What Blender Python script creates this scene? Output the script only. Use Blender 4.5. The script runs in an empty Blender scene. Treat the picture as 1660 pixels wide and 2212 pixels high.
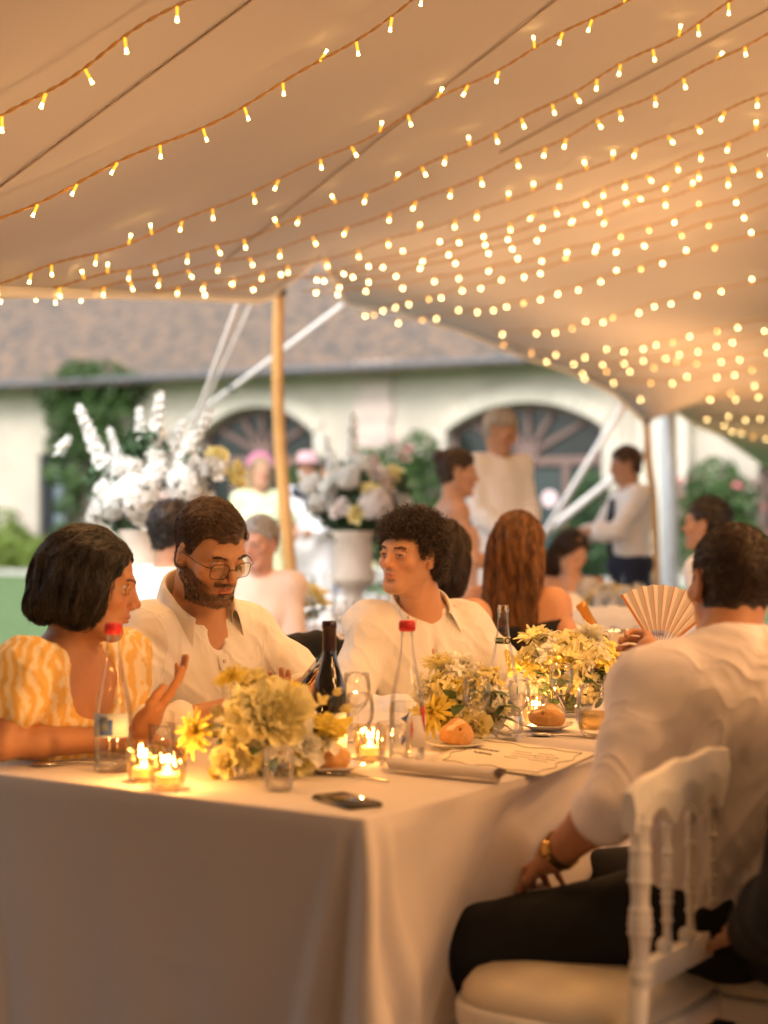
import bpy, math, random
import numpy as np
from mathutils import Vector, Matrix, Euler
random.seed(7); rng = np.random.default_rng(7)
S = bpy.context.scene
COL = S.collection
# ------------------------------------------------------------------ camera, sky, sun, exposure
CAM_H = 1.26; FPX = 3458.0; HX = 830.0; HY = 1140.0      # eye height; focal length and horizon in sketch pixels (1660 x 2212)
cam_d = bpy.data.cameras.new('camera'); cam = bpy.data.objects.new('camera', cam_d); COL.objects.link(cam)
cam.location = (0, 0, CAM_H); cam.rotation_euler = (math.radians(90), 0, 0)
cam_d.sensor_fit = 'VERTICAL'; cam_d.sensor_height = 36.0; cam_d.lens = 36.0*FPX/2212.0
cam_d.shift_y = (HY-1106.0)/2212.0
cam_d.clip_start = 0.05; cam_d.clip_end = 400
cam_d.dof.use_dof = True; cam_d.dof.focus_distance = 4.1; cam_d.dof.aperture_fstop = 1.7
S.camera = cam
W = bpy.data.worlds.new('World'); S.world = W; W.use_nodes = True
nt = W.node_tree; bg = nt.nodes['Background']
sky = nt.nodes.new('ShaderNodeTexSky'); sky.sky_type = 'NISHITA'; sky.sun_disc = False
SUN_EL, SUN_AZ = math.radians(48), math.radians(200)
sky.sun_elevation = SUN_EL; sky.sun_rotation = SUN_AZ; sky.air_density = 1.0; sky.dust_density = 4.0; sky.ozone_density = 0.6
hsv = nt.nodes.new('ShaderNodeHueSaturation'); hsv.inputs['Saturation'].default_value = 0.3    # overcast sky: nearly grey
nt.links.new(sky.outputs[0], hsv.inputs['Color']); nt.links.new(hsv.outputs[0], bg.inputs['Color'])
bg.inputs['Strength'].default_value = 0.15
sun_d = bpy.data.lights.new('sun', 'SUN'); sun = bpy.data.objects.new('sun', sun_d); COL.objects.link(sun)
sun_d.energy = .9; sun_d.angle = math.radians(25); sun_d.color = (1.0, 0.96, 0.9)
_sd = Vector((math.sin(SUN_AZ)*math.cos(SUN_EL), math.cos(SUN_AZ)*math.cos(SUN_EL), math.sin(SUN_EL)))
sun.rotation_euler = (-_sd).to_track_quat('-Z', 'Y').to_euler(); sun.location = (0, 0, 30)
S.view_settings.view_transform = 'Standard'; S.view_settings.look = 'None'
S.view_settings.exposure = 1.27; S.view_settings.gamma = 1.0; S.view_settings.use_curve_mapping = False
S.cycles.use_denoising = True
S.cycles.sample_clamp_indirect = 3.0; S.cycles.max_bounces = 8; S.cycles.transmission_bounces = 8
S.cycles.transparent_max_bounces = 12; S.cycles.caustics_reflective = False; S.cycles.caustics_refractive = False

# ------------------------------------------------------------------ library
def at(px, py, Y): return np.array(((px-HX)*Y/FPX, Y, CAM_H+(HY-py)*Y/FPX))      # a place seen at (px,py), Y metres away
def on(px, py, z):
    Y = FPX*(CAM_H-z)/(py-HY); return np.array(((px-HX)*Y/FPX, Y, z))
def tag(o, label=None, cat=None, group=None, kind=None):
    if label: o['label'] = label
    if cat: o['category'] = cat
    if group: o['group'] = group
    if kind: o['kind'] = kind
    return o
def empty(name, loc=(0, 0, 0), rz=0, parent=None):
    o = bpy.data.objects.new(name, None); COL.objects.link(o); o.location = loc; o.rotation_euler = (0, 0, rz)
    o.empty_display_size = .05
    if parent: o.parent = parent
    return o
def link(name, me, parent=None, loc=None, rot=None):
    o = bpy.data.objects.new(name, me); COL.objects.link(o)
    if parent: o.parent = parent
    if loc is not None: o.location = loc
    if rot is not None: o.rotation_euler = rot
    return o
def copy_tree(o, parent=None):
    c = o.copy(); COL.objects.link(c)
    if parent is not None: c.parent = parent
    for ch in list(o.children): copy_tree(ch, c)
    return c
def mesh(name, V, F, mat=None, smooth=True, col=None, mats=None, mi=None):
    V = np.asarray(V, dtype=np.float32)
    me = bpy.data.meshes.new(name)
    if isinstance(F, np.ndarray) and len(F):
        n, k = F.shape
        me.vertices.add(len(V)); me.vertices.foreach_set('co', V.ravel())
        me.loops.add(n*k); me.loops.foreach_set('vertex_index', F.astype(np.int32).ravel())
        me.polygons.add(n); me.polygons.foreach_set('loop_start', np.arange(n, dtype=np.int32)*k)
        me.update(calc_edges=True)
    else:
        me.from_pydata([tuple(map(float, v)) for v in V], [], [tuple(int(i) for i in f) for f in F]); me.update()
    if mats:
        for m in mats: me.materials.append(m)
    elif mat: me.materials.append(mat)
    if mi is not None: me.polygons.foreach_set('material_index', np.asarray(mi, dtype=np.int32))
    me.polygons.foreach_set('use_smooth', np.full(len(me.polygons), smooth, dtype=bool))
    if col is not None:
        a = me.color_attributes.new('Col', 'FLOAT_COLOR', 'POINT')
        c = np.ones((len(V), 4), np.float32); c[:, :3] = col; a.data.foreach_set('color', c.ravel())
    return me
class MB:
    """collects shapes into one mesh (list verts / faces, with a material index per face)"""
    def __init__(s): s.v = []; s.f = []; s.m = []; s.cur = 0
    def add(s, V, F):
        o = len(s.v); s.v.extend([tuple(map(float, p)) for p in V]); s.f.extend([tuple(int(i)+o for i in f) for f in F]); s.m.extend([s.cur]*len(F)); return s
    def box(s, c, d, rz=0, M=None):
        x, y, z = [q/2 for q in d]; V = [Vector((a*x, b*y, e*z)) for a in (-1, 1) for b in (-1, 1) for e in (-1, 1)]
        R = Matrix.Rotation(rz, 3, 'Z') if M is None else M
        V = [R @ v + Vector(c) for v in V]
        return s.add(V, [(0, 1, 3, 2), (4, 6, 7, 5), (0, 4, 5, 1), (2, 3, 7, 6), (0, 2, 6, 4), (1, 5, 7, 3)])
    def tube(s, P, r, n=8, cap=True, closed=False):
        P = [Vector(p) for p in P]; m = len(P); R = [float(q) for q in r] if hasattr(r, '__len__') else [r]*m
        V = []; F = []; up = None
        for i, p in enumerate(P):
            t = (P[(i+1) % m]-P[i-1]) if closed else (P[min(i+1, m-1)]-P[max(i-1, 0)])
            if t.length < 1e-9: t = Vector((0, 0, 1))
            t.normalize()
            if up is None: up = Vector((0, 0, 1)) if abs(t.z) < .9 else Vector((1, 0, 0))
            a = t.cross(up)
            if a.length < 1e-6: a = t.orthogonal()
            a.normalize(); b = a.cross(t); b.normalize(); up = b
            for j in range(n):
                th = 2*math.pi*j/n; V.append(p+R[i]*(math.cos(th)*a+math.sin(th)*b))
        for i in range(m if closed else m-1):
            k = (i+1) % m
            for j in range(n): q = (j+1) % n; F.append((i*n+j, i*n+q, k*n+q, k*n+j))
        if cap and not closed: F.append(tuple(range(n))[::-1]); F.append(tuple((m-1)*n+j for j in range(n)))
        return s.add(V, F)
    def lathe(s, prof, n=24, c=(0, 0, 0), M=None, sx=1, sy=1):
        V = []; F = []; m = len(prof)
        for (r, z) in prof:
            for j in range(n):
                th = 2*math.pi*j/n; v = Vector((max(r, 1e-5)*math.cos(th)*sx, max(r, 1e-5)*math.sin(th)*sy, z))
                V.append((M @ v if M is not None else v)+Vector(c))
        for i in range(m-1):
            for j in range(n): q = (j+1) % n; F.append((i*n+j, i*n+q, (i+1)*n+q, (i+1)*n+j))
        return s.add(V, F)
    def ball(s, c, r, n=10, m=7, M=None):
        r = r if hasattr(r, '__len__') else (r, r, r)
        V = []; F = []
        for i in range(m+1):
            ph = math.pi*i/m
            for j in range(n):
                th = 2*math.pi*j/n; v = Vector((r[0]*math.sin(ph)*math.cos(th), r[1]*math.sin(ph)*math.sin(th), r[2]*math.cos(ph)))
                V.append((M @ v if M is not None else v)+Vector(c))
        for i in range(m):
            for j in range(n): q = (j+1) % n; F.append((i*n+j, (i+1)*n+j, (i+1)*n+q, i*n+q))
        return s.add(V, F)
    def grid(s, P, closed_u=False):
        P = np.asarray(P); a, b = P.shape[:2]; F = []
        for i in range(a-1 if not closed_u else a):
            for j in range(b-1): k = (i+1) % a; F.append((i*b+j, k*b+j, k*b+j+1, i*b+j+1))
        return s.add(P.reshape(-1, 3), F)
    def me(s, name, mat, smooth=True):
        mats = mat if isinstance(mat, (list, tuple)) else [mat]
        return mesh(name, s.v, s.f, mats=mats, mi=s.m, smooth=smooth)
    def obj(s, name, mat, parent=None, smooth=True, loc=None, rot=None, bevel=0):
        o = link(name, s.me(name, mat, smooth), parent, loc, rot)
        if bevel:
            b = o.modifiers.new('bevel', 'BEVEL'); b.width = bevel; b.segments = 2; b.limit_method = 'ANGLE'
        return o
def bez(P, n=24):
    """smooth curve through the points P (Catmull-Rom)"""
    P = [np.asarray(p, float) for p in P]; Q = [2*P[0]-P[1]]+P+[2*P[-1]-P[-2]]; out = []
    for i in range(1, len(Q)-2):
        for k in range(n):
            t = k/n; out.append(.5*((2*Q[i])+(-Q[i-1]+Q[i+1])*t+(2*Q[i-1]-5*Q[i]+4*Q[i+1]-Q[i+2])*t*t+(-Q[i-1]+3*Q[i]-3*Q[i+1]+Q[i+2])*t**3))
    out.append(P[-1]); return np.array(out)
# value noise, vectorised
def _h(i, j, k, s):
    n = (i*374761393+j*668265263+k*2147483647+s*974711) & 0xffffffff
    n = ((n ^ (n >> 13))*1274126177) & 0xffffffff
    return ((n ^ (n >> 16)) & 0xffff)/32767.5-1
def vnoise(P, s=0):
    P = np.asarray(P, float); I = np.floor(P).astype(np.int64); f = P-I; f = f*f*(3-2*f); r = 0
    for a in (0, 1):
        for b in (0, 1):
            for c in (0, 1):
                w = (f[..., 0] if a else 1-f[..., 0])*(f[..., 1] if b else 1-f[..., 1])*(f[..., 2] if c else 1-f[..., 2])
                r = r+w*_h(I[..., 0]+a, I[..., 1]+b, I[..., 2]+c, s)
    return r
def fbm(P, o=3, s=0):
    r = 0; a = 1.0; P = np.asarray(P, float)
    for k in range(o): r = r+a*vnoise(P*(2.03**k), s+k); a *= .5
    return r
# ------------------------------------------------------------------ materials
MATS = {}
def mat(name, col, rough=.6, noise=0, scale=20, bump=0, bscale=200, metal=0, spec=.5, trans=0, ior=1.45, sss=0, sss_r=(1, .3, .15), emis=None, estr=0,
        vcol=False, sheen=0, coat=0, alpha=1, col2=None, stretch=None, tr_light=0, detail=4, crease=0, cscale=7):
    if name in MATS: return MATS[name]
    m = bpy.data.materials.new(name); m.use_nodes = True; n = m.node_tree.nodes; L = m.node_tree.links; b = n['Principled BSDF']
    b.inputs['Base Color'].default_value = (*col, 1); b.inputs['Roughness'].default_value = rough; b.inputs['Metallic'].default_value = metal
    b.inputs['Specular IOR Level'].default_value = spec; b.inputs['IOR'].default_value = ior; b.inputs['Transmission Weight'].default_value = trans
    b.inputs['Subsurface Weight'].default_value = sss; b.inputs['Subsurface Radius'].default_value = sss_r; b.inputs['Subsurface Scale'].default_value = .01
    b.inputs['Sheen Weight'].default_value = sheen; b.inputs['Coat Weight'].default_value = coat; b.inputs['Alpha'].default_value = alpha
    if emis: b.inputs['Emission Color'].default_value = (*emis, 1); b.inputs['Emission Strength'].default_value = estr
    tc = n.new('ShaderNodeTexCoord'); src = tc.outputs['Object']
    if stretch:
        mp = n.new('ShaderNodeMapping'); mp.inputs['Scale'].default_value = stretch; L.new(src, mp.inputs[0]); src = mp.outputs[0]
    base = None
    if vcol:
        a = n.new('ShaderNodeVertexColor'); a.layer_name = 'Col'; base = a.outputs[0]
    if noise or col2:
        t = n.new('ShaderNodeTexNoise'); t.inputs['Scale'].default_value = scale; t.inputs['Detail'].default_value = detail; L.new(src, t.inputs['Vector'])
        mx = n.new('ShaderNodeMix'); mx.data_type = 'RGBA'
        if col2:
            cr = n.new('ShaderNodeMapRange'); cr.inputs['From Min'].default_value = .35; cr.inputs['From Max'].default_value = .65; L.new(t.outputs['Fac'], cr.inputs[0])
            L.new(cr.outputs[0], mx.inputs['Factor']); mx.inputs[6].default_value = (*col, 1); mx.inputs[7].default_value = (*col2, 1)
            base = mx.outputs[2]
        else:
            hs = n.new('ShaderNodeHueSaturation'); mr = n.new('ShaderNodeMapRange'); mr.inputs['From Min'].default_value = .25; mr.inputs['From Max'].default_value = .75
            mr.inputs['To Min'].default_value = 1-noise; mr.inputs['To Max'].default_value = 1+noise; L.new(t.outputs['Fac'], mr.inputs[0]); L.new(mr.outputs[0], hs.inputs['Value'])
            if base is not None: L.new(base, hs.inputs['Color'])
            else: hs.inputs['Color'].default_value = (*col, 1)
            base = hs.outputs[0]
    if base is not None: L.new(base, b.inputs['Base Color'])
    if bump:
        t2 = n.new('ShaderNodeTexNoise'); t2.inputs['Scale'].default_value = bscale; t2.inputs['Detail'].default_value = 5; L.new(src, t2.inputs['Vector'])
        bp = n.new('ShaderNodeBump'); bp.inputs['Strength'].default_value = bump; bp.inputs['Distance'].default_value = .01; L.new(t2.outputs['Fac'], bp.inputs['Height']); L.new(bp.outputs[0], b.inputs['Normal'])
    if crease:
        t3 = n.new('ShaderNodeTexNoise'); t3.inputs['Scale'].default_value = cscale; t3.inputs['Detail'].default_value = 2.5; t3.inputs['Distortion'].default_value = .7; mp3 = n.new('ShaderNodeMapping'); mp3.inputs['Scale'].default_value = (1.0, 1.0, .55); mp3.inputs['Rotation'].default_value = (.3, .5, 0); L.new(tc.outputs['Object'], mp3.inputs[0]); L.new(mp3.outputs[0], t3.inputs['Vector'])
        s3 = n.new('ShaderNodeMath'); s3.operation = 'SUBTRACT'; s3.inputs[1].default_value = .5; a3 = n.new('ShaderNodeMath'); a3.operation = 'ABSOLUTE'; q3 = n.new('ShaderNodeMath'); q3.operation = 'POWER'; q3.inputs[1].default_value = .75
        L.new(t3.outputs['Fac'], s3.inputs[0]); L.new(s3.outputs[0], a3.inputs[0]); L.new(a3.outputs[0], q3.inputs[0]); b3_ = n.new('ShaderNodeBump'); b3_.inputs['Strength'].default_value = crease; b3_.inputs['Distance'].default_value = .055; b3_.invert = True; L.new(q3.outputs[0], b3_.inputs['Height'])
        if b.inputs['Normal'].is_linked: L.new(b.inputs['Normal'].links[0].from_socket, b3_.inputs['Normal'])
        L.new(b3_.outputs[0], b.inputs['Normal'])
    if tr_light:
        tl = n.new('ShaderNodeBsdfTranslucent'); ms = n.new('ShaderNodeMixShader'); ms.inputs[0].default_value = tr_light
        if base is not None: L.new(base, tl.inputs[0])
        else: tl.inputs[0].default_value = (*col, 1)
        L.new(b.outputs[0], ms.inputs[1]); L.new(tl.outputs[0], ms.inputs[2]); L.new(ms.outputs[0], n['Material Output'].inputs[0])
    MATS[name] = m; return m
def glass(name, col=(1, 1, 1), rough=0.0, dens=.0):
    """thin clear glass: refraction kept mild so that tableware stays readable, shadows stay light"""
    if name in MATS: return MATS[name]
    m = bpy.data.materials.new(name); m.use_nodes = True; n = m.node_tree.nodes; L = m.node_tree.links; n.remove(n['Principled BSDF'])
    tr = n.new('ShaderNodeBsdfTransparent'); tr.inputs[0].default_value = (*col, 1); gl = n.new('ShaderNodeBsdfGlossy'); gl.inputs['Roughness'].default_value = .03
    lw = n.new('ShaderNodeLayerWeight'); lw.inputs[0].default_value = .25; mr = n.new('ShaderNodeMapRange'); mr.inputs['To Min'].default_value = .04+dens; mr.inputs['To Max'].default_value = .6
    L.new(lw.outputs['Fresnel'], mr.inputs[0]); mx = n.new('ShaderNodeMixShader'); L.new(mr.outputs[0], mx.inputs[0]); L.new(tr.outputs[0], mx.inputs[1]); L.new(gl.outputs[0], mx.inputs[2])
    L.new(mx.outputs[0], n['Material Output'].inputs[0]); MATS[name] = m; return m
def emit(name, col, s, sample=False):
    if name in MATS: return MATS[name]
    m = bpy.data.materials.new(name); m.use_nodes = True; n = m.node_tree.nodes; n.remove(n['Principled BSDF'])
    e = n.new('ShaderNodeEmission'); e.inputs[0].default_value = (*col, 1); e.inputs[1].default_value = s
    m.node_tree.links.new(e.outputs[0], n['Material Output'].inputs[0])
    m.cycles.emission_sampling = 'AUTO' if sample else 'NONE'
    MATS[name] = m; return m
def lamp(name, loc, power, col, r, parent, down=0, up=False):
    d = bpy.data.lights.new(name, 'SPOT' if down else 'POINT'); d.energy = power; d.color = col; d.shadow_soft_size = r
    if down: d.spot_size = math.radians(down); d.spot_blend = 1.0
    rx = math.pi if up else 0
    o = bpy.data.objects.new(name, d); COL.objects.link(o); o.parent = parent; o.location = loc; o.rotation_euler = (rx, 0, 0); return o
# ------------------------------------------------------------------ sculpting with distance fields
class SDF:
    def __init__(s, M=None): s.ops = []; s.M = M or Matrix()
    def _t(s, p): return np.array(s.M @ Vector(p))
    def _sc(s): return s.M.to_scale()[0]
    def cap(s, a, b, ra, rb=None, k=.02, op='u'):
        q = s._sc(); s.ops.append(('c', s._t(a), s._t(b), ra*q, (ra if rb is None else rb)*q, k*q, op)); return s
    def chain(s, P, R, k=.02, op='u'):
        for i in range(len(P)-1): s.cap(P[i], P[i+1], R[i], R[i+1], k, op)
        return s
    def ell(s, c, r, k=.02, op='u', R=None):
        q = s._sc(); rot = (s.M.to_3x3().normalized() @ (R if R is not None else Matrix.Identity(3)))
        s.ops.append(('e', s._t(c), np.array(r, float)*q, np.array(rot), 0, k*q, op)); return s
    def bounds(s, pad=.02):
        lo = np.full(3, 9e9); hi = -lo
        for o in s.ops:
            if o[6] != 'u': continue
            if o[0] == 'c': r = max(o[3], o[4]); l = np.minimum(o[1], o[2])-r; h = np.maximum(o[1], o[2])+r
            else: r = max(o[2]); l = o[1]-r; h = o[1]+r
            lo = np.minimum(lo, l); hi = np.maximum(hi, h)
        return lo-pad, hi+pad
    def mesh(s, h, lo=None, hi=None, post=None):
        L, H = s.bounds(); lo = L if lo is None else np.maximum(L, lo); hi = H if hi is None else np.minimum(H, hi)
        n = np.maximum(np.ceil((hi-lo)/h).astype(int)+1, 3); F = np.full(n, .3, np.float32)
        ax = [(lo[d]+h*np.arange(n[d])).astype(np.float32) for d in range(3)]
        for o in s.ops:
            kind, k, op = o[0], o[5], o[6]; m = k+3*h
            if kind == 'c': r = max(o[3], o[4])+m; l = np.minimum(o[1], o[2])-r; u = np.maximum(o[1], o[2])+r
            else: r = max(o[2])+m; l = o[1]-r; u = o[1]+r
            i0 = np.clip(np.floor((l-lo)/h).astype(int), 0, n); i1 = np.clip(np.ceil((u-lo)/h).astype(int)+1, 0, n)
            if (i1 <= i0).any(): continue
            sl = tuple(slice(i0[d], i1[d]) for d in range(3))
            X = ax[0][sl[0]][:, None, None]; Yy = ax[1][sl[1]][None, :, None]; Z = ax[2][sl[2]][None, None, :]
            if kind == 'c':
                a, b, ra, rb = o[1], o[2], o[3], o[4]; d = b-a; dd = float(d@d)+1e-12
                px, py, pz = X-a[0], Yy-a[1], Z-a[2]
                t = np.clip((px*d[0]+py*d[1]+pz*d[2])/dd, 0, 1)
                D = np.sqrt((px-t*d[0])**2+(py-t*d[1])**2+(pz-t*d[2])**2)-(ra+(rb-ra)*t)
            else:
                c, r, R = o[1], o[2], o[3]; px, py, pz = X-c[0], Yy-c[1], Z-c[2]
                q = [px*R[0, j]+py*R[1, j]+pz*R[2, j] for j in range(3)]
                k0 = np.sqrt((q[0]/r[0])**2+(q[1]/r[1])**2+(q[2]/r[2])**2)+1e-9; k1 = np.sqrt((q[0]/r[0]**2)**2+(q[1]/r[1]**2)**2+(q[2]/r[2]**2)**2)+1e-9
                D = k0*(k0-1)/k1
            A = F[sl]
            if op == 'u':
                hh = np.clip(k-np.abs(A-D), 0, None)/k; F[sl] = np.minimum(A, D)-hh*hh*k*.25
            else:
                D = -D; hh = np.clip(k-np.abs(A-D), 0, None)/k; F[sl] = np.maximum(A, D)+hh*hh*k*.25
        if post is not None: F = post(F, ax)
        return nets(F, lo, h)
def nets(F, lo, h):
    s = F < 0
    C = [s[i:s.shape[0]-1+i, j:s.shape[1]-1+j, k:s.shape[2]-1+k] for i in (0, 1) for j in (0, 1) for k in (0, 1)]
    al = C[0].copy(); an = C[0].copy()
    for c in C[1:]: al &= c; an |= c
    act = an & ~al; idx = np.argwhere(act); id_ = np.full(act.shape, -1, np.int64); id_[act] = np.arange(len(idx))
    acc = np.zeros((len(idx), 3)); cnt = np.zeros(len(idx))
    I, J, K = idx.T
    for d in range(3):
        e = [(0, 0), (0, 1), (1, 0), (1, 1)]; oth = [q for q in range(3) if q != d]
        for (u, v) in e:
            o = [0, 0, 0]; o[oth[0]] = u; o[oth[1]] = v; o2 = list(o); o2[d] = 1
            a = F[I+o[0], J+o[1], K+o[2]]; b = F[I+o2[0], J+o2[1], K+o2[2]]; m = (a < 0) != (b < 0)
            t = np.where(m, a/np.where(m, a-b, 1), 0); P = np.zeros((len(idx), 3)); P[:, oth[0]] = u; P[:, oth[1]] = v; P[:, d] = t
            acc[m] += P[m]; cnt[m] += 1
    V = lo+h*(idx+acc/cnt[:, None]); Q = []
    for d in range(3):
        oth = [q for q in range(3) if q != d]; sl0 = [slice(None)]*3; sl1 = [slice(None)]*3; sl0[d] = slice(0, -1); sl1[d] = slice(1, None)
        a = s[tuple(sl0)]; b = s[tuple(sl1)]; e = np.argwhere(a != b)
        ok = (e[:, oth[0]] > 0) & (e[:, oth[1]] > 0) & (e[:, oth[0]] < act.shape[oth[0]]) & (e[:, oth[1]] < act.shape[oth[1]]); e = e[ok]
        if not len(e): continue
        q = []
        for (u, v) in ((-1, -1), (0, -1), (0, 0), (-1, 0)):
            c = e.copy(); c[:, oth[0]] += u; c[:, oth[1]] += v; q.append(id_[c[:, 0], c[:, 1], c[:, 2]])
        q = np.stack(q, 1); flip = a[e[:, 0], e[:, 1], e[:, 2]]
        if d == 1: flip = ~flip
        q[~flip] = q[~flip][:, ::-1]; Q.append(q)
    return V, np.concatenate(Q) if Q else np.zeros((0, 4), int)
def normals(V, Q):
    n = np.cross(V[Q[:, 2]]-V[Q[:, 0]], V[Q[:, 3]]-V[Q[:, 1]]); N = np.zeros_like(V)
    for j in range(4): np.add.at(N, Q[:, j], n)
    return N/(np.linalg.norm(N, axis=1, keepdims=True)+1e-12)
def relax(V, Q, it=2, f=.5):
    for _ in range(it):
        A = np.zeros_like(V); c = np.zeros(len(V))
        for j in range(4):
            a, b = Q[:, j], Q[:, (j+1) % 4]; np.add.at(A, a, V[b]); np.add.at(c, a, 1); np.add.at(A, b, V[a]); np.add.at(c, b, 1)
        V = V*(1-f)+f*A/np.maximum(c, 1)[:, None]
    return V
# ------------------------------------------------------------------ ground
def terrain(X, Y): t = np.clip((Y-14)/13, 0, 1); return .3*t*t*(3-2*t)
g = MB(); xs = np.linspace(-60, 60, 61); ys = np.concatenate([np.linspace(-20, 12, 12), np.linspace(13, 30, 18), np.linspace(35, 200, 12)])
g.grid(np.array([[(x, y, terrain(x, y)) for y in ys] for x in xs]))
lawn_m = mat('lawn', (.07, .13, .04), .9, col2=(.11, .17, .06), scale=6, bump=.6, bscale=60)
tag(g.obj('lawn', lawn_m), kind='structure')
mt = MB(); mt.box((4.0, 5.5, .006), (16, 21, .02)); tag(mt.obj('added_matting', mat('added_matting_coir', (.20, .13, .08), .95, noise=.2, scale=30), None, False), kind='structure')  # matting added under the tent to cut green bounce from the lawn
# ------------------------------------------------------------------ the long stone building
BU = np.array((.897, -.4417)); BN = np.array((-.4417, -.897)); BO = np.array((-8.4, 35.0)); GZ = .3; EZ = 4.39
def tw(px): m = (px-HX)/FPX; return (BO[1]*m-BO[0])/(BU[0]-m*(-BU[1])*-1) if False else (BO[1]*m-BO[0])/(BU[0]+.4417*m)
def Bp(t, z, out=0): p = BO+BU*t+BN*out; return (p[0], p[1], z)
bld = empty('stone_building', Bp(8, GZ)); tag(bld, 'long pale stone building with tiled roof and arched glazed doors beyond the lawn', 'building')
BI = Matrix.Translation(bld.location).inverted()
def bput(mb, name, m, parent=None, smooth=False):
    mb.v = [tuple(Vector(v)-Vector(bld.location)) for v in mb.v]; return mb.obj(name, m, parent or bld, smooth)
stone = mat('stone_wall', (.47, .42, .35), .9, noise=.14, scale=1.5, bump=.3, bscale=12)
stone_l = mat('stone_trim', (.56, .51, .43), .85, noise=.08, scale=3)
pinkst = mat('pink_stone', (.52, .42, .37), .9, noise=.1, scale=3)
ops = [(tw(430), tw(680), GZ, 3.12, 3.69), (tw(965), tw(1303), GZ, 3.10, 3.58), (tw(1637), tw(1900), GZ, 2.3, 2.75), (tw(84), tw(152), .62, 2.86, 2.86)]
ops.sort()
T0, T1 = -9.0, 34.0
def arch(o, t):
    a, b, z0, zs, za = o
    if za-zs < .01: return za
    w = (b-a)/2; hh = za-zs; R = (w*w+hh*hh)/(2*hh); c = (a+b)/2; return zs+math.sqrt(max(R*R-(t-c)**2, 0))-(R-hh)
wall = MB(); cur = T0
def panel(mb, t0, t1, z0, z1, out=0): mb.add([Bp(t0, z0, out), Bp(t1, z0, out), Bp(t1, z1, out), Bp(t0, z1, out)], [(0, 1, 2, 3)])
for o in ops:
    panel(wall, cur, o[0], GZ-.3, EZ+.05); N = 24
    if o[2] > GZ+.01: panel(wall, o[0], o[1], GZ-.3, o[2])
    for i in range(N):
        a = o[0]+(o[1]-o[0])*i/N; b = o[0]+(o[1]-o[0])*(i+1)/N
        wall.add([Bp(a, arch(o, a)), Bp(b, arch(o, b)), Bp(b, EZ+.05), Bp(a, EZ+.05)], [(0, 1, 2, 3)])
        wall.add([Bp(a, arch(o, a)), Bp(b, arch(o, b)), Bp(b, arch(o, b), -.4), Bp(a, arch(o, a), -.4)], [(3, 2, 1, 0)])
    for t, f in ((o[0], 1), (o[1], -1)):
        q = [Bp(t, o[2]), Bp(t, o[3]), Bp(t, o[3], -.4), Bp(t, o[2], -.4)]; wall.add(q, [(0, 1, 2, 3)[::f]])
    cur = o[1]
panel(wall, cur, T1, GZ-.3, EZ+.05)
bput(wall, 'wall', stone)
# lighter dressed stones round the arches: each voussoir a piece of its own
def vous(o, n, w=.30):
    a, b, z0, zs, za = o; par = []
    c = (a+b)/2; hw = (b-a)/2; hh = za-zs; R = (hw*hw+hh*hh)/(2*hh); zc = za-R; th = math.asin(min(hw/R, 1))
    for i in range(n):
        t0 = -th+2*th*(i+.03)/n; t1 = -th+2*th*(i+.97)/n; V = []
        for out in (.002, .05):
            for tt, r in ((t0, R+.004), (t1, R+.004), (t1, R+w), (t0, R+w)): V.append(Bp(c+r*math.sin(tt), zc+r*math.cos(tt), out))
        m = MB(); m.add(V, [(4, 5, 6, 7), (0, 1, 5, 4), (1, 2, 6, 5), (2, 3, 7, 6), (3, 0, 4, 7)]); bput(m, 'arch_stone', stone_l)
    for t, sgn in ((a, -1), (b, 1)):
        z = z0; k = 0
        while z < zs-.05:
            h = min(.36, zs-z); wd = .30 if k % 2 else .42; m = MB(); c2 = t+sgn*wd/2
            p = Bp(c2, z+h/2, .026); m.box(p, (wd-.01, .05, h-.015), math.atan2(BU[1], BU[0])); bput(m, 'jamb_stone', stone_l); z += h; k += 1
vous(ops[1], 13); vous(ops[2], 15)
for (pa, pb) in ((770, 852),):
    z = GZ; k = 0
    while z < EZ-.1:
        m = MB(); h = .38; a, b = tw(pa), tw(pb); m.box(Bp((a+b)/2, z+h/2, .04), (b-a-(.12 if k % 2 else 0), .08, h-.012), math.atan2(BU[1], BU[0])); bput(m, 'pilaster_stone', pinkst); z += h; k += 1
m = MB(); m.box(Bp((tw(1395)+tw(1500))/2, (GZ+EZ)/2, .22), (tw(1500)-tw(1395), .44, EZ-GZ-.1), math.atan2(BU[1], BU[0])); bput(m, 'buttress', stone_l)
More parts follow.
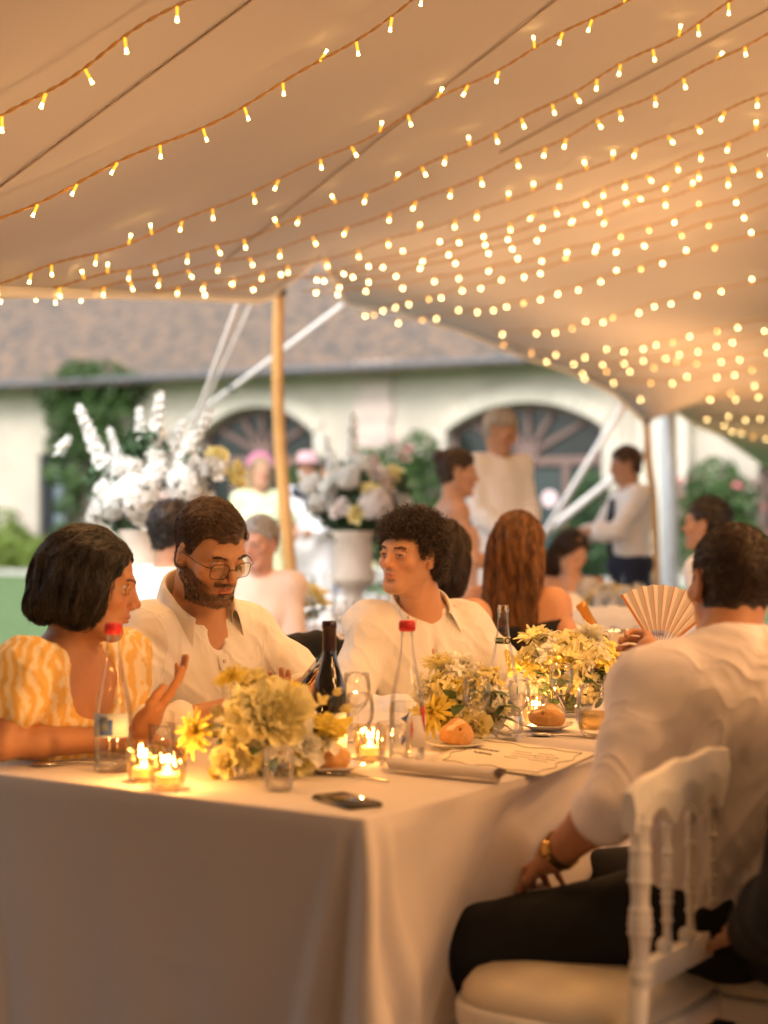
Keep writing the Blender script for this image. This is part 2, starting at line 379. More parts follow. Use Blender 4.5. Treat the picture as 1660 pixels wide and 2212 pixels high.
# doors
darkg = mat('door_glass', (.018, .024, .022), .12, spec=.6, noise=.3, scale=1.2)
wood = mat('rosy_door_frame', (.17, .105, .09), .6, noise=.1, scale=8)
iron = mat('dark_metal', (.03, .032, .035), .5)
RZB = math.atan2(BU[1], BU[0])
def barB(mb, p, q, w, dpt, out):
    (t0, z0), (t1, z1) = p, q; dx, dz = t1-t0, z1-z0; l = math.hypot(dx, dz); nx, nz = -dz/l*w/2, dx/l*w/2; V = []
    for o_ in (out, out+dpt):
        for (t, z) in ((t0-nx, z0-nz), (t1-nx, z1-nz), (t1+nx, z1+nz), (t0+nx, z0+nz)): V.append(Bp(t, z, o_))
    mb.add(V, [(3, 2, 1, 0), (4, 5, 6, 7), (0, 1, 5, 4), (1, 2, 6, 5), (2, 3, 7, 6), (3, 0, 4, 7)])
def arch_door(o, ztr, mull, fan=True, hub=None):
    d = empty('arched_door', (0, 0, 0), 0, bld)
    g_ = MB(); N = 20
    for i in range(N):
        a = o[0]+(o[1]-o[0])*i/N; b = o[0]+(o[1]-o[0])*(i+1)/N
        g_.add([Bp(a, o[2], -.33), Bp(b, o[2], -.33), Bp(b, arch(o, b), -.33), Bp(a, arch(o, a), -.33)], [(0, 1, 2, 3)])
    bput(g_, 'glass', darkg, d)
    def one(name, p, q, w=.11): f = MB(); barB(f, p, q, w, .08, -.32); bput(f, name, wood, d)
    one('transom', (o[0], ztr), (o[1], ztr), .16)
    c = (o[0]+o[1])/2
    for t in mull: one('mullion', (t, o[2]), (t, ztr-.08), .13)
    for t in (o[0]+.06, o[1]-.06): one('frame_post', (t, o[2]), (t, arch(o, t)-.02), .12)
    if fan:
        hp = (c if hub is None else hub, ztr+.12)
        for an in (28, 58, 90, 122, 152):
            L = .3
            while True:
                t = hp[0]+L*math.cos(math.radians(an)); z = hp[1]+L*math.sin(math.radians(an))
                if t < o[0]+.05 or t > o[1]-.05 or z > arch(o, t)-.06 or L > 3: break
                L += .03
            one('fan_bar', hp, (t, z), .09)
        h_ = MB(); h_.tube([Bp(hp[0], hp[1], -.30), Bp(hp[0], hp[1], -.21)], .2, 14); bput(h_, 'fan_hub', wood, d)
    a = [(o[0]+(o[1]-o[0])*i/16) for i in range(17)]; f = MB()
    for i in range(16): barB(f, (a[i], arch(o, a[i])-.06), (a[i+1], arch(o, a[i+1])-.06), .12, .07, -.31)
    bput(f, 'arch_frame', wood, d)
    return d
d1 = arch_door(ops[1], 2.62, [ops[1][0]+(ops[1][1]-ops[1][0])*k/4 for k in (1, 2, 3)])
o = ops[2]; d2 = arch_door(o, 2.5, [tw(1128), tw(1213), tw(1040)], True, (o[0]+o[1])/2)
for (pa, pb) in ((1140, 1204), (1224, 1296), (1052, 1118), (972, 1030)):
    f = MB(); f.box(Bp((tw(pa)+tw(pb))/2, 1.36, -.27), (tw(pb)-tw(pa), .05, 1.95), RZB); bput(f, 'glass_leaf', mat('door_pane', (.03, .045, .045), .08, spec=.8), d2)
f = MB(); f.tube([Bp(tw(1178), 1.80, -.245), Bp(tw(1178), 1.80, -.23)], .15, 20); bput(f, 'round_sticker', mat('sticker', (.75, .55, .58), .6), d2)
arch_door(ops[3], 1.95, [tw(1760)], False)
o = ops[0]; w_ = empty('side_window', (0, 0, 0), 0, bld)
f = MB(); panel(f, o[0], o[1], o[2], o[3], -.3); bput(f, 'glass', mat('grey_blue_shutter', (.23, .29, .33), .4, noise=.1, scale=2), w_)
f = MB(); barB(f, (o[0]+.09, o[2]), (o[0]+.09, o[3]), .18, .2, -.29); bput(f, 'frame', iron, w_)
f = MB(); barB(f, (o[0], o[3]-.05), (o[1], o[3]-.05), .10, .2, -.285); bput(f, 'lintel_frame', iron, w_)
# roof: canal tiles, the eaves course as single tiles, the slope above as one laid surface
roofm = mat('roof_tile', (.20, .135, .095), .9, col2=(.08, .074, .07), scale=3.4, bump=.4, bscale=9, detail=12)
SL = math.radians(27); rf = MB(); us = np.arange(T0, T1, .055); rows = 26; P = []
def roofz(d): return EZ+.1+d*math.tan(SL)
for k in range(rows+1):
    for e in (0, 1):
        d = -.45+.40*(k+e*.98); row = []
        if k == rows and e: continue
        for u in us:
            ph = u/.24*2*math.pi; w2 = .045*math.cos(ph)+(.03 if e == 0 else -.0)
            row.append(Bp(u, roofz(d)+w2+.02*_h(int(u/.24), k, 3, 1)*.6, -d))
        P.append(row)
rf.grid(np.array(P)); rr = bput(rf, 'roof_tile_cover', roofm, None, True); rr['kind'] = 'stuff'
tile_m = None
for i in range(int((18-T0)/.24)):
    u = T0+.24*i; V = []; F = []
    for e, d in enumerate((-.62, -.40)):
        for j in range(7):
            th = math.pi*j/6; V.append(Bp(u+.10*math.cos(th), roofz(d)+.03+.075*math.sin(th)+.01*_h(i, 2, 2, 2), -d))
    F = [(j, j+1, 8+j, 7+j) for j in range(6)]+[(0, 6, 13, 7)]
    m = MB(); m.add(V, F); bput(m, 'eave_tile', roofm)
gt = MB(); gt.tube([Bp(T0, EZ-.08, .52), Bp(T1, EZ-.08, .52)], .08, 8); bput(gt, 'gutter', mat('gutter', (.10, .10, .105), .5))
sf = MB(); sf.add([Bp(T0, EZ-.02, 0), Bp(T1, EZ-.02, 0), Bp(T1, EZ-.02, .55), Bp(T0, EZ-.02, .55)], [(0, 1, 2, 3)]); bput(sf, 'soffit', stone)
bk = MB(); bk.add([Bp(T0, GZ-.3, -9), Bp(T1, GZ-.3, -9), Bp(T1, roofz(9), -9), Bp(T0, roofz(9), -9)], [(3, 2, 1, 0)]); bput(bk, 'rear_wall', stone)
# path kerb along the wall foot
kb = MB()
for i in range(46):
    u = -8+.9*i
    kb.box(Bp(u, GZ+.02, 1.55), (.88, .35, .16), RZB)
k_ = kb.obj('path_kerb', mat('kerb_stone', (.42, .40, .37), .85, noise=.1, scale=4), smooth=False); tag(k_, kind='structure')
# ------------------------------------------------------------------ leaves and plants
def leafcloud(n, fn, size, flat=.2):
    """n small bent leaves at points from fn(i) -> (pos, normal)"""
    V = np.zeros((n, 6, 3)); 
    for i in range(n):
        p, nn = fn(i); nn = Vector(nn)+Vector(rng.normal(0, .5, 3)); nn.normalize(); a = nn.orthogonal(); a.normalize()
        a = Matrix.Rotation(rng.uniform(0, 6.28), 3, nn) @ a; b = nn.cross(a); s_ = size*rng.uniform(.6, 1.35); p = Vector(p)
        V[i] = [p-a*s_*.5, p-a*s_*.1+b*s_*.26, p+a*s_*.3+b*s_*.2, p+a*s_*.62-nn*s_*.12, p+a*s_*.3-b*s_*.2, p-a*s_*.1-b*s_*.26]
    F = np.arange(n*6).reshape(n, 6); return V.reshape(-1, 3), F
def blobpts(cs, noisy=.15):
    """sample the shells of a list of (centre, radii) blobs"""
    w = np.array([c[1][0]*c[1][1]+c[1][0]*c[1][2] for c in cs]); w = w/w.sum()
    def fn(i):
        c, r = cs[rng.choice(len(cs), p=w)]; d = rng.normal(size=3); d /= np.linalg.norm(d); q = 1-abs(rng.normal(0, noisy))
        return (c[0]+d[0]*r[0]*q, c[1]+d[1]*r[1]*q, c[2]+d[2]*r[2]*q), d
    return fn
gl_d = mat('leaf_dark', (.035, .075, .025), .55, noise=.5, scale=3, tr_light=.25)
gl_m = mat('leaf_mid', (.06, .115, .03), .55, noise=.45, scale=3, tr_light=.25)
gl_y = mat('leaf_yellow_green', (.17, .24, .04), .55, noise=.35, scale=4, tr_light=.3)
bark = mat('bark', (.09, .065, .045), .9, noise=.3, scale=20)
def plant(name, label, cat, cs, n, size, m, foot, stems=5, flowers=None, group=None):
    root = empty(name, foot); tag(root, label, cat, group); f0 = np.array(foot)
    cs = [(np.array(c)-f0, r) for c, r in cs]
    V, F = leafcloud(n, blobpts(cs), size); link('foliage', mesh('foliage', V, F, m, False), root)['kind'] = 'stuff'
    sm = MB()
    for k in range(stems):
        c = cs[k % len(cs)][0]+rng.normal(0, .1, 3); a = np.array((c[0]*.25, c[1]*.25, 0)); mid = (a+c)/2+rng.normal(0, .08, 3); mid[2] = max(mid[2], .05)
        sm.tube(bez([a, mid, c], 6), np.linspace(.03, .008, 13), 6)
    sm.obj('stem', bark, root)
    if flowers:
        fm, fn_, fs = flowers; V, F = leafcloud(fn_*5, None or (lambda i, b=blobpts(cs, .03), st={}: (st.update({i//5: b(i)}) if i//5 not in st else None) or (np.array(st[i//5][0])+rng.normal(0, fs*.3, 3)+np.array(st[i//5][1])*.04, st[i//5][1])), fs)
        link('blossom', mesh('blossom', V, F, fm, False), root)['kind'] = 'stuff'
    return root
def wp(px, z, out): p = Bp(tw(px), z, out); return np.array(p)
# ivy hanging over the left wall corner
cs = []
for px, z, r in ((140, 4.1, .5), (190, 4.35, .55), (240, 4.3, .55), (285, 4.15, .5), (160, 3.6, .5), (215, 3.6, .6), (270, 3.5, .55), (150, 3.0, .4), (205, 3.0, .5), (255, 2.9, .45), (140, 2.4, .3), (190, 2.3, .42), (165, 1.7, .33), (160, 1.1, .35), (185, .8, .4), (300, 2.6, .4), (320, 1.5, .5), (310, .8, .5), (350, 1.0, .5)):
    cs.append((wp(px, z, .25), (r, .3, r*.9)))
plant('climbing_ivy', 'dense green climber spilling over the wall above the grey window', 'climbing plant', cs, 6500, .13, gl_m, wp(175, GZ, .35), 8)
cs = [(wp(px, .3+h*.5, 1.0+.2*(k % 2)), (.55, .5, h*.55)) for k, (px, h) in enumerate(((-70, .8), (-30, 1.0), (5, 1.25), (40, 1.1), (72, 1.35), (105, 1.0), (135, .8), (165, .7)))]
plant('flowerbed_shrub', 'yellow-green low shrub border along the foot of the left wall', 'shrub', cs, 3800, .12, gl_y, wp(40, GZ, 1.0), 8, (mat('red_bloom', (.5, .06, .03), .6), 25, .05))
pinkf = mat('pink_rose', (.62, .18, .2), .6)
cs = [(wp(px, z, .5), (r, .4, r)) for px, z, r in ((690, 2.3, .45), (740, 1.6, .7), (790, 1.1, .7), (850, 1.5, .7), (880, 2.3, .6), (920, 1.9, .7), (950, 1.2, .7), (700, .9, .6), (930, 2.7, .4), (820, 2.3, .5), (900, .8, .6))]
plant('rose_bush', 'tall rose bush with pink blooms between the two arched doors', 'rose bush', cs, 6500, .12, gl_m, wp(850, GZ, .6), 9, (pinkf, 60, .10))
cs = [(wp(px, z, .8), (r, .35, r)) for px, z, r in ((1285, 1.0, .5), (1310, 1.6, .45), (1330, .8, .5), (1300, 2.0, .3), (1255, .7, .4))]
plant('door_shrub', 'dark green shrub beside the right arched door under the tent strap', 'shrub', cs, 2600, .11, gl_d, wp(1305, GZ, .8), 5)
cs = [(wp(px, z, .5), (r, .35, r)) for px, z, r in ((1520, 1.6, .5), (1560, 2.0, .5), (1600, 1.7, .5), (1580, 1.2, .55), (1530, .9, .5), (1620, 1.0, .45), (1550, 1.4, .5))]
plant('wall_rose', 'rose bush with red-pink blooms against the right-hand pale wall', 'rose bush', cs, 3600, .11, gl_m, wp(1570, GZ, .5), 6, (pinkf, 70, .10))
# ------------------------------------------------------------------ stretch tent
CP = [(0, 0, 3.35), (0, 250, 3.8), (0, 470, 4.4), (0, 628, 5.0), (-200, 640, 4.3), (400, 0, 3.75), (885, 0, 4.4), (1310, 0, 4.8), (1660, 0, 5.0), (400, 300, 5.0), (830, 300, 6.1),
      (1300, 300, 6.3), (1660, 300, 6.4), (280, 634, 6.5), (430, 560, 6.5), (560, 645, 8.6), (600, 624, 9.2), (690, 551, 8.6), (745, 648, 11.0), (830, 500, 8.0), (1300, 550, 8.4), (1660, 500, 8.0),
      (1000, 714, 11.4), (1120, 763, 11.9), (1230, 800, 12.4), (1330, 850, 12.9), (1397, 905, 13.2), (1440, 872, 14.2), (1500, 915, 15.2), (1560, 940, 16.2), (1645, 1000, 17.6), (1660, 700, 10.0), (1660, 850, 12.6), (1500, 800, 11.8), (1300, 700, 10.4)]
ctl = [at(*c) for c in CP]+[np.array(p) for p in ((-2.6, 0, 1.9), (0, 0, 2.75), (0, 2.5, 2.75), (3, 0, 3.0), (6, 3, 2.9), (8, 9, 2.5), (9, 16, 1.9), (-2.4, -4, 2.1), (3, -4, 2.8), (8, -4, 2.5))]
ctl = np.array(ctl); _n = len(ctl)
def _U(r): return np.where(r > 1e-9, r*r*np.log(r+1e-12), 0)
_K = _U(np.linalg.norm(ctl[:, None, :2]-ctl[None, :, :2], axis=2))+np.eye(_n)*2.5
_P = np.c_[np.ones(_n), ctl[:, :2]]; _A = np.block([[_K, _P], [_P.T, np.zeros((3, 3))]]); _w = np.linalg.solve(_A, np.r_[ctl[:, 2], 0, 0, 0])
def tent_z(XY):
    XY = np.atleast_2d(XY); r = np.linalg.norm(XY[:, None, :]-ctl[None, :, :2], axis=2); return _U(r)@_w[:_n]+np.c_[np.ones(len(XY)), XY]@_w[_n:]
edge = [(-3.3, 3.0, 0), (-260, 640, 4.1), (-100, 638, 4.6), (0, 630, 5.0), (280, 636, 6.5), (440, 642, 7.6), (560, 649, 8.6), (585, 640, 8.9), (604, 622, 9.2), (640, 597, 8.9), (690, 551, 8.6), (715, 598, 9.6), (742, 648, 11.0), (760, 656, 11.1), (860, 672, 11.2), (1000, 715, 11.4), (1120, 765, 11.9), (1230, 800, 12.4), (1330, 850, 12.9),
        (1385, 903, 13.15), (1400, 908, 13.2), (1412, 900, 13.3), (1440, 872, 14.2), (1500, 915, 15.2), (1560, 940, 16.2), (1645, 1000, 17.6), (1760, 1075, 19.5)]
E3 = [np.array((-3.2, 2.6, 1.9))]+[at(*e) for e in edge[1:]]
def dense(P, m):
    P = np.array(P); d = np.r_[0, np.cumsum(np.linalg.norm(np.diff(P, axis=0), axis=1))]; t = np.linspace(0, d[-1], m); return np.c_[[np.interp(t, d, P[:, k]) for k in range(3)]].T
Ed = []
for i in range(len(E3)-1):
    for k in range(8): Ed.append(E3[i]*(1-k/8)+E3[i+1]*k/8)
Ed.append(E3[-1]); Ed = np.array(Ed); nE = len(Ed)
Nr = np.c_[np.linspace(-3.4, 9.5, nE), np.full(nE, -5.0)]
rows_ = []; vs = np.concatenate([np.linspace(0, .3, 22), np.linspace(.33, 1, 26)])
for v in vs:
    XY = Ed[:, :2]*(1-v)+Nr*v; z = tent_z(XY); b = math.exp(-(v/.05)**2); z = z*(1-b)+Ed[:, 2]*b; dr = max(0, (v-.80)/.20)**1.5; dr = dr*np.clip((4.2-XY[:, 0])/2.2, 0, 1); z = z*(1-dr)+.35*dr  # unseen back of the canopy shaped low to cut daylight, open on the right
    wl = np.clip((-1.75-XY[:, 0])/1.5, 0, 1)*np.clip((4.2-XY[:, 1])/1.2, 0, 1); wl = wl*wl*(3-2*wl); z = z*(1-wl)+.3*wl  # unseen left side pulled down like a wall to block daylight
    rows_.append(np.c_[XY, z])
P = np.array(rows_).transpose(1, 0, 2)
fabric = mat('tent_fabric', (.47, .46, .50), .85, noise=.02, scale=2, bump=.05, bscale=900, tr_light=.06)
tent = empty('stretch_tent', (0, 0, 0)); tag(tent, 'cream stretch tent roof spanning overhead with scalloped hem', 'tent')
tm = MB(); tm.grid(P); tc = tm.obj('canopy', fabric, tent); sd = tc.modifiers.new('thickness', 'SOLIDIFY'); sd.thickness = .004; sd.offset = 1
# lift each string and lamp against the ceiling
def under(px, py, gap):
    """where the ray through (px,py) meets the surface `gap` below the canopy"""
    Ys = np.linspace(2.2, 19, 700); X = (px-HX)/FPX*Ys; Z = CAM_H+(HY-py)/FPX*Ys; f = tent_z(np.c_[X, Ys])-gap-Z; i = np.where(f < 0)[0]
    i = i[0] if len(i) else len(Ys)-1; return np.array((X[i], Ys[i], Z[i]))
hem = MB(); hem.tube(Ed[8:], .022, 8); hem.obj('hem', mat('hem_webbing', (.88, .86, .84), .7, bump=.3, bscale=300), tent)
for k, (a, b, dz) in enumerate((((-20, 420, 4.2), (600, -40, 4.6), .012), ((490, 560, 7.4), (1240, -30, 4.9), .012), ((1080, 330, 6.2), (1720, -10, 4.9), .012))):
    sm = MB(); pts = [tuple(under(a[0]+(b[0]-a[0])*i/39, a[1]+(b[1]-a[1])*i/39, .016)) for i in range(40)]
    sm.tube(pts, .0035, 5); sm.obj('seam', mat('seam', (.40, .34, .30), .8), tent)
pole_m = mat('pine_pole', (.55, .30, .10), .5, noise=.2, scale=6, stretch=(8, 8, 1))
def pole(label, pts, r):
    base = np.array(pts[-1]); o = empty('tent_pole', base); tag(o, label, 'tent pole')
    P = bez([np.array(p)-base for p in pts], 8); m = MB(); m.tube(P, np.linspace(r*.9, r*1.15, len(P)), 14); m.obj('pole_shaft', pole_m, o)
    c = MB(); c.tube([P[0]+np.array((0, 0, -.03)), P[0]+np.array((0, 0, .03))], r*1.25, 12); c.obj('cap', iron, o)
    f_ = MB(); f_.lathe([(0, .02), (r*2.2, .018), (r*2.4, .0)], 14); f_.obj('foot_plate', iron, o)
    return o
def pxp(px, py, Y): return at(px, py, Y)
p0 = at(603, 626, 9.2); pole('golden pine tent pole in front of the arched door, slightly bent', [p0, at(600, 800, 9.2), at(605, 960, 9.25), at(618, 1120, 9.25), (at(632, 1300, 9.3)), np.array((at(640, 1300, 9.3)[0], 9.3, 0.0))], .036)
p1 = at(1397, 906, 13.2); pole('thin orange-brown tent pole beside the man in the tie', [p1, at(1402, 1000, 13.2), at(1414, 1120, 13.2), np.array((at(1424, 1200, 13.2)[0], 13.2, 0.0))], .032)
strap_m = mat('white_strap', (.74, .72, .70), .6, bump=.2, bscale=300)
def strap(label, a, b, w=.03, group='tent straps'):
    a = np.array(a); b = np.array(b); o = empty('guy_strap', b); tag(o, label, 'strap', None); d = b-a; side = np.cross(d, (0, 1, 0)); side /= np.linalg.norm(side)
    m = MB(); m.tube([a-b, (a-b)*.5+np.array((0, 0, -.01)), np.zeros(3)], w, 6); m.obj('webbing', strap_m, o)
    r = MB(); q = (a-b)*.42; r.box(q, (w*3.2, w*2, w*4)); r.obj('ratchet', iron, o)
    s_ = MB(); s_.tube([(0, 0, -.2), (0, 0, .16)], .014, 8); s_.obj('ground_stake', iron, o)
    return o
def foot(px, py, Yg, top):
    """ground point on the line top -> (px,py,Yg) extended to z=0"""
    a = np.array(top); b = at(px, py, Yg); t = a[2]/(a[2]-b[2]) if a[2] > b[2] else 1; q = a+(b-a)*t; q[2] = terrain(0, q[1]); return q
t = at(515, 652, 8.3); strap('steep white tent strap beside the big flower arrangement', t, foot(432, 880, 9.6, t), .013)
t = at(545, 652, 8.5); strap('thin white tent strap behind the steep one', t, foot(448, 870, 10.2, t), .009)
t = at(745, 655, 11.05); strap('long slanting white tent strap passing behind the pole', t, at(345, 952, 12.45), .016)
t = at(1350, 872, 13.0); strap('steep pale strap in front of the right arched door', t, foot(1178, 1150, 14.2, t), .028)
t = at(1398, 975, 13.3); strap('flatter pale strap meeting the steep one near the right door', t, foot(1182, 1150, 14.6, t), .034)
# rolled clear side sheet hanging at the pole
m = MB(); a = at(1442, 876, 14.1); pts = [a, a*[1, 1, .5]+np.array((0.02, 0, .3)), np.array((a[0]+.03, a[1], .05))]
m.tube(bez(pts, 8), .075, 12); rs = m.obj('rolled_tent_side', mat('clear_sheet', (.56, .62, .66), .3, noise=.2, scale=6, stretch=(8, 8, 1)))
tag(rs, 'rolled pale blue clear tent side hanging right of the thin pole', 'tent side')
# ------------------------------------------------------------------ fairy lights
STR = [
 [(-60, 285), (0, 250), (120, 185), (210, 130), (300, 65), (400, 0), (470, -45)],
 [(-60, 495), (0, 473), (100, 428), (230, 365), (330, 325), (470, 253), (600, 180), (700, 135), (790, 80), (885, 0), (950, -50)],
 [(0, 597), (80, 575), (170, 552), (300, 520), (410, 482), (540, 440), (620, 400), (700, 350), (780, 310), (870, 255), (960, 200), (1060, 145), (1130, 100), (1200, 60), (1310, 5), (1400, -40)],
 [(60, 613), (220, 595), (330, 570), (440, 545), (600, 485), (720, 450), (830, 405), (920, 365), (1000, 330), (1100, 275), (1200, 225), (1300, 170), (1400, 110), (1500, 50), (1580, 0), (1650, -45)],
 [(150, 625), (300, 600), (500, 560), (620, 533), (700, 512), (800, 475), (900, 440), (1000, 400), (1090, 370), (1200, 305), (1310, 250), (1400, 210), (1540, 140), (1660, 68), (1740, 20)],
 [(350, 622), (560, 590), (780, 530), (900, 505), (1000, 470), (1100, 435), (1200, 400), (1320, 355), (1440, 300), (1560, 240), (1660, 190), (1750, 150)],
 [(400, 632), (600, 606), (800, 558), (900, 542), (1000, 520), (1100, 490), (1200, 455), (1300, 420), (1400, 375), (1500, 335), (1600, 290), (1660, 265), (1750, 225)],
 [(640, 610), (800, 575), (900, 560), (1040, 523), (1200, 483), (1320, 442), (1450, 385), (1550, 350), (1660, 310), (1750, 280)],
 [(640, 632), (830, 592), (960, 560), (1100, 533), (1250, 490), (1400, 434), (1550, 387), (1660, 350), (1750, 322)],
 [(700, 634), (900, 603), (1050, 580), (1180, 555), (1300, 520), (1450, 465), (1600, 420), (1700, 390)],
 [(780, 680), (950, 628), (1100, 603), (1250, 563), (1400, 513), (1560, 470), (1680, 440)],
 [(845, 690), (1000, 678), (1100, 650), (1200, 628), (1300, 603), (1440, 560), (1600, 515), (1700, 488)],
 [(1060, 710), (1160, 722), (1220, 703), (1320, 680), (1420, 656), (1530, 630), (1690, 600)],
 [(1075, 736), (1200, 768), (1350, 748), (1480, 727), (1600, 700), (1700, 685)],
 [(1150, 768), (1240, 786), (1300, 780), (1400, 770), (1520, 750), (1690, 715)],
 [(1235, 800), (1350, 797), (1450, 788), (1550, 770), (1690, 755)],
 [(1250, 812), (1370, 818), (1440, 828), (1520, 810), (1600, 800), (1690, 786)],
 [(1355, 858), (1400, 850), (1480, 862), (1560, 845), (1690, 828)],
 [(1380, 882), (1460, 852), (1520, 872), (1600, 858), (1690, 845)],
 [(1500, 900), (1560, 905), (1620, 900), (1690, 890)],
 [(1550, 920), (1600, 930), (1650, 945), (1700, 955)]]
for yy in (2.5, 1.1):  # two unseen strings added right of the camera as warm key light
    STR.append([np.array((x, yy-.45*(x-1.6), tent_z((x, yy-.45*(x-1.6)))[0]-.09-.05*math.sin((x+2)*1.4)**2)) for x in np.linspace(1.6, 4.8, 6)])
bulb_e = emit('bulb_glow', (1.0, .56, .16), 13.0)
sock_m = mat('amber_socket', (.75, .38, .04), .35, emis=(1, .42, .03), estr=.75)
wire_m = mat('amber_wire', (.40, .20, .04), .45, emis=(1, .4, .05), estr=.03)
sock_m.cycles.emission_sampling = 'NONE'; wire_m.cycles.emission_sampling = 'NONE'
b_ = MB(); b_.lathe([(0, 0), (.0045, -.001), (.005, -.006), (.0042, -.030), (0.001, -.031)], 8); b_.cur = 1
b_.lathe([(.001, -.029), (.0036, -.031), (.0040, -.036), (.0044, -.041), (.0060, -.0445), (.003, -.0455), (.0005, -.043)], 8)
bulb_me = b_.me('bulb', [sock_m, bulb_e])
d_ = MB(); d_.lathe([(0, 0), (.0045, -.001), (.005, -.006), (.0042, -.022), (0.001, -.023)], 8); d_.cur = 1
d_.lathe([(.001, -.020), (.0046, -.024), (.0052, -.030), (.003, -.034), (.0005, -.035)], 8)
bulb_far = d_.me('bulb_round', [sock_m, emit('bulb_glow_far', (1.0, .68, .27), 18.0)])
dim_far = d_.me('bulb_dim', [sock_m, emit('bulb_glow_dim', (1.0, .45, .12), 9.0)])
WARM = (1.0, .485, .17)
for k, pl in enumerate(STR):
    p3 = [under(a, b, .07 if k < 12 else .06) for a, b in pl] if k <= 20 else pl
    lit = (.15, .4, .65, .9) if k > 20 else (.2, .5, .8) if k < 8 else (.35, .8) if k < 13 else (.6,)
    if 2 <= k <= 8:                       # the string runs on past the frame over the right end of the table
        a, b = p3[-2], p3[-1]; dd = (b-a)/np.linalg.norm(b-a)
        for e in (.7, 1.5, 2.4): q = b+dd*e; q[2] = tent_z(q[:2])[0]-.09; p3.append(q)
        lit = (.15, .4, .62, .84, .97)
    pa_ = np.array(p3); tt_ = np.r_[0, np.cumsum(np.linalg.norm(np.diff(pa_[:, :2], axis=0), axis=1))]; tt_ /= tt_[-1]; dg = 3 if len(pa_) > 5 else 2
    te_ = np.linspace(0, 1, 30); p3 = np.stack([np.polyval(np.polyfit(tt_, pa_[:, j], dg), te_) for j in range(3)], 1)
    C3 = bez(list(p3), 4); C3 = dense(C3, max(30, int(np.linalg.norm(np.diff(C3, axis=0), axis=1).sum()/.03)))
    L = np.linalg.norm(np.diff(C3, axis=0), axis=1).sum()
    root = empty('string_light', C3[0]); place = ['nearest string, crossing the upper left corner', 'second string from the upper left', 'third string, running over the tent seam', 'fourth string from the upper left', 'fifth string from the upper left corner', 'sixth string from the upper left corner'][k] if k < 6 else \
        ['long middle string meeting the pole top', 'string just below the middle crossing', 'string running past the pole cap', 'string above the strap corner', 'string leaving the hem left of the strap corner', 'string crossing the lower middle of the canopy', 'string starting at the scalloped hem', 'string rising from the hem dip over the right door', 'short string above the right arch', 'string hugging the right hem', 'string just inside the right hem', 'string ending near the thin pole top', 'lowest string reaching the thin pole', 'short string above the right wall', 'last short string at the far right hem'][k-6] if k <= 20 else ['unseen key-light string added right of the camera', 'unseen key-light string added right of and behind the camera'][k-21]
    tag(root, 'amber fairy lights, '+place, 'string light', 'fairy light strings under the tent')
    Q = C3-C3[0]; n_ = len(Q); cb = MB(); s1 = []; s2 = []; dl = np.arange(n_)*.03
    wob = np.stack([.006*np.sin(dl*9+k), .004*np.cos(dl*7+k), .006*np.sin(dl*13+2*k)], 1)
    Q = Q+wob
    near = k < 9 or k > 20
    if near:
        T = int(n_*2.2); QQ = np.stack([np.interp(np.linspace(0, n_-1, T), np.arange(n_), Q[:, j]) for j in range(3)], 1)
        ph = np.arange(T)*.9
        for sg in (0, math.pi): cb.tube(QQ+.0028*np.stack([0*ph, np.cos(ph+sg), np.sin(ph+sg)], 1), .0021, 4)
    else: cb.tube(Q, .0035, 4)
    cb.obj('cable', wire_m, root)
    sp = .125 if k < 4 else .155 if k < 7 else .20 if k < 13 else .21
    nb = int(L/sp); rngk = np.random.default_rng(100+k)
    for i in range(nb):
        s_ = (i+.5+rngk.uniform(-.15, .15))*sp; j = min(int(s_/L*(n_-1)), n_-1); p = Q[j]
        up = rngk.random() < (.16 if k < 9 else .1)
        if near: me_ = bulb_me if p[1]+C3[0][1] < 7.5 else bulb_far
        else: me_ = dim_far if rngk.random() < .25 else bulb_far
        tx, ty = rngk.normal(0, .3, 2)
        link('bulb', me_, root, p+np.array((0, 0, -.002)), (math.pi*up+tx, ty, rngk.uniform(0, 6))).scale = (.82, .82, .82)
    # unseen lamps added in place of the bulbs' light, for canopy and table
    for fr in lit:
        j = int(fr*(n_-1)); lamp('string_glow', Q[j]+np.array((0, 0, -.55 if k > 20 else -.80)), (18.0 if k > 20 else 2.5 if fr > .8 and 2 <= k <= 8 else 1.7 if k < 8 else 5.5 if k < 12 else 8.5), WARM, .12, root, 0 if k > 20 else 168, True)
        if k < 9: lamp('string_downlight', Q[j]+np.array((0, 0, -.10)), (8 if fr > .8 and 2 <= k <= 8 else 1.2 if Q[j][1]+C3[0][1] > 6.8 else 4.5), WARM, .10, root, 150)
ap = at(345, 952, 12.45); ao = empty('anchor_post', (ap[0], ap[1], 0)); tag(ao, 'wooden anchor post that holds tent straps behind the big flower arrangement', 'post')
m = MB(); m.tube([(0, 0, -.2), (0, 0, ap[2]+.08)], .05, 12); m.obj('post_shaft', pole_m, ao); m = MB(); m.tube([(0, 0, ap[2]-.03), (0, 0, ap[2]+.03)], .058, 12); m.obj('iron_band', iron, ao)
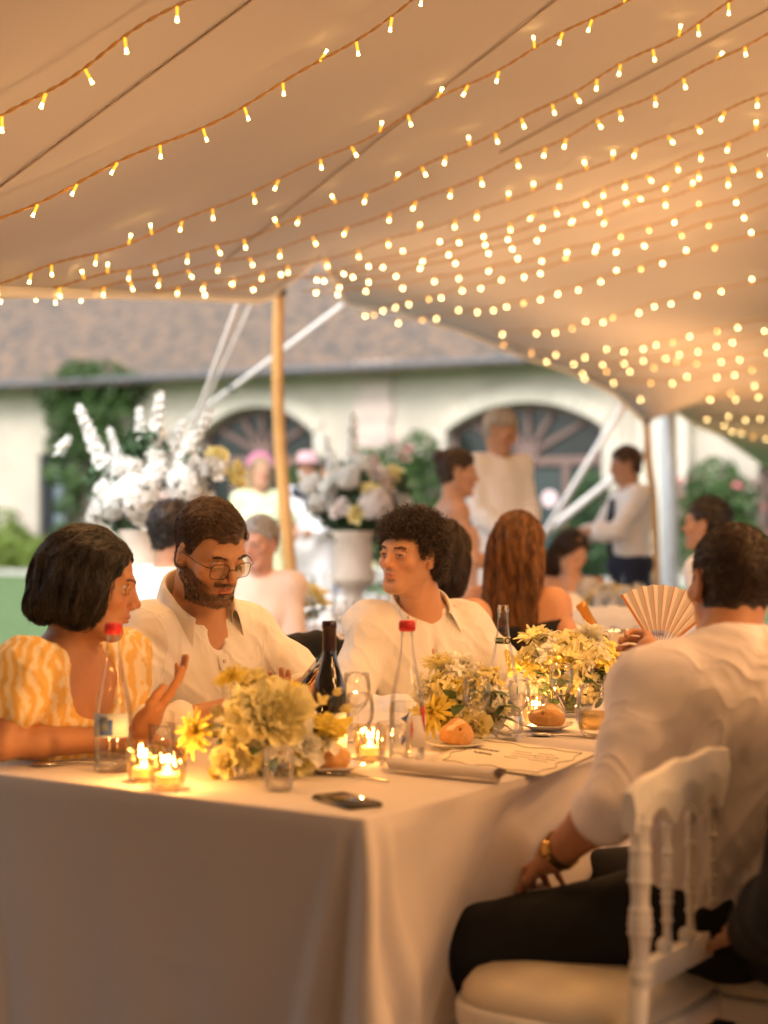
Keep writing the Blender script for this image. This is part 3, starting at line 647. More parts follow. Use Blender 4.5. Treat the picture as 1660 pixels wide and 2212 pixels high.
# ------------------------------------------------------------------ near table
TC = np.array((-.032, 2.80)); E1 = np.array((.5605, .828)); E2 = np.array((-.828, .5605)); TW, TL, TZ = 1.04, 3.35, .75
def T(t, w, z=TZ): p = TC+E1*t+E2*w; return np.array((p[0], p[1], z))
RT = math.atan2(E1[1], E1[0])
linen = mat('table_linen', (.64, .58, .54), .9, noise=.03, scale=3, bump=.15, bscale=1400, sheen=.2)
def drape(name_, L, Wd, z, drop, seed, corner=.155, mat_=None, res=.008, lap=None, round_=False):
    """a cloth over a rectangular (or round) top: local coordinates, corner at the origin, x along L, y along Wd"""
    per = []; n = []
    if round_:
        N = int(2*math.pi*L/res/2)
        for i in range(N): th = 2*math.pi*i/N; per.append((L*math.cos(th), L*math.sin(th))); n.append((math.cos(th), math.sin(th)))
    else:
        r = .012
        segs = [((r, 0), (L-r, 0), (0, -1)), ((L, r), (L, Wd-r), (1, 0)), ((L-r, Wd), (r, Wd), (0, 1)), ((0, Wd-r), (0, r), (-1, 0))]
        for k, (a, b, nn) in enumerate(segs):
            d = math.dist(a, b); m_ = int(d/res)
            for i in range(m_+1): t = i/m_; per.append((a[0]+(b[0]-a[0])*t, a[1]+(b[1]-a[1])*t)); n.append(nn)
            n2 = segs[(k+1) % 4][2]; c = (b[0]-nn[0]*r, b[1]-nn[1]*r)
            for i in range(1, 12): th = math.pi/2*i/12; q = (nn[0]*math.cos(th)+n2[0]*math.sin(th), nn[1]*math.cos(th)+n2[1]*math.sin(th)); per.append((c[0]+q[0]*r, c[1]+q[1]*r)); n.append(q)
    per = np.array(per); n = np.array(n); m_ = len(per); s = np.r_[0, np.cumsum(np.linalg.norm(np.diff(per, axis=0), axis=1))]
    cen = np.zeros(2) if round_ else np.array((L/2, Wd/2)); rows = []
    for q in (0.02, .5, .8, .95, .985): rows.append(np.c_[cen+(per-cen)*q, np.full(m_, z)])
    for a in (0, 30, 60, 90):
        a = math.radians(a); rr = .006; off = -rr+rr*math.sin(a); rows.append(np.c_[per+n*off, np.full(m_, z-rr+rr*math.cos(a))])
    cs_ = [] if round_ else [np.array(c) for c in ((0, 0), (L, 0), (L, Wd), (0, Wd))]
    f1 = fbm(np.c_[s*(9 if round_ else 2.3), s*0+seed, s*0], 3, seed); 
    if round_: f1 = np.sin(s/(2*math.pi*L)*2*math.pi*11+1.5*f1)
    for v in np.linspace(0, 1, 46)[1:]:
        v = float(v); out = .004+.03*v*v+.022*v**1.2*f1*(2.0 if round_ else 1)
        dirn = n.copy(); P_ = per.copy(); e = np.zeros(m_)
        for c in cs_:
            dv = per-c; dist = np.linalg.norm(dv, axis=1); sg = np.where(np.abs(dv[:, 0]) > np.abs(dv[:, 1]), 1, -1)*dist
            diag = (c-cen)/np.linalg.norm(c-cen)*0+np.sign(c-cen)/math.sqrt(2)
            wgt = np.exp(-(dist/(.045+.10*v))**2)
            fl = np.cos(sg/(.018+.038*v)*math.pi/1.5)
            e += wgt*v**.75*corner*(.55+.55*fl)*1.0
            dirn = dirn+(diag-dirn)*wgt[:, None]*.75
        w2 = fbm(np.c_[s*5+v*1.5, s*0+v*2.2, s*0+seed], 2, seed+4)*.006*v
        PP = P_+dirn*(out+e+w2)[:, None]; zz = np.full(m_, z-.006-v*drop)
        if lap: PP, zz = lap(per, n, s, v, PP, zz)
        rows.append(np.c_[PP, zz])
    return np.array(rows).transpose(1, 0, 2)
def lap_near(per, n, s, v, PP, zz):
    right = np.clip((-n[:, 1]), 0, 1)                       # the long side where the man in the white shirt sits
    x = per[:, 0]; q = np.clip((x-.26)/.24, 0, 1); q2 = np.clip((2.2-x)/.5, 0, 1); k = q*q*(3-2*q)*q2*right
    zz = TZ-.006-(TZ-.006-zz)*(1-.66*k)                      # cloth gathered up over his lap
    PP = PP+np.c_[0*x, -np.ones_like(x)]*(k*v**1.4*.06)[:, None]
    tt = x*1.0+v*.85; PP = PP+n*(right*(.008+.032*v)*np.sin(tt*14+2.4*v+1.2*np.sin(x*5))*np.exp(-((x-.55)/.6)**2))[:, None]
    fr = np.clip(-n[:, 0], 0, 1); y = per[:, 1]
    PP = PP+n*(fr*(.004*np.exp(-((y-.60)/.004)**2)+.012*v*np.sin(y*9+1.2*v)+.006*np.sin(y*23+3*v)*v))[:, None]
    PP = PP+n*(fr*.003*np.exp(-((zz-.42-.02*np.sin(y*5))/.006)**2)*np.exp(-((y-.45)/.12)**2))[:, None]
    return PP, zz
G = drape('x', TL, TW, TZ, .72, 3, lap=lap_near)
tb = empty('dining_table', T(0, 0, 0), RT); tag(tb, 'long trestle table under the floor-length cream cloth, nearest the viewer', 'table')
m = MB(); m.box((TL/2, TW/2, TZ-.025), (TL-.02, TW-.02, .03)); m.obj('table_top', mat('plywood', (.35, .22, .12), .6, noise=.2, scale=6), tb, False)
for x in (.35, TL-.35):
    for y in (.12, TW-.12): m = MB(); m.tube([(x, y, 0), (x, y, TZ-.04)], .016, 8); m.obj('leg', iron, tb)
cm = MB(); cm.grid(G, closed_u=True); cm.add(G[:, 0], [tuple(range(len(G)))])
cl = cm.obj('tablecloth', linen, None, True, T(0, 0, 0), (0, 0, RT)); tag(cl, 'cream linen tablecloth hanging to the floor over the nearest long table', 'tablecloth')
# ------------------------------------------------------------------ chairs
chairw = mat('white_lacquer', (.84, .82, .78), .38, noise=.05, scale=12, coat=.2)
seatm = mat('seat_cushion', (.84, .76, .60), .45, noise=.04, scale=4, bump=.12, bscale=300)
def turned(z0, z1, r, marks):
    """profile of a turned spindle with rings at the relative heights in marks"""
    P_ = []
    for i in range(61):
        t = i/60; z = z0+(z1-z0)*t; q = r*(1-.18*math.sin(t*math.pi*3)**2)
        for mk, h, w in marks: q += r*h*math.exp(-((t-mk)/w)**2)
        P_.append((q, z))
    return P_
RING = [(x, .42, .012) for x in (.12, .22, .34, .37, .40, .43, .58, .72, .88)]
def make_chair(SH=.405, BW=.45, FW=.45, D=.40, CR=.835):
    root = empty('napoleon_chair')
    s = MB(); A = []
    def outl(k, q=1.0):
        out = []
        for i in range(40):
            th = 2*math.pi*i/40; c, s_ = math.cos(th), math.sin(th); x = abs(c)**.55*math.copysign(1, c); y = abs(s_)**.55*math.copysign(1, s_)
            w = (BW+(FW-BW)*(x+1)/2)/2; out.append((D/2+x*D/2*q*k+0, y*w*q*k))
        return out
    rows = []
    for k, z in ((.02, SH+.052), (.5, SH+.050), (.8, SH+.044), (.93, SH+.034), (.99, SH+.016), (1.0, SH+.002), (.97, SH-.006)): rows.append([(x, y, z) for x, y in [(D/2+(a-D/2)*1, b) for a, b in outl(k)]])
    A = np.array(rows); s.grid(A.transpose(1, 0, 2), closed_u=True); s.obj('seat', seatm, root)
    s = MB(); rows = [[(x, y, z) for x, y in outl(k)] for k, z in ((.9, SH-.006), (1.035, SH-.006), (1.05, SH-.014), (1.05, SH-.045), (1.03, SH-.052), (.9, SH-.052))]
    s.grid(np.array(rows).transpose(1, 0, 2), closed_u=True); s.obj('seat_rail', chairw, root)
    for sy in (-1, 1):
        s = MB(); s.lathe(turned(SH-.05, 0, .018, [(.1, .3, .03), (.18, .3, .02), (.5, .2, .04), (.8, .25, .03)]), 12, (D-.03, sy*(FW/2-.03), 0)); s.obj('leg', chairw, root)
        y = sy*BW/2
        s = MB(); s.tube([(-.05, y, 0), (-.02, y, SH*.6), (0, y, SH), (-.012, y, SH+.12)], [.016, .018, .019, .018], 10); s.obj('leg', chairw, root)
        s = MB(); h0, h1 = SH+.09, CR-.05
        s.lathe(turned(0, h1-h0, .0185, [(x, .22, .012) for x in (.05, .12, .30, .345, .39, .435, .60, .78, .93)]), 16, (-.010, y, h0)); s.obj('back_post', chairw, root)
        s = MB(); s.tube([(.02, y*.9, .2), (D-.04, sy*(FW/2-.03), .2)], .009, 8); s.obj('stretcher', chairw, root)
    # crest rail, shaped plank with arches over the spindles
    N = 64; fr = []; 
    ys = np.linspace(-BW/2-.028, BW/2+.028, N); V = []; F = []
    def top(y): q = abs(y)/(BW/2+.028); return CR+.028*(1-q**2.2)+.006*math.exp(-((q-.5)/.10)**2)+.006*math.exp(-(q/.14)**2)-.014*max(0, (q-.86)/.14)**1.5
    gap = BW/5
    def bot(y): return CR-.082+.034*abs(math.cos(math.pi*(y/gap)+math.pi/2*0))**1.2*(1 if abs(y) < BW/2-.02 else 0)
    for i, y in enumerate(ys):
        cx = -.030+.022*(y/(BW/2))**2-.0
        for (x, z) in ((cx-.011, bot(y)), (cx-.014, (bot(y)+top(y))/2), (cx-.009, top(y)-.004), (cx, top(y)), (cx+.009, top(y)-.004), (cx+.014, (bot(y)+top(y))/2), (cx+.011, bot(y))): V.append((x, y, z))
    for i in range(N-1):
        for j in range(7): q = (j+1) % 7; F.append((i*7+j, i*7+q, (i+1)*7+q, (i+1)*7+j))
    F += [tuple(range(7)), tuple((N-1)*7+j for j in range(7))[::-1]]
    s = MB(); s.add(V, F); s.obj('crest_rail', chairw, root, False)
    s = MB(); s.box((-.012, 0, SH+.105), (.024, BW, .046)); 
    for k in range(6): s.ball((-.012, -BW/2+gap*(k+.5)-gap*.5+gap*.0, SH+.128), (.012, .014, .008), 10, 6)
    s.obj('lower_back_rail', chairw, root, bevel=.003)
    for k in range(4):
        y = -BW/2+gap*(k+1); s = MB(); h0, h1 = SH+.132, CR-.072
        s.lathe(turned(0, h1-h0, .0085, [(x, .50, .013) for x in (.04, .22, .36, .42, .48, .54, .74, .93)]), 10, (-.014-.008*(1-abs(y)/(BW/2)), y, h0)); s.obj('spindle', chairw, root)
        s = MB(); s.ball((-.012, y, SH+.138), (.014, .016, .014), 10, 7); s.obj('spindle_foot', chairw, root)
    return root
chair = make_chair(); chair.location = ((.428+.650)/2+.01, (2.70+3.035)/2, 0)
fc = math.atan2(.57, -.82); chair.rotation_euler = (0, 0, fc)
tag(chair, 'empty white spindle-back chair with cream seat, nearest the viewer', 'chair', 'white banquet chairs')
def put_chair(x, y, face, label, s=1.0):
    c = copy_tree(chair); c.location = (x, y, 0); c.rotation_euler = (0, 0, face); c.scale = (s, s, s); tag(c, label, 'chair', 'white banquet chairs'); return c
# ------------------------------------------------------------------ petals
def petal(L, Wd, elev, az, r0, z0, curl=.5, cup=.2, nl=4, nw=2, tip=.5, wav=0):
    """one petal: rows along the length, bent outward by curl; returns verts and faces"""
    V = []; a = elev; x = r0; z = z0; ds = L/nl; rnd = rng.uniform(-1, 1, 3)
    for i in range(nl+1):
        t = i/nl; w = Wd*.5*(math.sin(math.pi*min(t*.60+.17, 1))**.7)*(1-(t**3)*(1-tip))
        for j in range(-nw, nw+1):
            q = j/nw; lx = x-abs(q)**2*cup*w*math.sin(a)*0; 
            up = (abs(q)**2)*cup*w
            V.append((x-up*math.cos(a)*1.0+wav*rnd[0]*t*.1, q*w, z+up*math.sin(a)+wav*w*.35*math.sin(q*5+rnd[1]*3)*t))
        x += ds*math.sin(a); z += ds*math.cos(a); a += curl/nl
    R = Matrix.Rotation(az, 3, 'Z'); V = [tuple(R @ Vector(v)) for v in V]; k = 2*nw+1
    F = [(i*k+j, i*k+j+1, (i+1)*k+j+1, (i+1)*k+j) for i in range(nl) for j in range(k-1)]
    return V, F
def bloom(kind, s=1.0):
    m = MB(); u = rng.uniform
    def ring(n, L, Wd, el, r0, z0, curl=.5, cup=.3, tip=.5, ph=None, wav=.3, nl=4, nw=2):
        ph = u(0, 6) if ph is None else ph
        for i in range(n): m.add(*petal(L*s*u(.9, 1.1), Wd*s*u(.9, 1.1), math.radians(el+u(-6, 6)), ph+2*math.pi*(i+u(-.2, .2))/n, r0*s, z0*s, curl, cup, nl, nw, tip, wav))
    if kind == 'dahlia':          # full layered bloom
        for k in range(9):
            t = k/8; ring(int(6+8*t), .015+.021*t, .022+.024*t, -4+76*t, .002+.017*t, .018-.020*t, .3, .7, 1.2)
        m.cur = 1; m.ball((0, 0, .016*s), (.009*s, .009*s, .007*s), 8, 5)
    elif kind == 'mum':           # spiky chrysanthemum
        for k in range(7):
            t = k/6; ring(int(9+8*t), .016+.024*t, .010+.004*t, 0+86*t, .003, .014-.012*t, .35, .8, .7, nl=3, nw=1)
        m.cur = 1; m.ball((0, 0, .012*s), (.008*s, .008*s, .006*s), 8, 5)
    elif kind == 'daisy':         # open flower with a dark eye
        ring(8, .026, .019, 70, .005, 0, .35, .2, .8); ring(6, .023, .018, 55, .004, .002, .5, .2, .8)
        m.cur = 1; m.ball((0, 0, .004*s), (.0085*s, .0085*s, .005*s), 10, 6)
    elif kind == 'rose':
        for k in range(6):
            t = k/5; ring(int(4+3*t), .024+.010*t, .026+.012*t, -4+52*t, .003+.008*t, .010-.010*t, .5*t, .8, .9)
    elif kind == 'tulip': ring(3, .040, .030, 20, .003, 0, -.65, .9, .6); ring(3, .038, .028, 14, .002, 0, -.5, .9, .6)
    elif kind == 'head':          # hydrangea / stock head: many small florets on a dome
        for i in range(52):
            d = Vector(rng.normal(size=3)); d.z = abs(d.z)*.9-.15; d.normalize(); p = d*.034*s*u(.9, 1.08); q = Vector((0, 0, 1)).rotation_difference(d).to_matrix()
            ph = u(0, 6)
            for j in range(4):
                V, F = petal(.0085*s, .0105*s, math.radians(72), ph+j*math.pi/2, .0008, 0, .2, .3, 2, 1, 1.0, .3); m.add([q @ Vector(v)+p for v in V], F)
    elif kind == 'bighead':
        for i in range(150):
            d = Vector(rng.normal(size=3)); d.z = d.z if d.z > -.4 else -d.z; d.normalize(); p = d*.098*s*u(.93, 1.05); q = Vector((0, 0, 1)).rotation_difference(d).to_matrix(); ph = u(0, 6)
            for j in range(4): V, F = petal(.016*s, .019*s, math.radians(70), ph+j*math.pi/2, .001, 0, .2, .3, 2, 1, 1.0, .3); m.add([q @ Vector(v)+p for v in V], F)
    elif kind == 'bud': m.ball((0, 0, .008*s), (.008*s, .008*s, .011*s), 8, 6)
    return m
pw = mat('petal_white', (.93, .91, .80), .6, noise=.05, scale=30, tr_light=.22)
py = mat('petal_yellow', (.95, .80, .18), .6, noise=.08, scale=30, tr_light=.22)
pc = mat('petal_cream', (.94, .86, .46), .6, noise=.06, scale=30, tr_light=.22)
eye_g = mat('flower_eye_green', (.25, .26, .05), .8); eye_y = mat('flower_eye_yellow', (.55, .38, .05), .8); eye_d = mat('flower_eye_dark', (.06, .045, .02), .8)
fleaf = mat('bouquet_leaf', (.07, .12, .045), .5, noise=.4, scale=12, tr_light=.15); fstem = mat('flower_stem', (.10, .13, .04), .6)
BL = {}
def bloom_me(kind, v, mats, s=1.0):
    key = (kind, v, mats[0].name, s)
    if key not in BL: BL[key] = bloom(kind, s).me(kind, list(mats))
    return BL[key]
NAMES = {'dahlia': 'dahlia_bloom', 'mum': 'chrysanthemum_bloom', 'daisy': 'daisy_bloom', 'rose': 'rose_bloom', 'tulip': 'tulip_bloom', 'head': 'hydrangea_head', 'bighead': 'large_hydrangea_head', 'bud': 'flower_bud'}
def place_bloom(root, kind, p, look, s, mats, v=0, name=None):
    q = Vector((0, 0, 1)).rotation_difference(Vector(look).normalized()); o = link(name or NAMES[kind], bloom_me(kind, v, mats), root, p)
    o.rotation_mode = 'QUATERNION'; o.rotation_quaternion = q; o.scale = (s, s, s); return o
gclear = glass('clear_glass'); gtint = glass('tinted_glass', (.80, .86, .82), dens=.02)
water = glass('water', (.97, .98, .97))
Wt, Ye, Cr = pw, py, pc
def bouquet(label, base, items, nleaf, spread, hgt, seed):
    """items: (kind, px, py, forward metres, size, material, eye) seen from the viewer's side; bowl at base"""
    global rng
    rng = np.random.default_rng(seed); root = empty('flower_arrangement', base); tag(root, label, 'flowers', 'low flower arrangements on the long table'); b = np.array(base)
    bw = MB(); bw.lathe([(.0, .002), (.038, .002), (.055, .02), (.062, .05), (.055, .075), (.060, .08), (.057, .08), (.052, .074), (.059, .05), (.052, .022), (.0, .006)], 28); bw.obj('glass_bowl', gclear, root)
    st = MB()
    items = [(k_, a, b_, c_, s_*{'dahlia': .76, 'mum': .66, 'mumb': .75, 'daisy': .78, 'rose': .74, 'tulip': .85, 'head': .92, 'bud': 1}[k_], m_, e_) for (k_, a, b_, c_, s_, m_, e_) in items]
    xs_ = [q[1] for q in items]; ys_ = [q[2] for q in items]; cx_, cy_ = (min(xs_)+max(xs_))/2, (min(ys_)+max(ys_))/2+15
    for e in range(48):
        a = rng.uniform(0, 6.28); q = rng.uniform(.2, .9); kk = ['rose', 'mum', 'rose', 'head', 'rose', 'daisy', 'head', 'mum'][e % 8]
        items.append((kk, cx_+q*math.cos(a)*(max(xs_)-min(xs_))*.46, cy_+q*math.sin(a)*(max(ys_)-min(ys_))*.42, .045*(1-q), rng.uniform(.6, .9), [Wt, Cr, Ye, Wt, Cr][e % 5], eye_y))
    for (kind, px, py, fwd, s, mt, ey) in items:
        p = at(px, py, b[1]-fwd)-b; look = Vector((p[0]*.8, p[1]*.8-.09, p[2]-.04)); 
        if kind == 'mumb': kind = 'mum'; look = Vector((p[0]*.3, .2, .3))
        place_bloom(root, kind, p, look, s, (mt, ey), rng.integers(0, 3)); mid = p*np.array((.45, .45, .55))+np.array((0, 0, .02))
        st.tube(bez([(p[0]*.1, p[1]*.1, .01), mid, p-np.array(look.normalized())*.004], 6), .0016, 5)
    st.obj('stem', fstem, root)['kind'] = 'stuff'
    V, F = leafcloud(nleaf, blobpts([((0, 0, .10), (spread*.85, .09, .07)), ((spread*.4, -.01, .085), (spread*.6, .07, .06)), ((-spread*.4, -.01, .085), (spread*.6, .07, .06))], .35), .034)
    link('leaf_mass', mesh('leaf_mass', V, F, fleaf, False), root)['kind'] = 'stuff'
    for i in range(16):
        a = rng.uniform(0, 2*math.pi); r = rng.uniform(.3, 1)*spread; p = Vector((math.cos(a)*r, math.sin(a)*.08, rng.uniform(.04, .13)))
        V, F = petal(.06, .034, math.radians(rng.uniform(50, 110)), a, 0, 0, .5, .2, 5, 2, .15); lf = MB(); lf.add(V, F); lf.obj('leaf', fleaf, root, loc=p)
    return root
Wt, Ye, Cr = pw, py, pc
bouquet('nearest flower arrangement, big cream dahlia between the candle glasses and bread', on(575, 1672, TZ), [
 ('dahlia', 592, 1548, .105, 1.6, Cr, eye_y), ('mum', 425, 1585, .03, 1.35, Ye, eye_y), ('daisy', 505, 1512, .05, .95, Wt, eye_g), ('daisy', 488, 1560, .06, 1.0, Wt, eye_y),
 ('mum', 515, 1600, .06, 1.25, Cr, eye_y), ('mum', 500, 1466, .0, .95, Ye, eye_y), ('dahlia', 560, 1495, -.03, 1.0, Cr, eye_y), ('mum', 628, 1500, .02, .95, Ye, eye_y), ('rose', 540, 1480, -.04, 1.1, Cr, eye_y),
 ('tulip', 685, 1570, .03, 1.0, Ye, eye_y), ('tulip', 712, 1580, .02, 1.3, Ye, eye_y), ('tulip', 692, 1520, .03, .65, Cr, eye_y), ('tulip', 738, 1535, .0, .7, Cr, eye_y), ('tulip', 722, 1500, .0, .6, Cr, eye_y), ('daisy', 608, 1625, .08, 1.05, Wt, eye_d),
 ('rose', 660, 1610, .06, 1.0, Wt, eye_y), ('rose', 490, 1650, .07, .95, Cr, eye_y), ('tulip', 468, 1672, .06, .7, Ye, eye_y), ('rose', 560, 1590, .05, 1.1, Wt, eye_y), ('rose', 640, 1580, .05, 1.0, Wt, eye_y), ('head', 575, 1600, .02, 1.1, Wt, eye_y), ('mum', 545, 1640, .07, .8, Cr, eye_y), ('rose', 650, 1650, .06, .7, Cr, eye_y)], 150, .10, .2, 11)
bouquet('second flower arrangement, spiky yellow chrysanthemum beside the water bottle', on(1005, 1596, TZ), [
 ('mumb', 945, 1437, .01, .95, Cr, eye_g), ('mumb', 958, 1428, .0, .8, Wt, eye_g), ('mum', 938, 1540, .06, 1.5, Ye, eye_y), ('head', 985, 1465, .0, 1.1, Wt, eye_y), ('head', 960, 1490, .03, 1.1, Cr, eye_y), ('rose', 925, 1495, .03, 1.3, Wt, eye_y), ('head', 1045, 1480, .0, 1.1, Cr, eye_y),
 ('head', 1025, 1510, .03, 1.0, Cr, eye_y), ('head', 1062, 1510, .02, 1.0, Wt, eye_y), ('rose', 1025, 1570, .07, 1.3, Cr, eye_y), ('mum', 1075, 1525, .02, 1.0, Cr, eye_y), ('rose', 1000, 1440, -.02, 1.0, Wt, eye_y), ('bud', 1070, 1450, .01, .9, Ye, eye_g), ('bud', 975, 1515, .05, .9, Ye, eye_g)], 190, .10, .2, 12)
bouquet('third flower arrangement, large cream hydrangea behind the wine glasses', on(1235, 1548, TZ), [
 ('head', 1218, 1412, .0, 1.6, Cr, eye_y), ('head', 1190, 1400, .0, 1.2, Wt, eye_y), ('head', 1250, 1415, .02, 1.4, Cr, eye_y), ('mumb', 1273, 1372, .0, 1.15, Wt, eye_g), ('mumb', 1150, 1378, .0, 1.0, Cr, eye_y), ('mum', 1165, 1368, -.01, .8, Cr, eye_y), ('daisy', 1290, 1395, .0, 1.0, Cr, eye_y), ('tulip', 1120, 1450, .03, 1.6, Ye, eye_y), ('daisy', 1165, 1428, .03, 1.0, Ye, eye_y),
 ('daisy', 1145, 1440, .04, .9, Ye, eye_y), ('head', 1240, 1460, .03, 1.3, Cr, eye_y), ('head', 1270, 1480, .03, 1.2, Cr, eye_y), ('daisy', 1310, 1425, .02, 1.2, Ye, eye_y), ('daisy', 1330, 1418, .0, 1.0, Ye, eye_y), ('daisy', 1300, 1455, .02, 1.0, Ye, eye_y), ('mum', 1160, 1475, .03, 1.1, Wt, eye_y), ('head', 1285, 1410, -.02, 1.1, Wt, eye_y), ('rose', 1190, 1450, .04, 1.2, Cr, eye_y), ('daisy', 1320, 1395, -.02, .8, Ye, eye_y), ('rose', 1310, 1485, .02, 1.0, Wt, eye_y)], 230, .12, .2, 13)
# ------------------------------------------------------------------ things on the near table
def put(o, p, rz=0): o.location = p; o.rotation_euler = (0, 0, rz); return o
def text(s, size, parent, loc, rot, m, name='lettering', ext=.0003, bend=None, shear=0, bold=0):
    cu = bpy.data.curves.new(name, 'FONT'); cu.body = s; cu.size = size; cu.align_x = 'CENTER'; cu.align_y = 'CENTER'; cu.extrude = ext; cu.shear = shear; cu.offset = bold; cu.resolution_u = 3
    o = bpy.data.objects.new(name, cu); COL.objects.link(o); dg = bpy.context.evaluated_depsgraph_get(); me = bpy.data.meshes.new_from_object(o.evaluated_get(dg)); bpy.data.objects.remove(o)
    if bend:
        for v in me.vertices:
            a = v.co.x/bend; x, z = v.co.x, v.co.z; v.co = (math.sin(a)*(bend+z), v.co.y, math.cos(a)*(bend+z)-bend)
    me.materials.clear(); me.materials.append(m); return link(name, me, parent, loc, rot)
def bottle(name, label, p, H, R, gl, neck_r=.0135, cap=None, fill=None, shoulder=.52, grp=None):
    root = empty(name, p); tag(root, label, 'bottle', grp); pr = [(0, .004), (R*.8, .0), (R*.97, .004), (R, .012)]
    for i in range(25):
        t = i/24; z = H*(.30+(.93-.30)*t); r = neck_r+(R-neck_r)*(.5+.5*math.cos(math.pi*min(1, max(0, (t-.02)/.93))))**.95; pr.append((r, z))
    pr += [(neck_r, H*.95), (neck_r+.002, H*.955), (neck_r+.002, H*.97), (neck_r, H*.975), (neck_r, H*1.0), (neck_r-.003, H), (neck_r-.003, H*.9)]
    b = MB(); b.lathe(pr, 32); b.obj('bottle_body', gl, root)
    if fill:
        w_ = MB(); top = H*fill[0]; q = [(0, .01)]+[(r*.93, z) for r, z in pr[3:28] if z < top]+[(max(np.interp(top, [z for r, z in pr[3:28]], [r for r, z in pr[3:28]])*.93, .001), top), (0, top)]; w_.lathe(q, 28); w_.obj('drink', fill[1], root)
    if cap:
        c = MB(); c.lathe([(0, H+.006), (neck_r+.002, H+.006), (neck_r+.004, H+.002), (neck_r+.004, H-.016), (neck_r+.002, H-.018)], 20)
        for k in range(20): a = 2*math.pi*k/20; c.box(((neck_r+.004)*math.cos(a), (neck_r+.004)*math.sin(a), H-.007), (.0016, .0016, .017), a)
        c.obj('cap', cap, root)
    return root
def wrap(root, name, R, a0, a1, z0, z1, m, th=.0006):
    g_ = MB(); N = 20; P_ = []
    for i in range(N+1):
        a = a0+(a1-a0)*i/N; P_.append([(R*math.cos(a), R*math.sin(a), z0), (R*math.cos(a), R*math.sin(a), z1)])
    g_.grid(np.array(P_)); o = g_.obj(name, m, root); s_ = o.modifiers.new('t', 'SOLIDIFY'); s_.thickness = th; return o
redcap = mat('red_cap', (.60, .03, .03), .4); paper = mat('label_paper', (.72, .68, .60), .7); blue = mat('label_blue', (.05, .10, .34), .6); redp = mat('label_red', (.55, .04, .05), .6)
greenp = mat('label_green', (.02, .25, .12), .6); blackp = mat('print_dark', (.02, .03, .03), .6); inkp = mat('menu_ink', (.16, .12, .08), .8)
D = -math.pi/2
b1 = bottle('water_bottle', 'nearly empty red-capped water bottle before the woman in yellow', on(245, 1666, TZ), .305, .041, gclear, cap=redcap, fill=(.13, water))
lb1 = wrap(b1, 'label', .0418, D-1.0, D+1.0, .075, .125, mat('pale_label', (.45, .50, .55), .6)); wrap(lb1, 'blue_print', .0424, D-.55, D+.15, .08, .112, blue); wrap(lb1, 'dark_print', .0426, D-.5, D-.1, .09, .118, mat('grey_print', (.12, .15, .2), .6))
b2 = bottle('water_bottle', 'red-capped water bottle with red and blue label, half full', on(880, 1640, TZ), .300, .040, gclear, cap=redcap, fill=(.42, water))
lb2 = wrap(b2, 'label', .0408, D-.1, D+1.45, .03, .10, mat('clear_white_label', (.74, .70, .66), .7))
def tri_wrap(root, name, R, pts, m):
    V = []; 
    for rr in (R, R+.0006):
        for a, z in pts: V.append((rr*math.cos(a), rr*math.sin(a), z))
    n_ = len(pts); g_ = MB(); g_.add(V, [tuple(range(n_, 2*n_)), tuple(range(n_))[::-1]]+[(i, (i+1) % n_, n_+(i+1) % n_, n_+i) for i in range(n_)]); g_.obj(name, m, root)
tri_wrap(lb2, 'blue_print', .0415, [(D-.35, .095), (D-.10, .10), (D+.15, .112), (D-.1, .085), (D-.3, .08)], blue); tri_wrap(lb2, 'blue_print', .0415, [(D-.4, .05), (D-.05, .07), (D+.0, .052), (D-.3, .035)], blue)
tri_wrap(lb2, 'red_print', .0415, [(D+.05, .05), (D+.25, .095), (D+.32, .07), (D+.2, .045)], redp); tri_wrap(lb2, 'red_print', .0415, [(D+.75, .118), (D+1.15, .12), (D+1.2, .06), (D+.95, .085)], redp)
b3 = bottle('water_bottle', 'green-lettered sparkling water bottle without cap beside the third flowers', on(1087, 1583, TZ), .318, .038, gclear, fill=(.02, water))
b3['group'] = 'x'; del b3['group']
lb3 = wrap(b3, 'label', .0388, D-.55, D+1.1, .045, .125, paper); tri_wrap(lb3, 'green_band', .0396, [(D-.5, .085), (D+.2, .098), (D+1.05, .118), (D+1.05, .100), (D+.3, .070), (D-.5, .062)], greenp)
text('BADOIT', .022, lb3, (.0402*math.cos(D+.45), .0402*math.sin(D+.45), .090), (math.pi/2, -.12, .45), paper, bend=None, bold=.0006)
text('33', .02, lb3, (.0402*math.cos(D+.0), .0402*math.sin(D+.0), .054), (math.pi/2, 0, 0), blackp, bold=.0006)
nl3 = wrap(b3, 'neck_label', .0222, D-1.2, D+.9, .222, .240, mat('neck_label_paper', (.70, .66, .45), .7)); wrap(nl3, 'neck_band', .0229, D-.95, D-.05, .2245, .2375, mat('label_dark_green', (.01, .09, .05), .6))
text('BADOIT', .0078, nl3, (.0236*math.cos(D-.5), .0236*math.sin(D-.5), .231), (math.pi/2, 0, -.5), paper, bend=None)
r_ = MB(); a = D+.45; c = Vector((.0238*math.cos(a), .0238*math.sin(a), .231)); u_ = Vector((-math.sin(a), math.cos(a), 0)); r_.tube([c+u_*.007*math.cos(t)+Vector((0, 0, .007*math.sin(t))) for t in np.linspace(0, 2*math.pi, 21)[:-1]], .0014, 6, closed=True); r_.obj('ring_emblem', blackp, nl3)
tri = mat('dark_wine_glass', (.012, .010, .006), .08, spec=.7, coat=.5)
wn = empty('wine_bottle', on(712, 1633, TZ)); tag(wn, 'dark wine bottle with burgundy capsule behind the nearest flowers', 'bottle')
m = MB(); m.lathe([(0, .004), (.034, 0), (.039, .008), (.039, .135), (.036, .158), (.025, .19), (.0165, .22), (.0145, .24), (.0145, .30)], 32); m.obj('bottle_body', tri, wn)
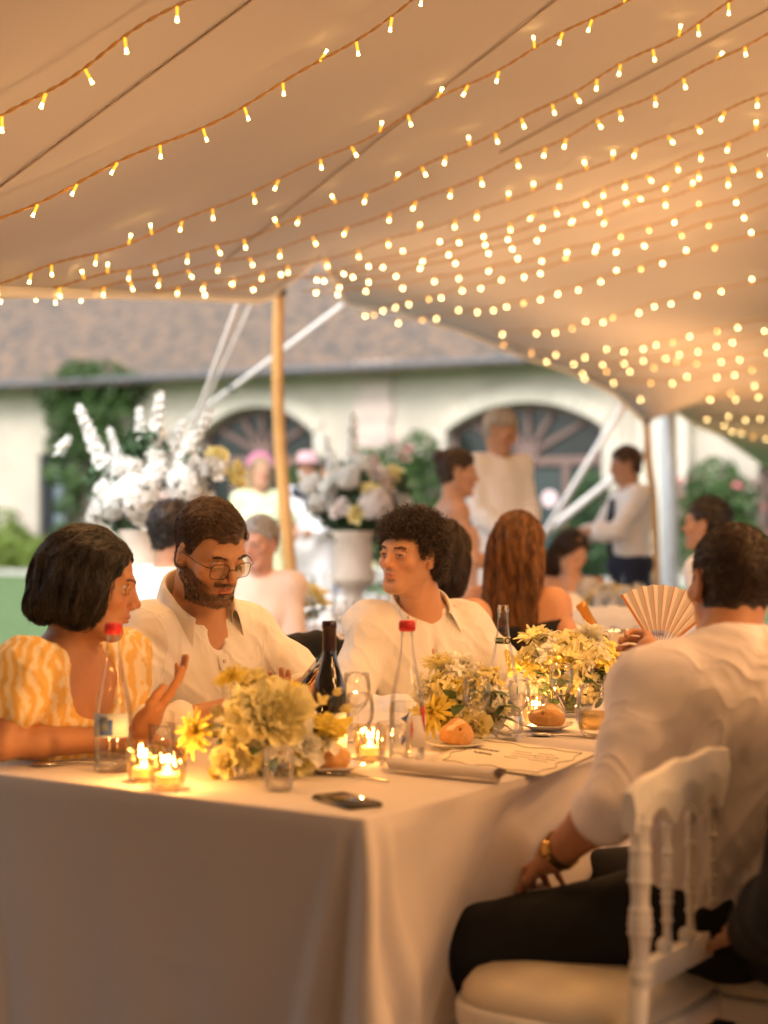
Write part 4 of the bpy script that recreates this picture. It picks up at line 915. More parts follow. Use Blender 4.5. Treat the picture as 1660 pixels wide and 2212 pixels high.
m = MB(); m.lathe([(.0152, .235), (.0155, .285), (.0168, .287), (.0168, .300), (.0155, .302), (0, .302)], 24); m.obj('foil_capsule', mat('burgundy_foil', (.016, .003, .007), .35, coat=.3), wn); wrap(wn, 'label', .0396, D-.2, D+1.5, .02, .10, paper)
STEMW = [(0, .001), (.032, .001), (.0335, .003), (.030, .005), (.008, .009), (.004, .016), (.0036, .05), (.0042, .068), (.012, .074), (.024, .084), (.032, .102), (.0345, .122), (.033, .142), (.0295, .162), (.0288, .162), (.0322, .142), (.0337, .122), (.031, .102), (.022, .086), (.0, .077)]
TUMB = [(0, .001), (.027, .001), (.030, .004), (.034, .05), (.036, .09), (.0352, .09), (.033, .05), (.0285, .009), (0, .007)]
ROUND = [(0, .001), (.024, .001), (.030, .008), (.040, .03), (.042, .05), (.038, .075), (.033, .098), (.0323, .098), (.037, .075), (.041, .05), (.039, .03), (.0, .01)]
def lathe_me(name, pr, m, n=32): q = MB(); q.lathe(pr, n); return q.me(name, m)
me_w, me_t, me_r = lathe_me('glass_bowl_stem', STEMW, gclear), lathe_me('tumbler', TUMB, gclear), lathe_me('round_glass', ROUND, gclear)
def gl_(name, me_, p, label, grp, s=(1, 1, 1), drink=None):
    o = link(name, me_, None, p); o.scale = s; tag(o, label, 'glass', grp)
    if drink: q = MB(); q.lathe([(0, .012), (drink[0]*.9, .014), (drink[0], drink[1]), (0, drink[1])], 24); q.obj('drink', drink[2], o)
    return o
GW, GT = 'stemmed wine glasses on the long table', 'water glasses on the long table'
for px, pyb, pyt, lab in ((771, 1603, 1453, 'wine glass just right of the dark wine bottle, farther of two'), (778, 1648, 1497, 'wine glass in front of the sparkling candle, rim below its neighbour'), (1030, 1612, 1462, 'wine glass in front of the second flower arrangement'), (1213, 1562, 1433, 'tall wine glass before the hydrangea'), (1121, 1590, 1470, 'wine glass overlapping the green-lettered bottle')):
    p = on(px, pyb, TZ); sc = ((pyb-pyt)/FPX*p[1])/.162; gl_('wine_glass', me_w, p, lab, GW, (sc*.97, sc*.97, sc))
for px, pyb, pyt, w, lab, me_ in ((1095, 1600, 1530, 74, 'short rounded tumbler between the round loaves', me_r), (852, 1660, 1560, 76, 'clear tumbler in front of the half-full bottle', me_t), (350, 1645, 1563, 60, 'empty tumbler behind the two candle glasses', me_t), (603, 1708, 1615, 72, 'empty tumbler standing before the nearest flowers', me_t), (1284, 1590, 1478, 84, 'round glass of pale drink near the white sleeve', me_r), (998, 1512, 1427, 50, 'tall tumbler behind the second flowers', me_t), (517, 1570, 1480, 52, 'tumbler behind the nearest flowers, only rim showing', me_t)):
    p = on(px, pyb, TZ); k = p[1]/FPX; H0 = .098 if me_ is me_r else .09; R0 = .042 if me_ is me_r else .036
    gl_('tumbler', me_, p, lab, GT, (w*k/2/R0, w*k/2/R0, (pyb-pyt)*k/H0), (.036, .045, glass('pale_wine', (.9, .75, .45))) if w == 84 else None)
# candle glasses
flame_m = emit('candle_flame', (1.0, .52, .15), 20); wax = mat('candle_wax', (.85, .60, .25), .5, sss=.3, emis=(1, .38, .06), estr=.9); wax.cycles.emission_sampling = 'NONE'
votg = glass('cut_glass', (1.0, .93, .80), dens=.10)
def votive(p, s, label, facets=14):
    root = empty('candle_glass', p); tag(root, label, 'candle glass', 'candle glasses on the long table'); root.scale = (s, s, s)
    g_ = MB(); P_ = []
    for i in range(facets*2):
        a = math.pi*i/facets; row = []
        for j, (r, z) in enumerate([(.0, .004), (.024, .002), (.030, .006), (.032, .022), (.0335, .040), (.034, .058), (.034, .074), (.0325, .074), (.032, .05), (.029, .012), (0, .009)]):
            q = 1+(.045 if (i+j) % 2 else -.03)*(1 if 2 < j < 6 else 0); row.append((r*q*math.cos(a), r*q*math.sin(a), z))
        P_.append(row)
    g_.grid(np.array(P_), closed_u=True); g_.obj('cut_glass_cup', votg, root, smooth=False)
    w_ = MB(); w_.lathe([(0, .010), (.022, .010), (.0225, .026), (.020, .028), (0, .026)], 20); tl_ = w_.obj('tea_light', wax, root)
    f_ = MB(); f_.lathe([(0, .027), (.0045, .029), (.0060, .033), (.0042, .038), (.0018, .042), (0, .044)], 10); f_.obj('flame', flame_m, tl_)
    lamp('candle_light', (0, 0, .048), .95, (1.0, .50, .16), .006, root)
    return root
for px, py_, s, lab in ((312, 1688, 1.05, 'candle glass just right of the nearest red-capped bottle'), (362, 1704, 1.08, 'candle glass closest to the table edge'), (800, 1640, 1.02, 'sparkling candle glass behind the wine glasses'), (1158, 1562, 1.0, 'candle glass behind the round loaf near the third flowers')):
    votive(on(px, py_, TZ), s, lab)
# plates, bread
plate_m = mat('white_china', (.74, .70, .64), .2, coat=.4); crust = mat('bread_crust', (.50, .23, .06), .6, col2=(.62, .34, .12), scale=14, bump=.35, bscale=60)
crumb = mat('bread_crumb', (.74, .55, .30), .8, bump=.4, bscale=200)
def plate(p, r, label):
    root = link('side_plate', lathe_me('plate', [(0, .004), (r*.6, .004), (r*.68, .008), (r*.97, .015), (r, .017), (r*.985, .018), (r*.66, .0115), (0, .009)], plate_m, 40), None, p); tag(root, label, 'plate', 'bread plates on the long table'); return root
def loaf(p, sx, sy, sz, rz, label, seed):
    sd_ = SDF(); sd_.ell((0, 0, sz*.9), (sx, sy, sz)); sd_.ell((sx*.3, 0, sz*.8), (sx*.6, sy*.9, sz*.85)); sd_.ell((0, 0, -.03+0), (sx*1.2, sy*1.2, .036), k=.006, op='s')
    sd_.cap((-sx*.7, -sy*.55, sz*1.75), (sx*.75, -sy*.25, sz*1.95), .006, .006, .003, 's'); sd_.cap((-sx*.1, -sy*.75, sz*1.3), (sx*.1, sy*.3, sz*2.02), .005, .005, .003, 's'); sd_.ell((sx*.15, sy*.1, sz*1.5), (sx*.55, sy*.55, sz*.75), .006); V, Q = sd_.mesh(.0022); V = relax(V, Q, 2); N = normals(V, Q)
    V = V+N*(fbm(V*60, 3, seed)*.0016)[:, None]; top = np.abs(V[:, 1]-(-V[:, 0]*.005/sx)) ; 
    mi = ((np.abs(V[Q[:, 0], 1]+sy*.42-V[Q[:, 0], 0]*.15) < .006) & (V[Q[:, 0], 2] > sz*1.35)).astype(int)
    o = link('bread_roll', mesh('bread_roll', V, Q, None, True, mats=[crust, crumb], mi=mi), None, p, (0, 0, rz)); tag(o, label, 'bread roll', 'bread rolls on side plates'); return o
for k, (px, py_, r, rz, lab) in enumerate(((717, 1668, .070, .3, 'next to the nearest flowers'), (985, 1618, .070, .5, 'left of the menu sheet'), (1180, 1578, .068, -.2, 'behind the short tumbler'))):
    p = on(px, py_, TZ); plate(p, r, 'small white bread plate '+lab); loaf(p+np.array((0 if k != 0 else -.005, 0, .0095)), (.044, .040, .046)[k], .034, (.023, .028, .026)[k], rz+RT*0, ['oval bread roll beside the nearest flowers', 'domed split-crust bread roll left of the menu', 'pointed golden bread roll behind the short tumbler'][k], k)
# phone
ph = empty('smartphone', (on(750, 1735, TZ)), 0); pl, pr_, pt, pb = on(664, 1722, TZ), on(838, 1748, TZ), on(712, 1713, TZ), on(786, 1759, TZ)
ph.rotation_euler = (0, 0, math.atan2(pr_[1]-pt[1]-.0, pr_[0]-pt[0])-0.02); tag(ph, 'black smartphone lying face up near the table corner', 'phone')
m = MB(); m.box((0, 0, .0045), (.146, .072, .008)); m.obj('phone_body', mat('phone_case', (.03, .02, .012), .3, metal=.3), ph, bevel=.004)
m = MB(); m.box((0, 0, .0092), (.138, .066, .0006)); m.obj('screen', mat('phone_screen', (.004, .004, .005), .03, spec=1.0), ph, bevel=.0002)
m = MB(); m.box((.055, 0, .0097), (.004, .022, .0003)); m.obj('earpiece', mat('phone_grey', (.05, .05, .05), .4), ph)
# menu sheet, rolled napkin, cutlery
mq = [on(930, 1650, TZ), on(1020, 1601, TZ), on(1290, 1632, TZ), on(1172, 1682, TZ)]
def sheet(name, q, m, label, cat, lift, n=16, th=.0006, wave=.004):
    P_ = np.zeros((n+1, n+1, 3))
    for i in range(n+1):
        for j in range(n+1):
            u, v = i/n, j/n; p = (q[0]*(1-u)+q[3]*u)*(1-v)+(q[1]*(1-u)+q[2]*u)*v; P_[i, j] = p; P_[i, j, 2] = TZ+.0015+lift(u, v)+wave*(1+math.sin(3*u+4*v))*.4
    c = P_.mean((0, 1)); c[2] = TZ; g_ = MB(); g_.grid(P_-c); o = g_.obj(name, m, None, loc=c); s_ = o.modifiers.new('t', 'SOLIDIFY'); s_.thickness = th; s_.offset = 1; tag(o, label, cat)
    return o, P_, c
mn, MP, mc = sheet('menu_card', mq, mat('menu_paper', (.78, .70, .56), .75, noise=.03, scale=20), 'large cream menu sheet with looping border line lying by the table edge', 'menu', lambda u, v: .010*v*v*(1-u)+.004*(u-.5)**2)
def mpt(u, v, up=.0014):
    i, j = u*16, v*16; a, b = min(int(i), 15), min(int(j), 15); fu, fv = i-a, j-b
    return (MP[a, b]*(1-fu)*(1-fv)+MP[a+1, b]*fu*(1-fv)+MP[a, b+1]*(1-fu)*fv+MP[a+1, b+1]*fu*fv)-mc+np.array((0, 0, up))
def ink(pts, w=.0007, name='border_line'):
    g_ = MB(); g_.tube([mpt(*p) for p in pts], w, 4); return g_
bl = []
for k in range(81):
    s_ = k/80*4; e = int(s_) % 4; f = s_-int(s_) if k < 80 else 1.0
    if k == 80: e = 3
    w_ = .035*math.sin(f*math.pi*5)*(math.sin(f*math.pi)); a = .08
    c = [(a+f*(1-2*a), a+w_), (1-a-w_, a+f*(1-2*a)), (1-a-f*(1-2*a), 1-a-w_), (a+w_, 1-a-f*(1-2*a))][e]; bl.append(c)
ink(bl).obj('border_line', inkp, mn)
def scrib(u0, v0, du, n_, seed, amp=.02, w=.0006):
    r2 = np.random.default_rng(seed); pts = []
    for k in range(n_*5): t = k/(n_*5-1); pts.append((u0+du*t, v0+amp*math.sin(k*1.9+r2.uniform(-.6, .6))*r2.uniform(.4, 1)))
    return ink([(min(max(a, .02), .98), min(max(b, .02), .98)) for a, b in pts], w)
# the handwritten heading and the short lines of the menu, in a running hand
for k, (u0, v0, du, n_, am, w) in enumerate(((.12, .62, .24, 9, .035, .0009), (.20, .48, .16, 6, .03, .0009), (.46, .72, .14, 6, .012, .0004), (.46, .64, .2, 8, .012, .0004), (.48, .56, .16, 7, .012, .0004), (.64, .74, .14, 6, .012, .0004), (.64, .66, .2, 8, .012, .0004), (.66, .58, .18, 7, .012, .0004), (.66, .50, .15, 6, .012, .0004), (.46, .48, .12, 6, .012, .0004))):
    scrib(u0, v0, du, n_, k, am, w).obj('handwriting', inkp, mn)
na, nb_ = on(850, 1668, TZ), on(1080, 1692, TZ); dv = nb_-na; nl = np.linalg.norm(dv)
nk = MB(); P_ = []
for i in range(25):
    t = i/24; row = []
    for j in range(56):
        a = j/55*2*math.pi*2.6; r = .010+.0035*j/22+.0012*math.sin(t*9+a); row.append((t*nl+.003*math.sin(a*2)*(1 if 0 < i < 24 else 2), r*math.cos(a)*1.25, .017+r*.78*math.sin(a)))
    P_.append(row)
nk.grid(np.array(P_)); no = nk.obj('rolled_napkin', linen, None, True, na, (0, 0, math.atan2(dv[1], dv[0]))); tag(no, 'white napkin rolled into a tube in front of the menu sheet', 'napkin')
silver = mat('cutlery_steel', (.55, .52, .48), .18, metal=1)
def spoon(p, rz, label, k=1):
    P_ = []; g_ = MB(); prof = [(0, .004, .002), (.02, .006, .003), (.09, .0035, .006), (.125, .004, .004)]
    g_.tube(bez([(x, 0, z) for x, w, z in prof], 6), .0028, 8); g_.ball((.150, 0, .006), (.030, .019, .005), 14, 8)
    o = g_.obj('spoon', silver, None, True, p, (0, 0, rz)); tag(o, label, 'spoon'); return o
spoon(on(1300, 1598, TZ), 2.75, 'steel spoon beside the round glass near the white sleeve'); spoon(on(840, 1690, TZ), 2.45, 'steel spoon between the bread plate and the rolled napkin')
spoon(on(250, 1652, TZ), 3.3, 'steel spoon lying by the forearm of the woman in yellow')
# ice bucket and wine inside
bp_ = on(1345, 1500, TZ); bk_ = empty('ice_bucket', bp_); tag(bk_, 'polished steel ice bucket behind the third flowers', 'ice bucket')
H = (1500-1362)/FPX*bp_[1]; R = 48/FPX*bp_[1]; m = MB(); m.lathe([(0, .003), (R*.72, .0), (R*.76, .006), (R*.98, H-.01), (R*1.04, H-.004), (R*1.04, H), (R*.96, H), (R*.93, H-.012), (R*.7, .01), (0, .01)], 40); m.obj('bucket_body', mat('polished_steel', (.75, .72, .68), .08, metal=1), bk_)
m = MB(); [m.box((rng.uniform(-.5, .5)*R, rng.uniform(-.5, .5)*R, H-.03+rng.uniform(0, .012)), (.022, .022, .02), rng.uniform(0, 3)) for _ in range(14)]; m.obj('ice_cube', glass('ice', (.95, .97, 1), dens=.1), bk_, False)['kind'] = 'stuff'
cb_ = empty('champagne_bottle', bp_+np.array((.012, 0, .03))); cb_.rotation_euler = (.05, -.52, 0); tag(cb_, 'wine bottle with gold foil neck leaning out of the ice bucket', 'bottle')
m = MB(); m.lathe([(0, 0), (.036, .004), (.038, .02), (.038, .12), (.03, .155), (.017, .19), (.0145, .21), (.0145, .275)], 24); m.obj('bottle_body', glass('green_glass', (.55, .6, .3), dens=.1), cb_)
m = MB(); m.lathe([(.0152, .212), (.0155, .268), (.0175, .270), (.0175, .285), (.0155, .287), (0, .287)], 20); m.obj('gold_foil', mat('gold_foil', (.65, .28, .04), .35, metal=.6), cb_)
bp_ = None
# folding fan
fp = at(1422, 1412, 3.9); fan = empty('folding_fan', fp); tag(fan, 'open cream folding fan with wooden ribs beside the right-hand man', 'fan')
sf_ = 3.9/FPX; N = 9; Rf, R0 = 150*sf_, 52*sf_; a0, a1 = math.radians(122), math.radians(40); P_ = []
for i in range(2*N+1):
    a = a0+(a1-a0)*i/(2*N); y = .004 if i % 2 else -.004; P_.append([(r*math.cos(a), y*(r/Rf), r*math.sin(a)) for r in (R0, R0*1.8, Rf*(.985 if i % 2 else 1.0))])
g_ = MB(); g_.grid(np.array(P_)); g_.obj('pleated_leaf', mat('fan_cloth', (.80, .72, .62), .8, tr_light=.3), fan, False); ribm = mat('fan_rib', (.55, .22, .06), .5)
for i in range(0, 2*N+1, 2):
    a = a0+(a1-a0)*i/(2*N); g_ = MB(); w = .0007 if 0 < i < 2*N else .003
    g_.box((Rf*.5*math.cos(a), -.006, Rf*.5*math.sin(a)), (Rf, .0015, w*2), M=Matrix.Rotation(-a, 3, 'Y')); g_.obj('fan_rib', ribm, fan, False)
g_ = MB(); g_.ball((0, -.007, 0), .005, 8, 6); g_.obj('pivot_pin', silver, fan)
# ------------------------------------------------------------------ people: shared anatomy
from mathutils.bvhtree import BVHTree
from mathutils.kdtree import KDTree
skin_m = mat('skin', (.5, .3, .2), .48, noise=.06, scale=40, vcol=True, sss=.12, spec=.4, bump=.05, bscale=400)
def v3(a): return Vector([float(q) for q in a])
def headM(c, yaw, pitch=0, roll=0, s=1.0):
    return Matrix.Translation(v3(c)) @ Matrix.Rotation(math.radians(yaw-90), 4, 'Z') @ Matrix.Rotation(math.radians(-pitch), 4, 'X') @ Matrix.Rotation(math.radians(roll), 4, 'Y') @ Matrix.Scale(s, 4)
def head_ops(s, female=False, detail=True, nose=1.0, jaw=1.0, lids=.5, smile=0):
    w = .93 if female else 1.0
    s.ell((0, -.012, .032), (.0755*w, .097, .088), .02); s.ell((0, .022, -.020), (.062*w, .066, .085), .03); s.ell((0, .045, -.055), (.047*w*jaw, .046, .055), .02)
    if not detail:
        s.cap((0, .09, .01), (0, .112, -.022), .008, .012, .012)
        for x in (-1, 1): s.ell((x*.076*w, -.004, -.006), (.008, .018, .03), .008)
        return
    s.cap((-.012, .080, -.094), (.012, .080, -.094), .0155*jaw, .0155*jaw, .022)
    for x in (-1, 1):
        s.cap((x*.052*w*jaw, .004, -.055), (x*.018, .070, -.092), .017, .015, .03)
        s.cap((x*.040, .074, .030), (x*.012, .0875, .026), .0085, .009, .016)
        s.ell((x*.045*w, .060, -.020), (.022, .020, .018), .02)
        s.ell((x*.031, .099, .006), (.0185, .017, .0125), .012, 's')
    s.cap((0, .084, .022), (0, .1135*1.0+.003*(nose-1)*10, -.020), .0075, .0098*nose, .012)
    for x in (-1, 1): s.ell((x*.0125*nose, .1005, -.027), (.0085, .011, .0085), .007)
    s.ell((0, .086, -.010), (.013, .016, .022), .010)
    s.ell((0, .086, -.048), (.024, .0125, .017), .014)
    for x in (-1, 1): s.ell((x*.0065, .1095, -.0365), (.0028, .0038, .0028), .002, 's')
    s.cap((-.010, .0985, -.0515), (.010, .0985, -.0515), .0052, .0052, .005); s.cap((-.016, .094, -.0530), (-.01, .0985, -.0515), .003, .0050, .004); s.cap((.016, .094, -.0530), (.01, .0985, -.0515), .003, .0050, .004)
    s.cap((-.010, .0965, -.0625), (.010, .0965, -.0625), .0062, .0062, .005)
    s.cap((-.020, .0965, -.0568+.003*smile), (0, .1040, -.0570), .0018, .0020, .002, 's'); s.cap((.020, .0965, -.0568+.003*smile), (0, .1040, -.0570), .0018, .0020, .002, 's')
    s.ell((0, .098, -.075), (.018, .010, .006), .008, 's')
    for x in (-1, 1):
        e = (x*.031, .0765, .006); n = 6            # lids round the eyeball
        for k in range(n):
            a0 = math.pi*k/n; a1 = math.pi*(k+1)/n
            def q(a, up): r = .0128; yy = math.sin(a); return (e[0]+r*math.cos(a)*1.06, e[1]-.0008+r*(.60+.37*yy), e[2]+(up*yy)*.0075-(.001 if up < 0 else 0))
            for u_ in np.linspace(1.3, 1-1.5*lids, 2+int(6*lids)): s.cap(q(a0, u_), q(a1, u_), .0024, .0024, .0035)
            s.cap(q(a0, -1.12), q(a1, -1.12), .0024, .0024, .0035)
        # ear
        for k in range(9):
            a0 = -2.2+k*.48; a1 = a0+.48
            def q2(a): return (x*(.0805*w+.004*math.cos(a+2.6)), -.010-.0135*math.cos(a)*1.0+.004, -.004+.028*math.sin(a)*(1.0))
            s.cap(q2(a0), q2(a1), .0042, .0042, .005)
        s.ell((x*.076*w, -.008, -.004), (.006, .013, .022), .008); s.ell((x*.0835*w, -.002, -.004), (.005, .006, .008), .004, 's'); s.ell((x*.077*w, .002, -.030), (.005, .007, .008), .006)
def skin_color(V, Mh, base, female=False, beard=0, lip=(.42, .10, .07), stub=None):
    Li = np.array(Mh.inverted()); L = V@Li[:3, :3].T+Li[:3, 3]; C = np.tile(np.array(base, float), (len(V), 1)); x, y, z = L.T
    isf = (y > .03) & (z > -.13) & (z < .12) & (np.abs(x) < .08)
    def mixc(w, c): return C*(1-w[:, None])+np.array(c)[None]*w[:, None]
    red = np.exp(-((np.abs(x)-.042)/.022)**2-((z+.025)/.02)**2)*isf*.35+np.exp(-(x/.014)**2-((z+.022)/.014)**2)*isf*.35; C = mixc(red, (base[0]*1.02, base[1]*.66, base[2]*.6))
    lipw = np.exp(-(np.abs(x)/.019)**6)*np.exp(-((z+.057)/.0095)**6)*(y > .088); C = mixc(np.clip(lipw, 0, 1)*.6, lip)
    if beard:
        ang = np.clip((-.012-z)/.02, 0, 1)*(z > -.135); side = np.clip((np.abs(x)-.022)/.012, 0, 1); must = np.exp(-((z+.043)/.007)**4)*(np.abs(x) < .03)*(y > .08); ch = np.clip((-.066-z)/.008, 0, 1)
        w = np.clip(ang*np.maximum(np.maximum(side*np.clip((.092-y)/.02, 0, 1)*np.clip((-z-.030+.45*(.060-y))/.02, 0, 1), ch), must), 0, 1)*(y > -.012)*(1-np.clip(lipw, 0, 1)); w = w*(.88+.12*vnoise(L*300, 4)); C = mixc(np.clip(w, 0, 1)*beard, stub or (.05, .03, .02))
    return C, L
def limb(s, a, b, ra, rb, k=.03): s.cap(a, b, ra, rb, k)
def handM(w, d, palm):
    """wrist w, finger direction d, palm-facing direction palm"""
    d = v3(d).normalized(); p = v3(palm); p = (p-d*p.dot(d)).normalized(); y = p.cross(d)*-1
    R = Matrix((d, y, -p)).transposed().to_4x4(); return Matrix.Translation(v3(w)) @ R
def hand_ops(s0, M, side, curl=(.5, .5, .5, .5), thumb=.5, spread=.12, scale=1.0):
    s = SDF(M @ Matrix.Scale(scale, 4)); t = side
    s.cap((-.01, 0, 0), (.02, 0, 0), .024, .023, .02); base = [(.085, .030), (.091, .010), (.087, -.010), (.078, -.028)]
    for (bx, by) in base: s.cap((.015, by*.5*t, 0), (bx-.008, by*t, 0), .013, .0105, .012)
    s.cap((.012, .018*t, -.006), (.045, .024*t, -.008), .014, .012, .014)
    Ls = [(.043, .025, .021), (.047, .029, .022), (.044, .027, .021), (.035, .021, .019)]
    for f in range(4):
        bx, by = base[f]; p = Vector((bx-.008, by*t, 0)); a = 0; yaw = (1.5-f)*spread*t
        for j in range(3):
            a += curl[f]*(.9, 1.1, .7)[j]; d = Vector((math.cos(a)*math.cos(yaw), math.sin(yaw)*math.cos(a), -math.sin(a))); q = p+d*Ls[f][j]
            r = (.0092, .0084, .0076)[j]*(1, 1, .97, .88)[f]; s.cap(p, q, r, r*.92, .004); p = q
    p = Vector((.022, .026*t, -.006)); dirs = [Vector((.75, .62*t, -.25)), Vector((.88, .42*t, -.25-.3*thumb)), Vector((.93, .2*t, -.3-.5*thumb))]
    for d, L, r in zip(dirs, (.040, .030, .025), (.0125, .0105, .0092)): q = p+d.normalized()*L; s.cap(p, q, r, r*.93, .008); p = q
    s0.ops += s.ops
def ik(sh, wr, l1, l2, hint):
    sh, wr, hint = v3(sh), v3(wr), v3(hint); d = wr-sh; L = min(d.length, (l1+l2)*.995); dn = d.normalized(); a = (l1*l1-l2*l2+L*L)/(2*L); h = math.sqrt(max(l1*l1-a*a, 0)); hp = hint-dn*hint.dot(dn); hp.normalize()
    return np.array(sh+dn*a+hp*h)
class Fig:
    """joints of one figure, all as places in the scene"""
    def __init__(s, head, neck, shL, shR, pelvis, sc=1.0, female=False, fat=1.0):
        s.H = head; s.neck = v3(neck); s.shL = v3(shL); s.shR = v3(shR); s.pel = v3(pelvis); s.sc = sc; s.fem = female; s.fat = fat
        u = (s.shL-s.shR).normalized(); v = (s.neck-s.pel).normalized(); w = v.cross(u)*-1; s.w = w.normalized(); s.v = v; s.u = s.w.cross(v)*-1
        if s.u.dot(u) < 0: s.u = -s.u
        s.R = Matrix((s.u, s.w, s.v)).transposed()
        s.arms = []; s.legs = []
    def tp(s, a, b, c, o=None):  # torso coordinates from the neck: sideways, forward, up
        return (o or s.neck)+(s.u*a+s.w*b+s.v*c)*s.sc
    def torso(s, S_, g=0.0, low=True):
        q = s.sc; f = s.fat
        bw = (s.shL-s.shR).length/2
        def E(a, b, c, r, k=.05, o=None): S_.ell(s.tp(a, b, c, o), tuple(x*q+g for x in r), k*q, R=s.R)
        E(0, -.005, -.16, ((.145 if not s.fem else .128)*f, .105*f, .17)); E(0, .0, -.30, ((.130 if not s.fem else .108)*f, .098*f, .15))
        E(0, .0, .08, ((.150 if not s.fem else .155)*f, .11*f, .12), .06, s.pel)
        E(0, .015*f, .19, (.128*f if not s.fem else .108*f, .10*f, .13), .06, s.pel)
        if s.fem:
            for x in (-1, 1): E(x*.065, .075, -.20, (.06, .05, .06), .04)
        for sh in (s.shL, s.shR):
            S_.cap(s.tp(0, -.01, -.045), sh-s.v*.008, .046*q+g, .046*q+g, .05*q); S_.cap(sh, s.tp(0, 0, -.18)+(sh-s.neck)*.45, .056*q+g, .07*q+g, .06*q)
    def add_arm(s, sh, el, wr, hand=None): s.arms.append((v3(sh), v3(el), v3(wr), hand))
    def arm_ops(s, S_, arm, g=0.0, upto=1.0, loose=0):
        sh, el, wr, hd = arm; q = s.sc*(.86 if s.fem else 1.0); r = (.046, .039, .038, .028)
        if upto <= .5: e = sh+(el-sh)*(upto*2); S_.cap(sh, e, r[0]*q+g, (r[1]+.004)*q+g+loose, .03*q); return
        m = sh+(el-sh)*.5; S_.cap(sh, m, r[0]*q+g, .046*q+g, .03*q); S_.cap(m, el, .046*q+g, r[1]*q+g+loose*.5, .02*q)
        t = (upto-.5)*2; e = el+(wr-el)*t; m2 = el+(wr-el)*.3; 
        if t > .3: S_.cap(el, m2, r[1]*q+g+loose*.5, .040*q+g+loose, .02*q); S_.cap(m2, e, .040*q+g+loose, (.040+(.029-.040)*(t-.3)/.7)*q+g+loose, .02*q)
        else: S_.cap(el, e, r[1]*q+g+loose*.5, .040*q+g+loose, .02*q)
    def leg_ops(s, S_, g=0.0, loose=0):
        q = s.sc
        for hip, kn, an in s.legs:
            S_.cap(hip, kn, .083*q+g, .058*q+g+loose, .05*q); c = kn+(an-kn)*.3; S_.cap(kn, c, .056*q+g+loose, .056*q+g+loose, .02*q); S_.cap(c, an, .054*q+g+loose, .038*q+g+loose, .02*q)
def figure(name_label, F, base, h=.0045, hh=.0021, detail=True, headkw={}, colkw={}, skinc=(.46, .235, .13), full=False, group=None, shoes=None, armtorso=True):
    """the body: one continuous skin surface (head at a finer grain, the rest coarser, cut from the same field)"""
    root = empty('person', base); tag(root, name_label, 'person', group); S_ = SDF(F.H); head_ops(S_, F.fem, detail, **headkw); q = F.sc
    top = F.H @ Vector((0, -.030, -.045)); nr = (.045 if F.fem else .053); S_2 = SDF(); S_2.ops = S_.ops
    S_2.cap(top, F.neck+F.v*.0, nr*q, (nr+.006)*q, .03*q); jawc = F.H @ Vector((0, .02, -.075)); S_2.cap(jawc, F.neck+F.w*.02*q-F.v*.01*q, .028*q, .038*q, .03*q)
    F.torso(S_2); 
    for a in F.arms:
        F.arm_ops(S_2, a)
        if a[3]: hand_ops(S_2, *a[3][:2], **a[3][2])
    if full: F.leg_ops(S_2)
    lo, hi = S_2.bounds(); hc = F.H.translation; r = .165*q
    if detail:
        hlo = np.array((hc.x-r, hc.y-r, F.neck.z+.02*q)); 
        cut = float(min(hc.z-.10*q, F.neck.z+.045*q)); n1 = math.floor((cut-lo[2])/h); cut = lo[2]+n1*h
        V1, Q1 = S_2.mesh(h, None, np.array((9e9, 9e9, cut+h*.0)))
        V2, Q2 = S_2.mesh(hh, np.array((-9e9, -9e9, cut-h*1.2)), None)
        V = np.r_[V1, V2]; Q = np.r_[Q1, Q2+len(V1)]
        V1n = len(V1)
    else: V, Q = S_2.mesh(h)
    V = relax(V, Q, 1, .35)
    C, L = skin_color(V, F.H, skinc, F.fem, **colkw)
    b = np.array(base)
    o = link('body', mesh('body', V-b, Q, skin_m, True, col=C), root)
    # eyes
    if detail:
        for x in (-1, 1):
            e = MB(); e.ball((0, 0, 0), .0118, 20, 14); ev = np.array(e.v); col = np.tile((.72, .68, .62), (len(ev), 1)); gz = headkw.get('gaze', None)
            dd = ev[:, 1]/.0118; col[dd > .90] = (.10, .055, .03); col[dd > .975] = (.01, .01, .01)
            eo = link('eye', mesh('eye', ev, np.array(e.f), mat('eyeball', (.5, .5, .5), .08, vcol=True, spec=.8, coat=.5), True, col=col), root)
            eo.matrix_local = Matrix.Translation(-v3(base)) @ F.H @ Matrix.Translation((x*.031, .0762, .006)) @ Matrix.Rotation(math.radians(F.gaze if hasattr(F, 'gaze') else 0), 4, 'Z')
    if detail:
        lid = headkw.get('lids', .5); Hn = F.H
        for x in (-1, 1):
            e = (x*.031, .0765, .006)
            for up, rr in ((1-1.5*lid, .0011), (-1.0, .0005)):
                pts = []
                for k in range(13):
                    a = math.pi*(.04+.92*k/12); yy = math.sin(a); pts.append(tuple(Hn @ Vector((e[0]+.0145*math.cos(a), e[1]+.0128*(.62+.36*yy)+.0022, e[2]+(up*yy)*.0075-(.001 if up < 0 else 0))) - v3(base)))
                m_ = MB(); m_.tube(pts, rr*q, 5); m_.obj('eyelashes', mat('lash', (.02, .012, .008), .6), root)
    F.root = root; F.base = b; F.V = V; F.Q = Q; F.L = L; return root
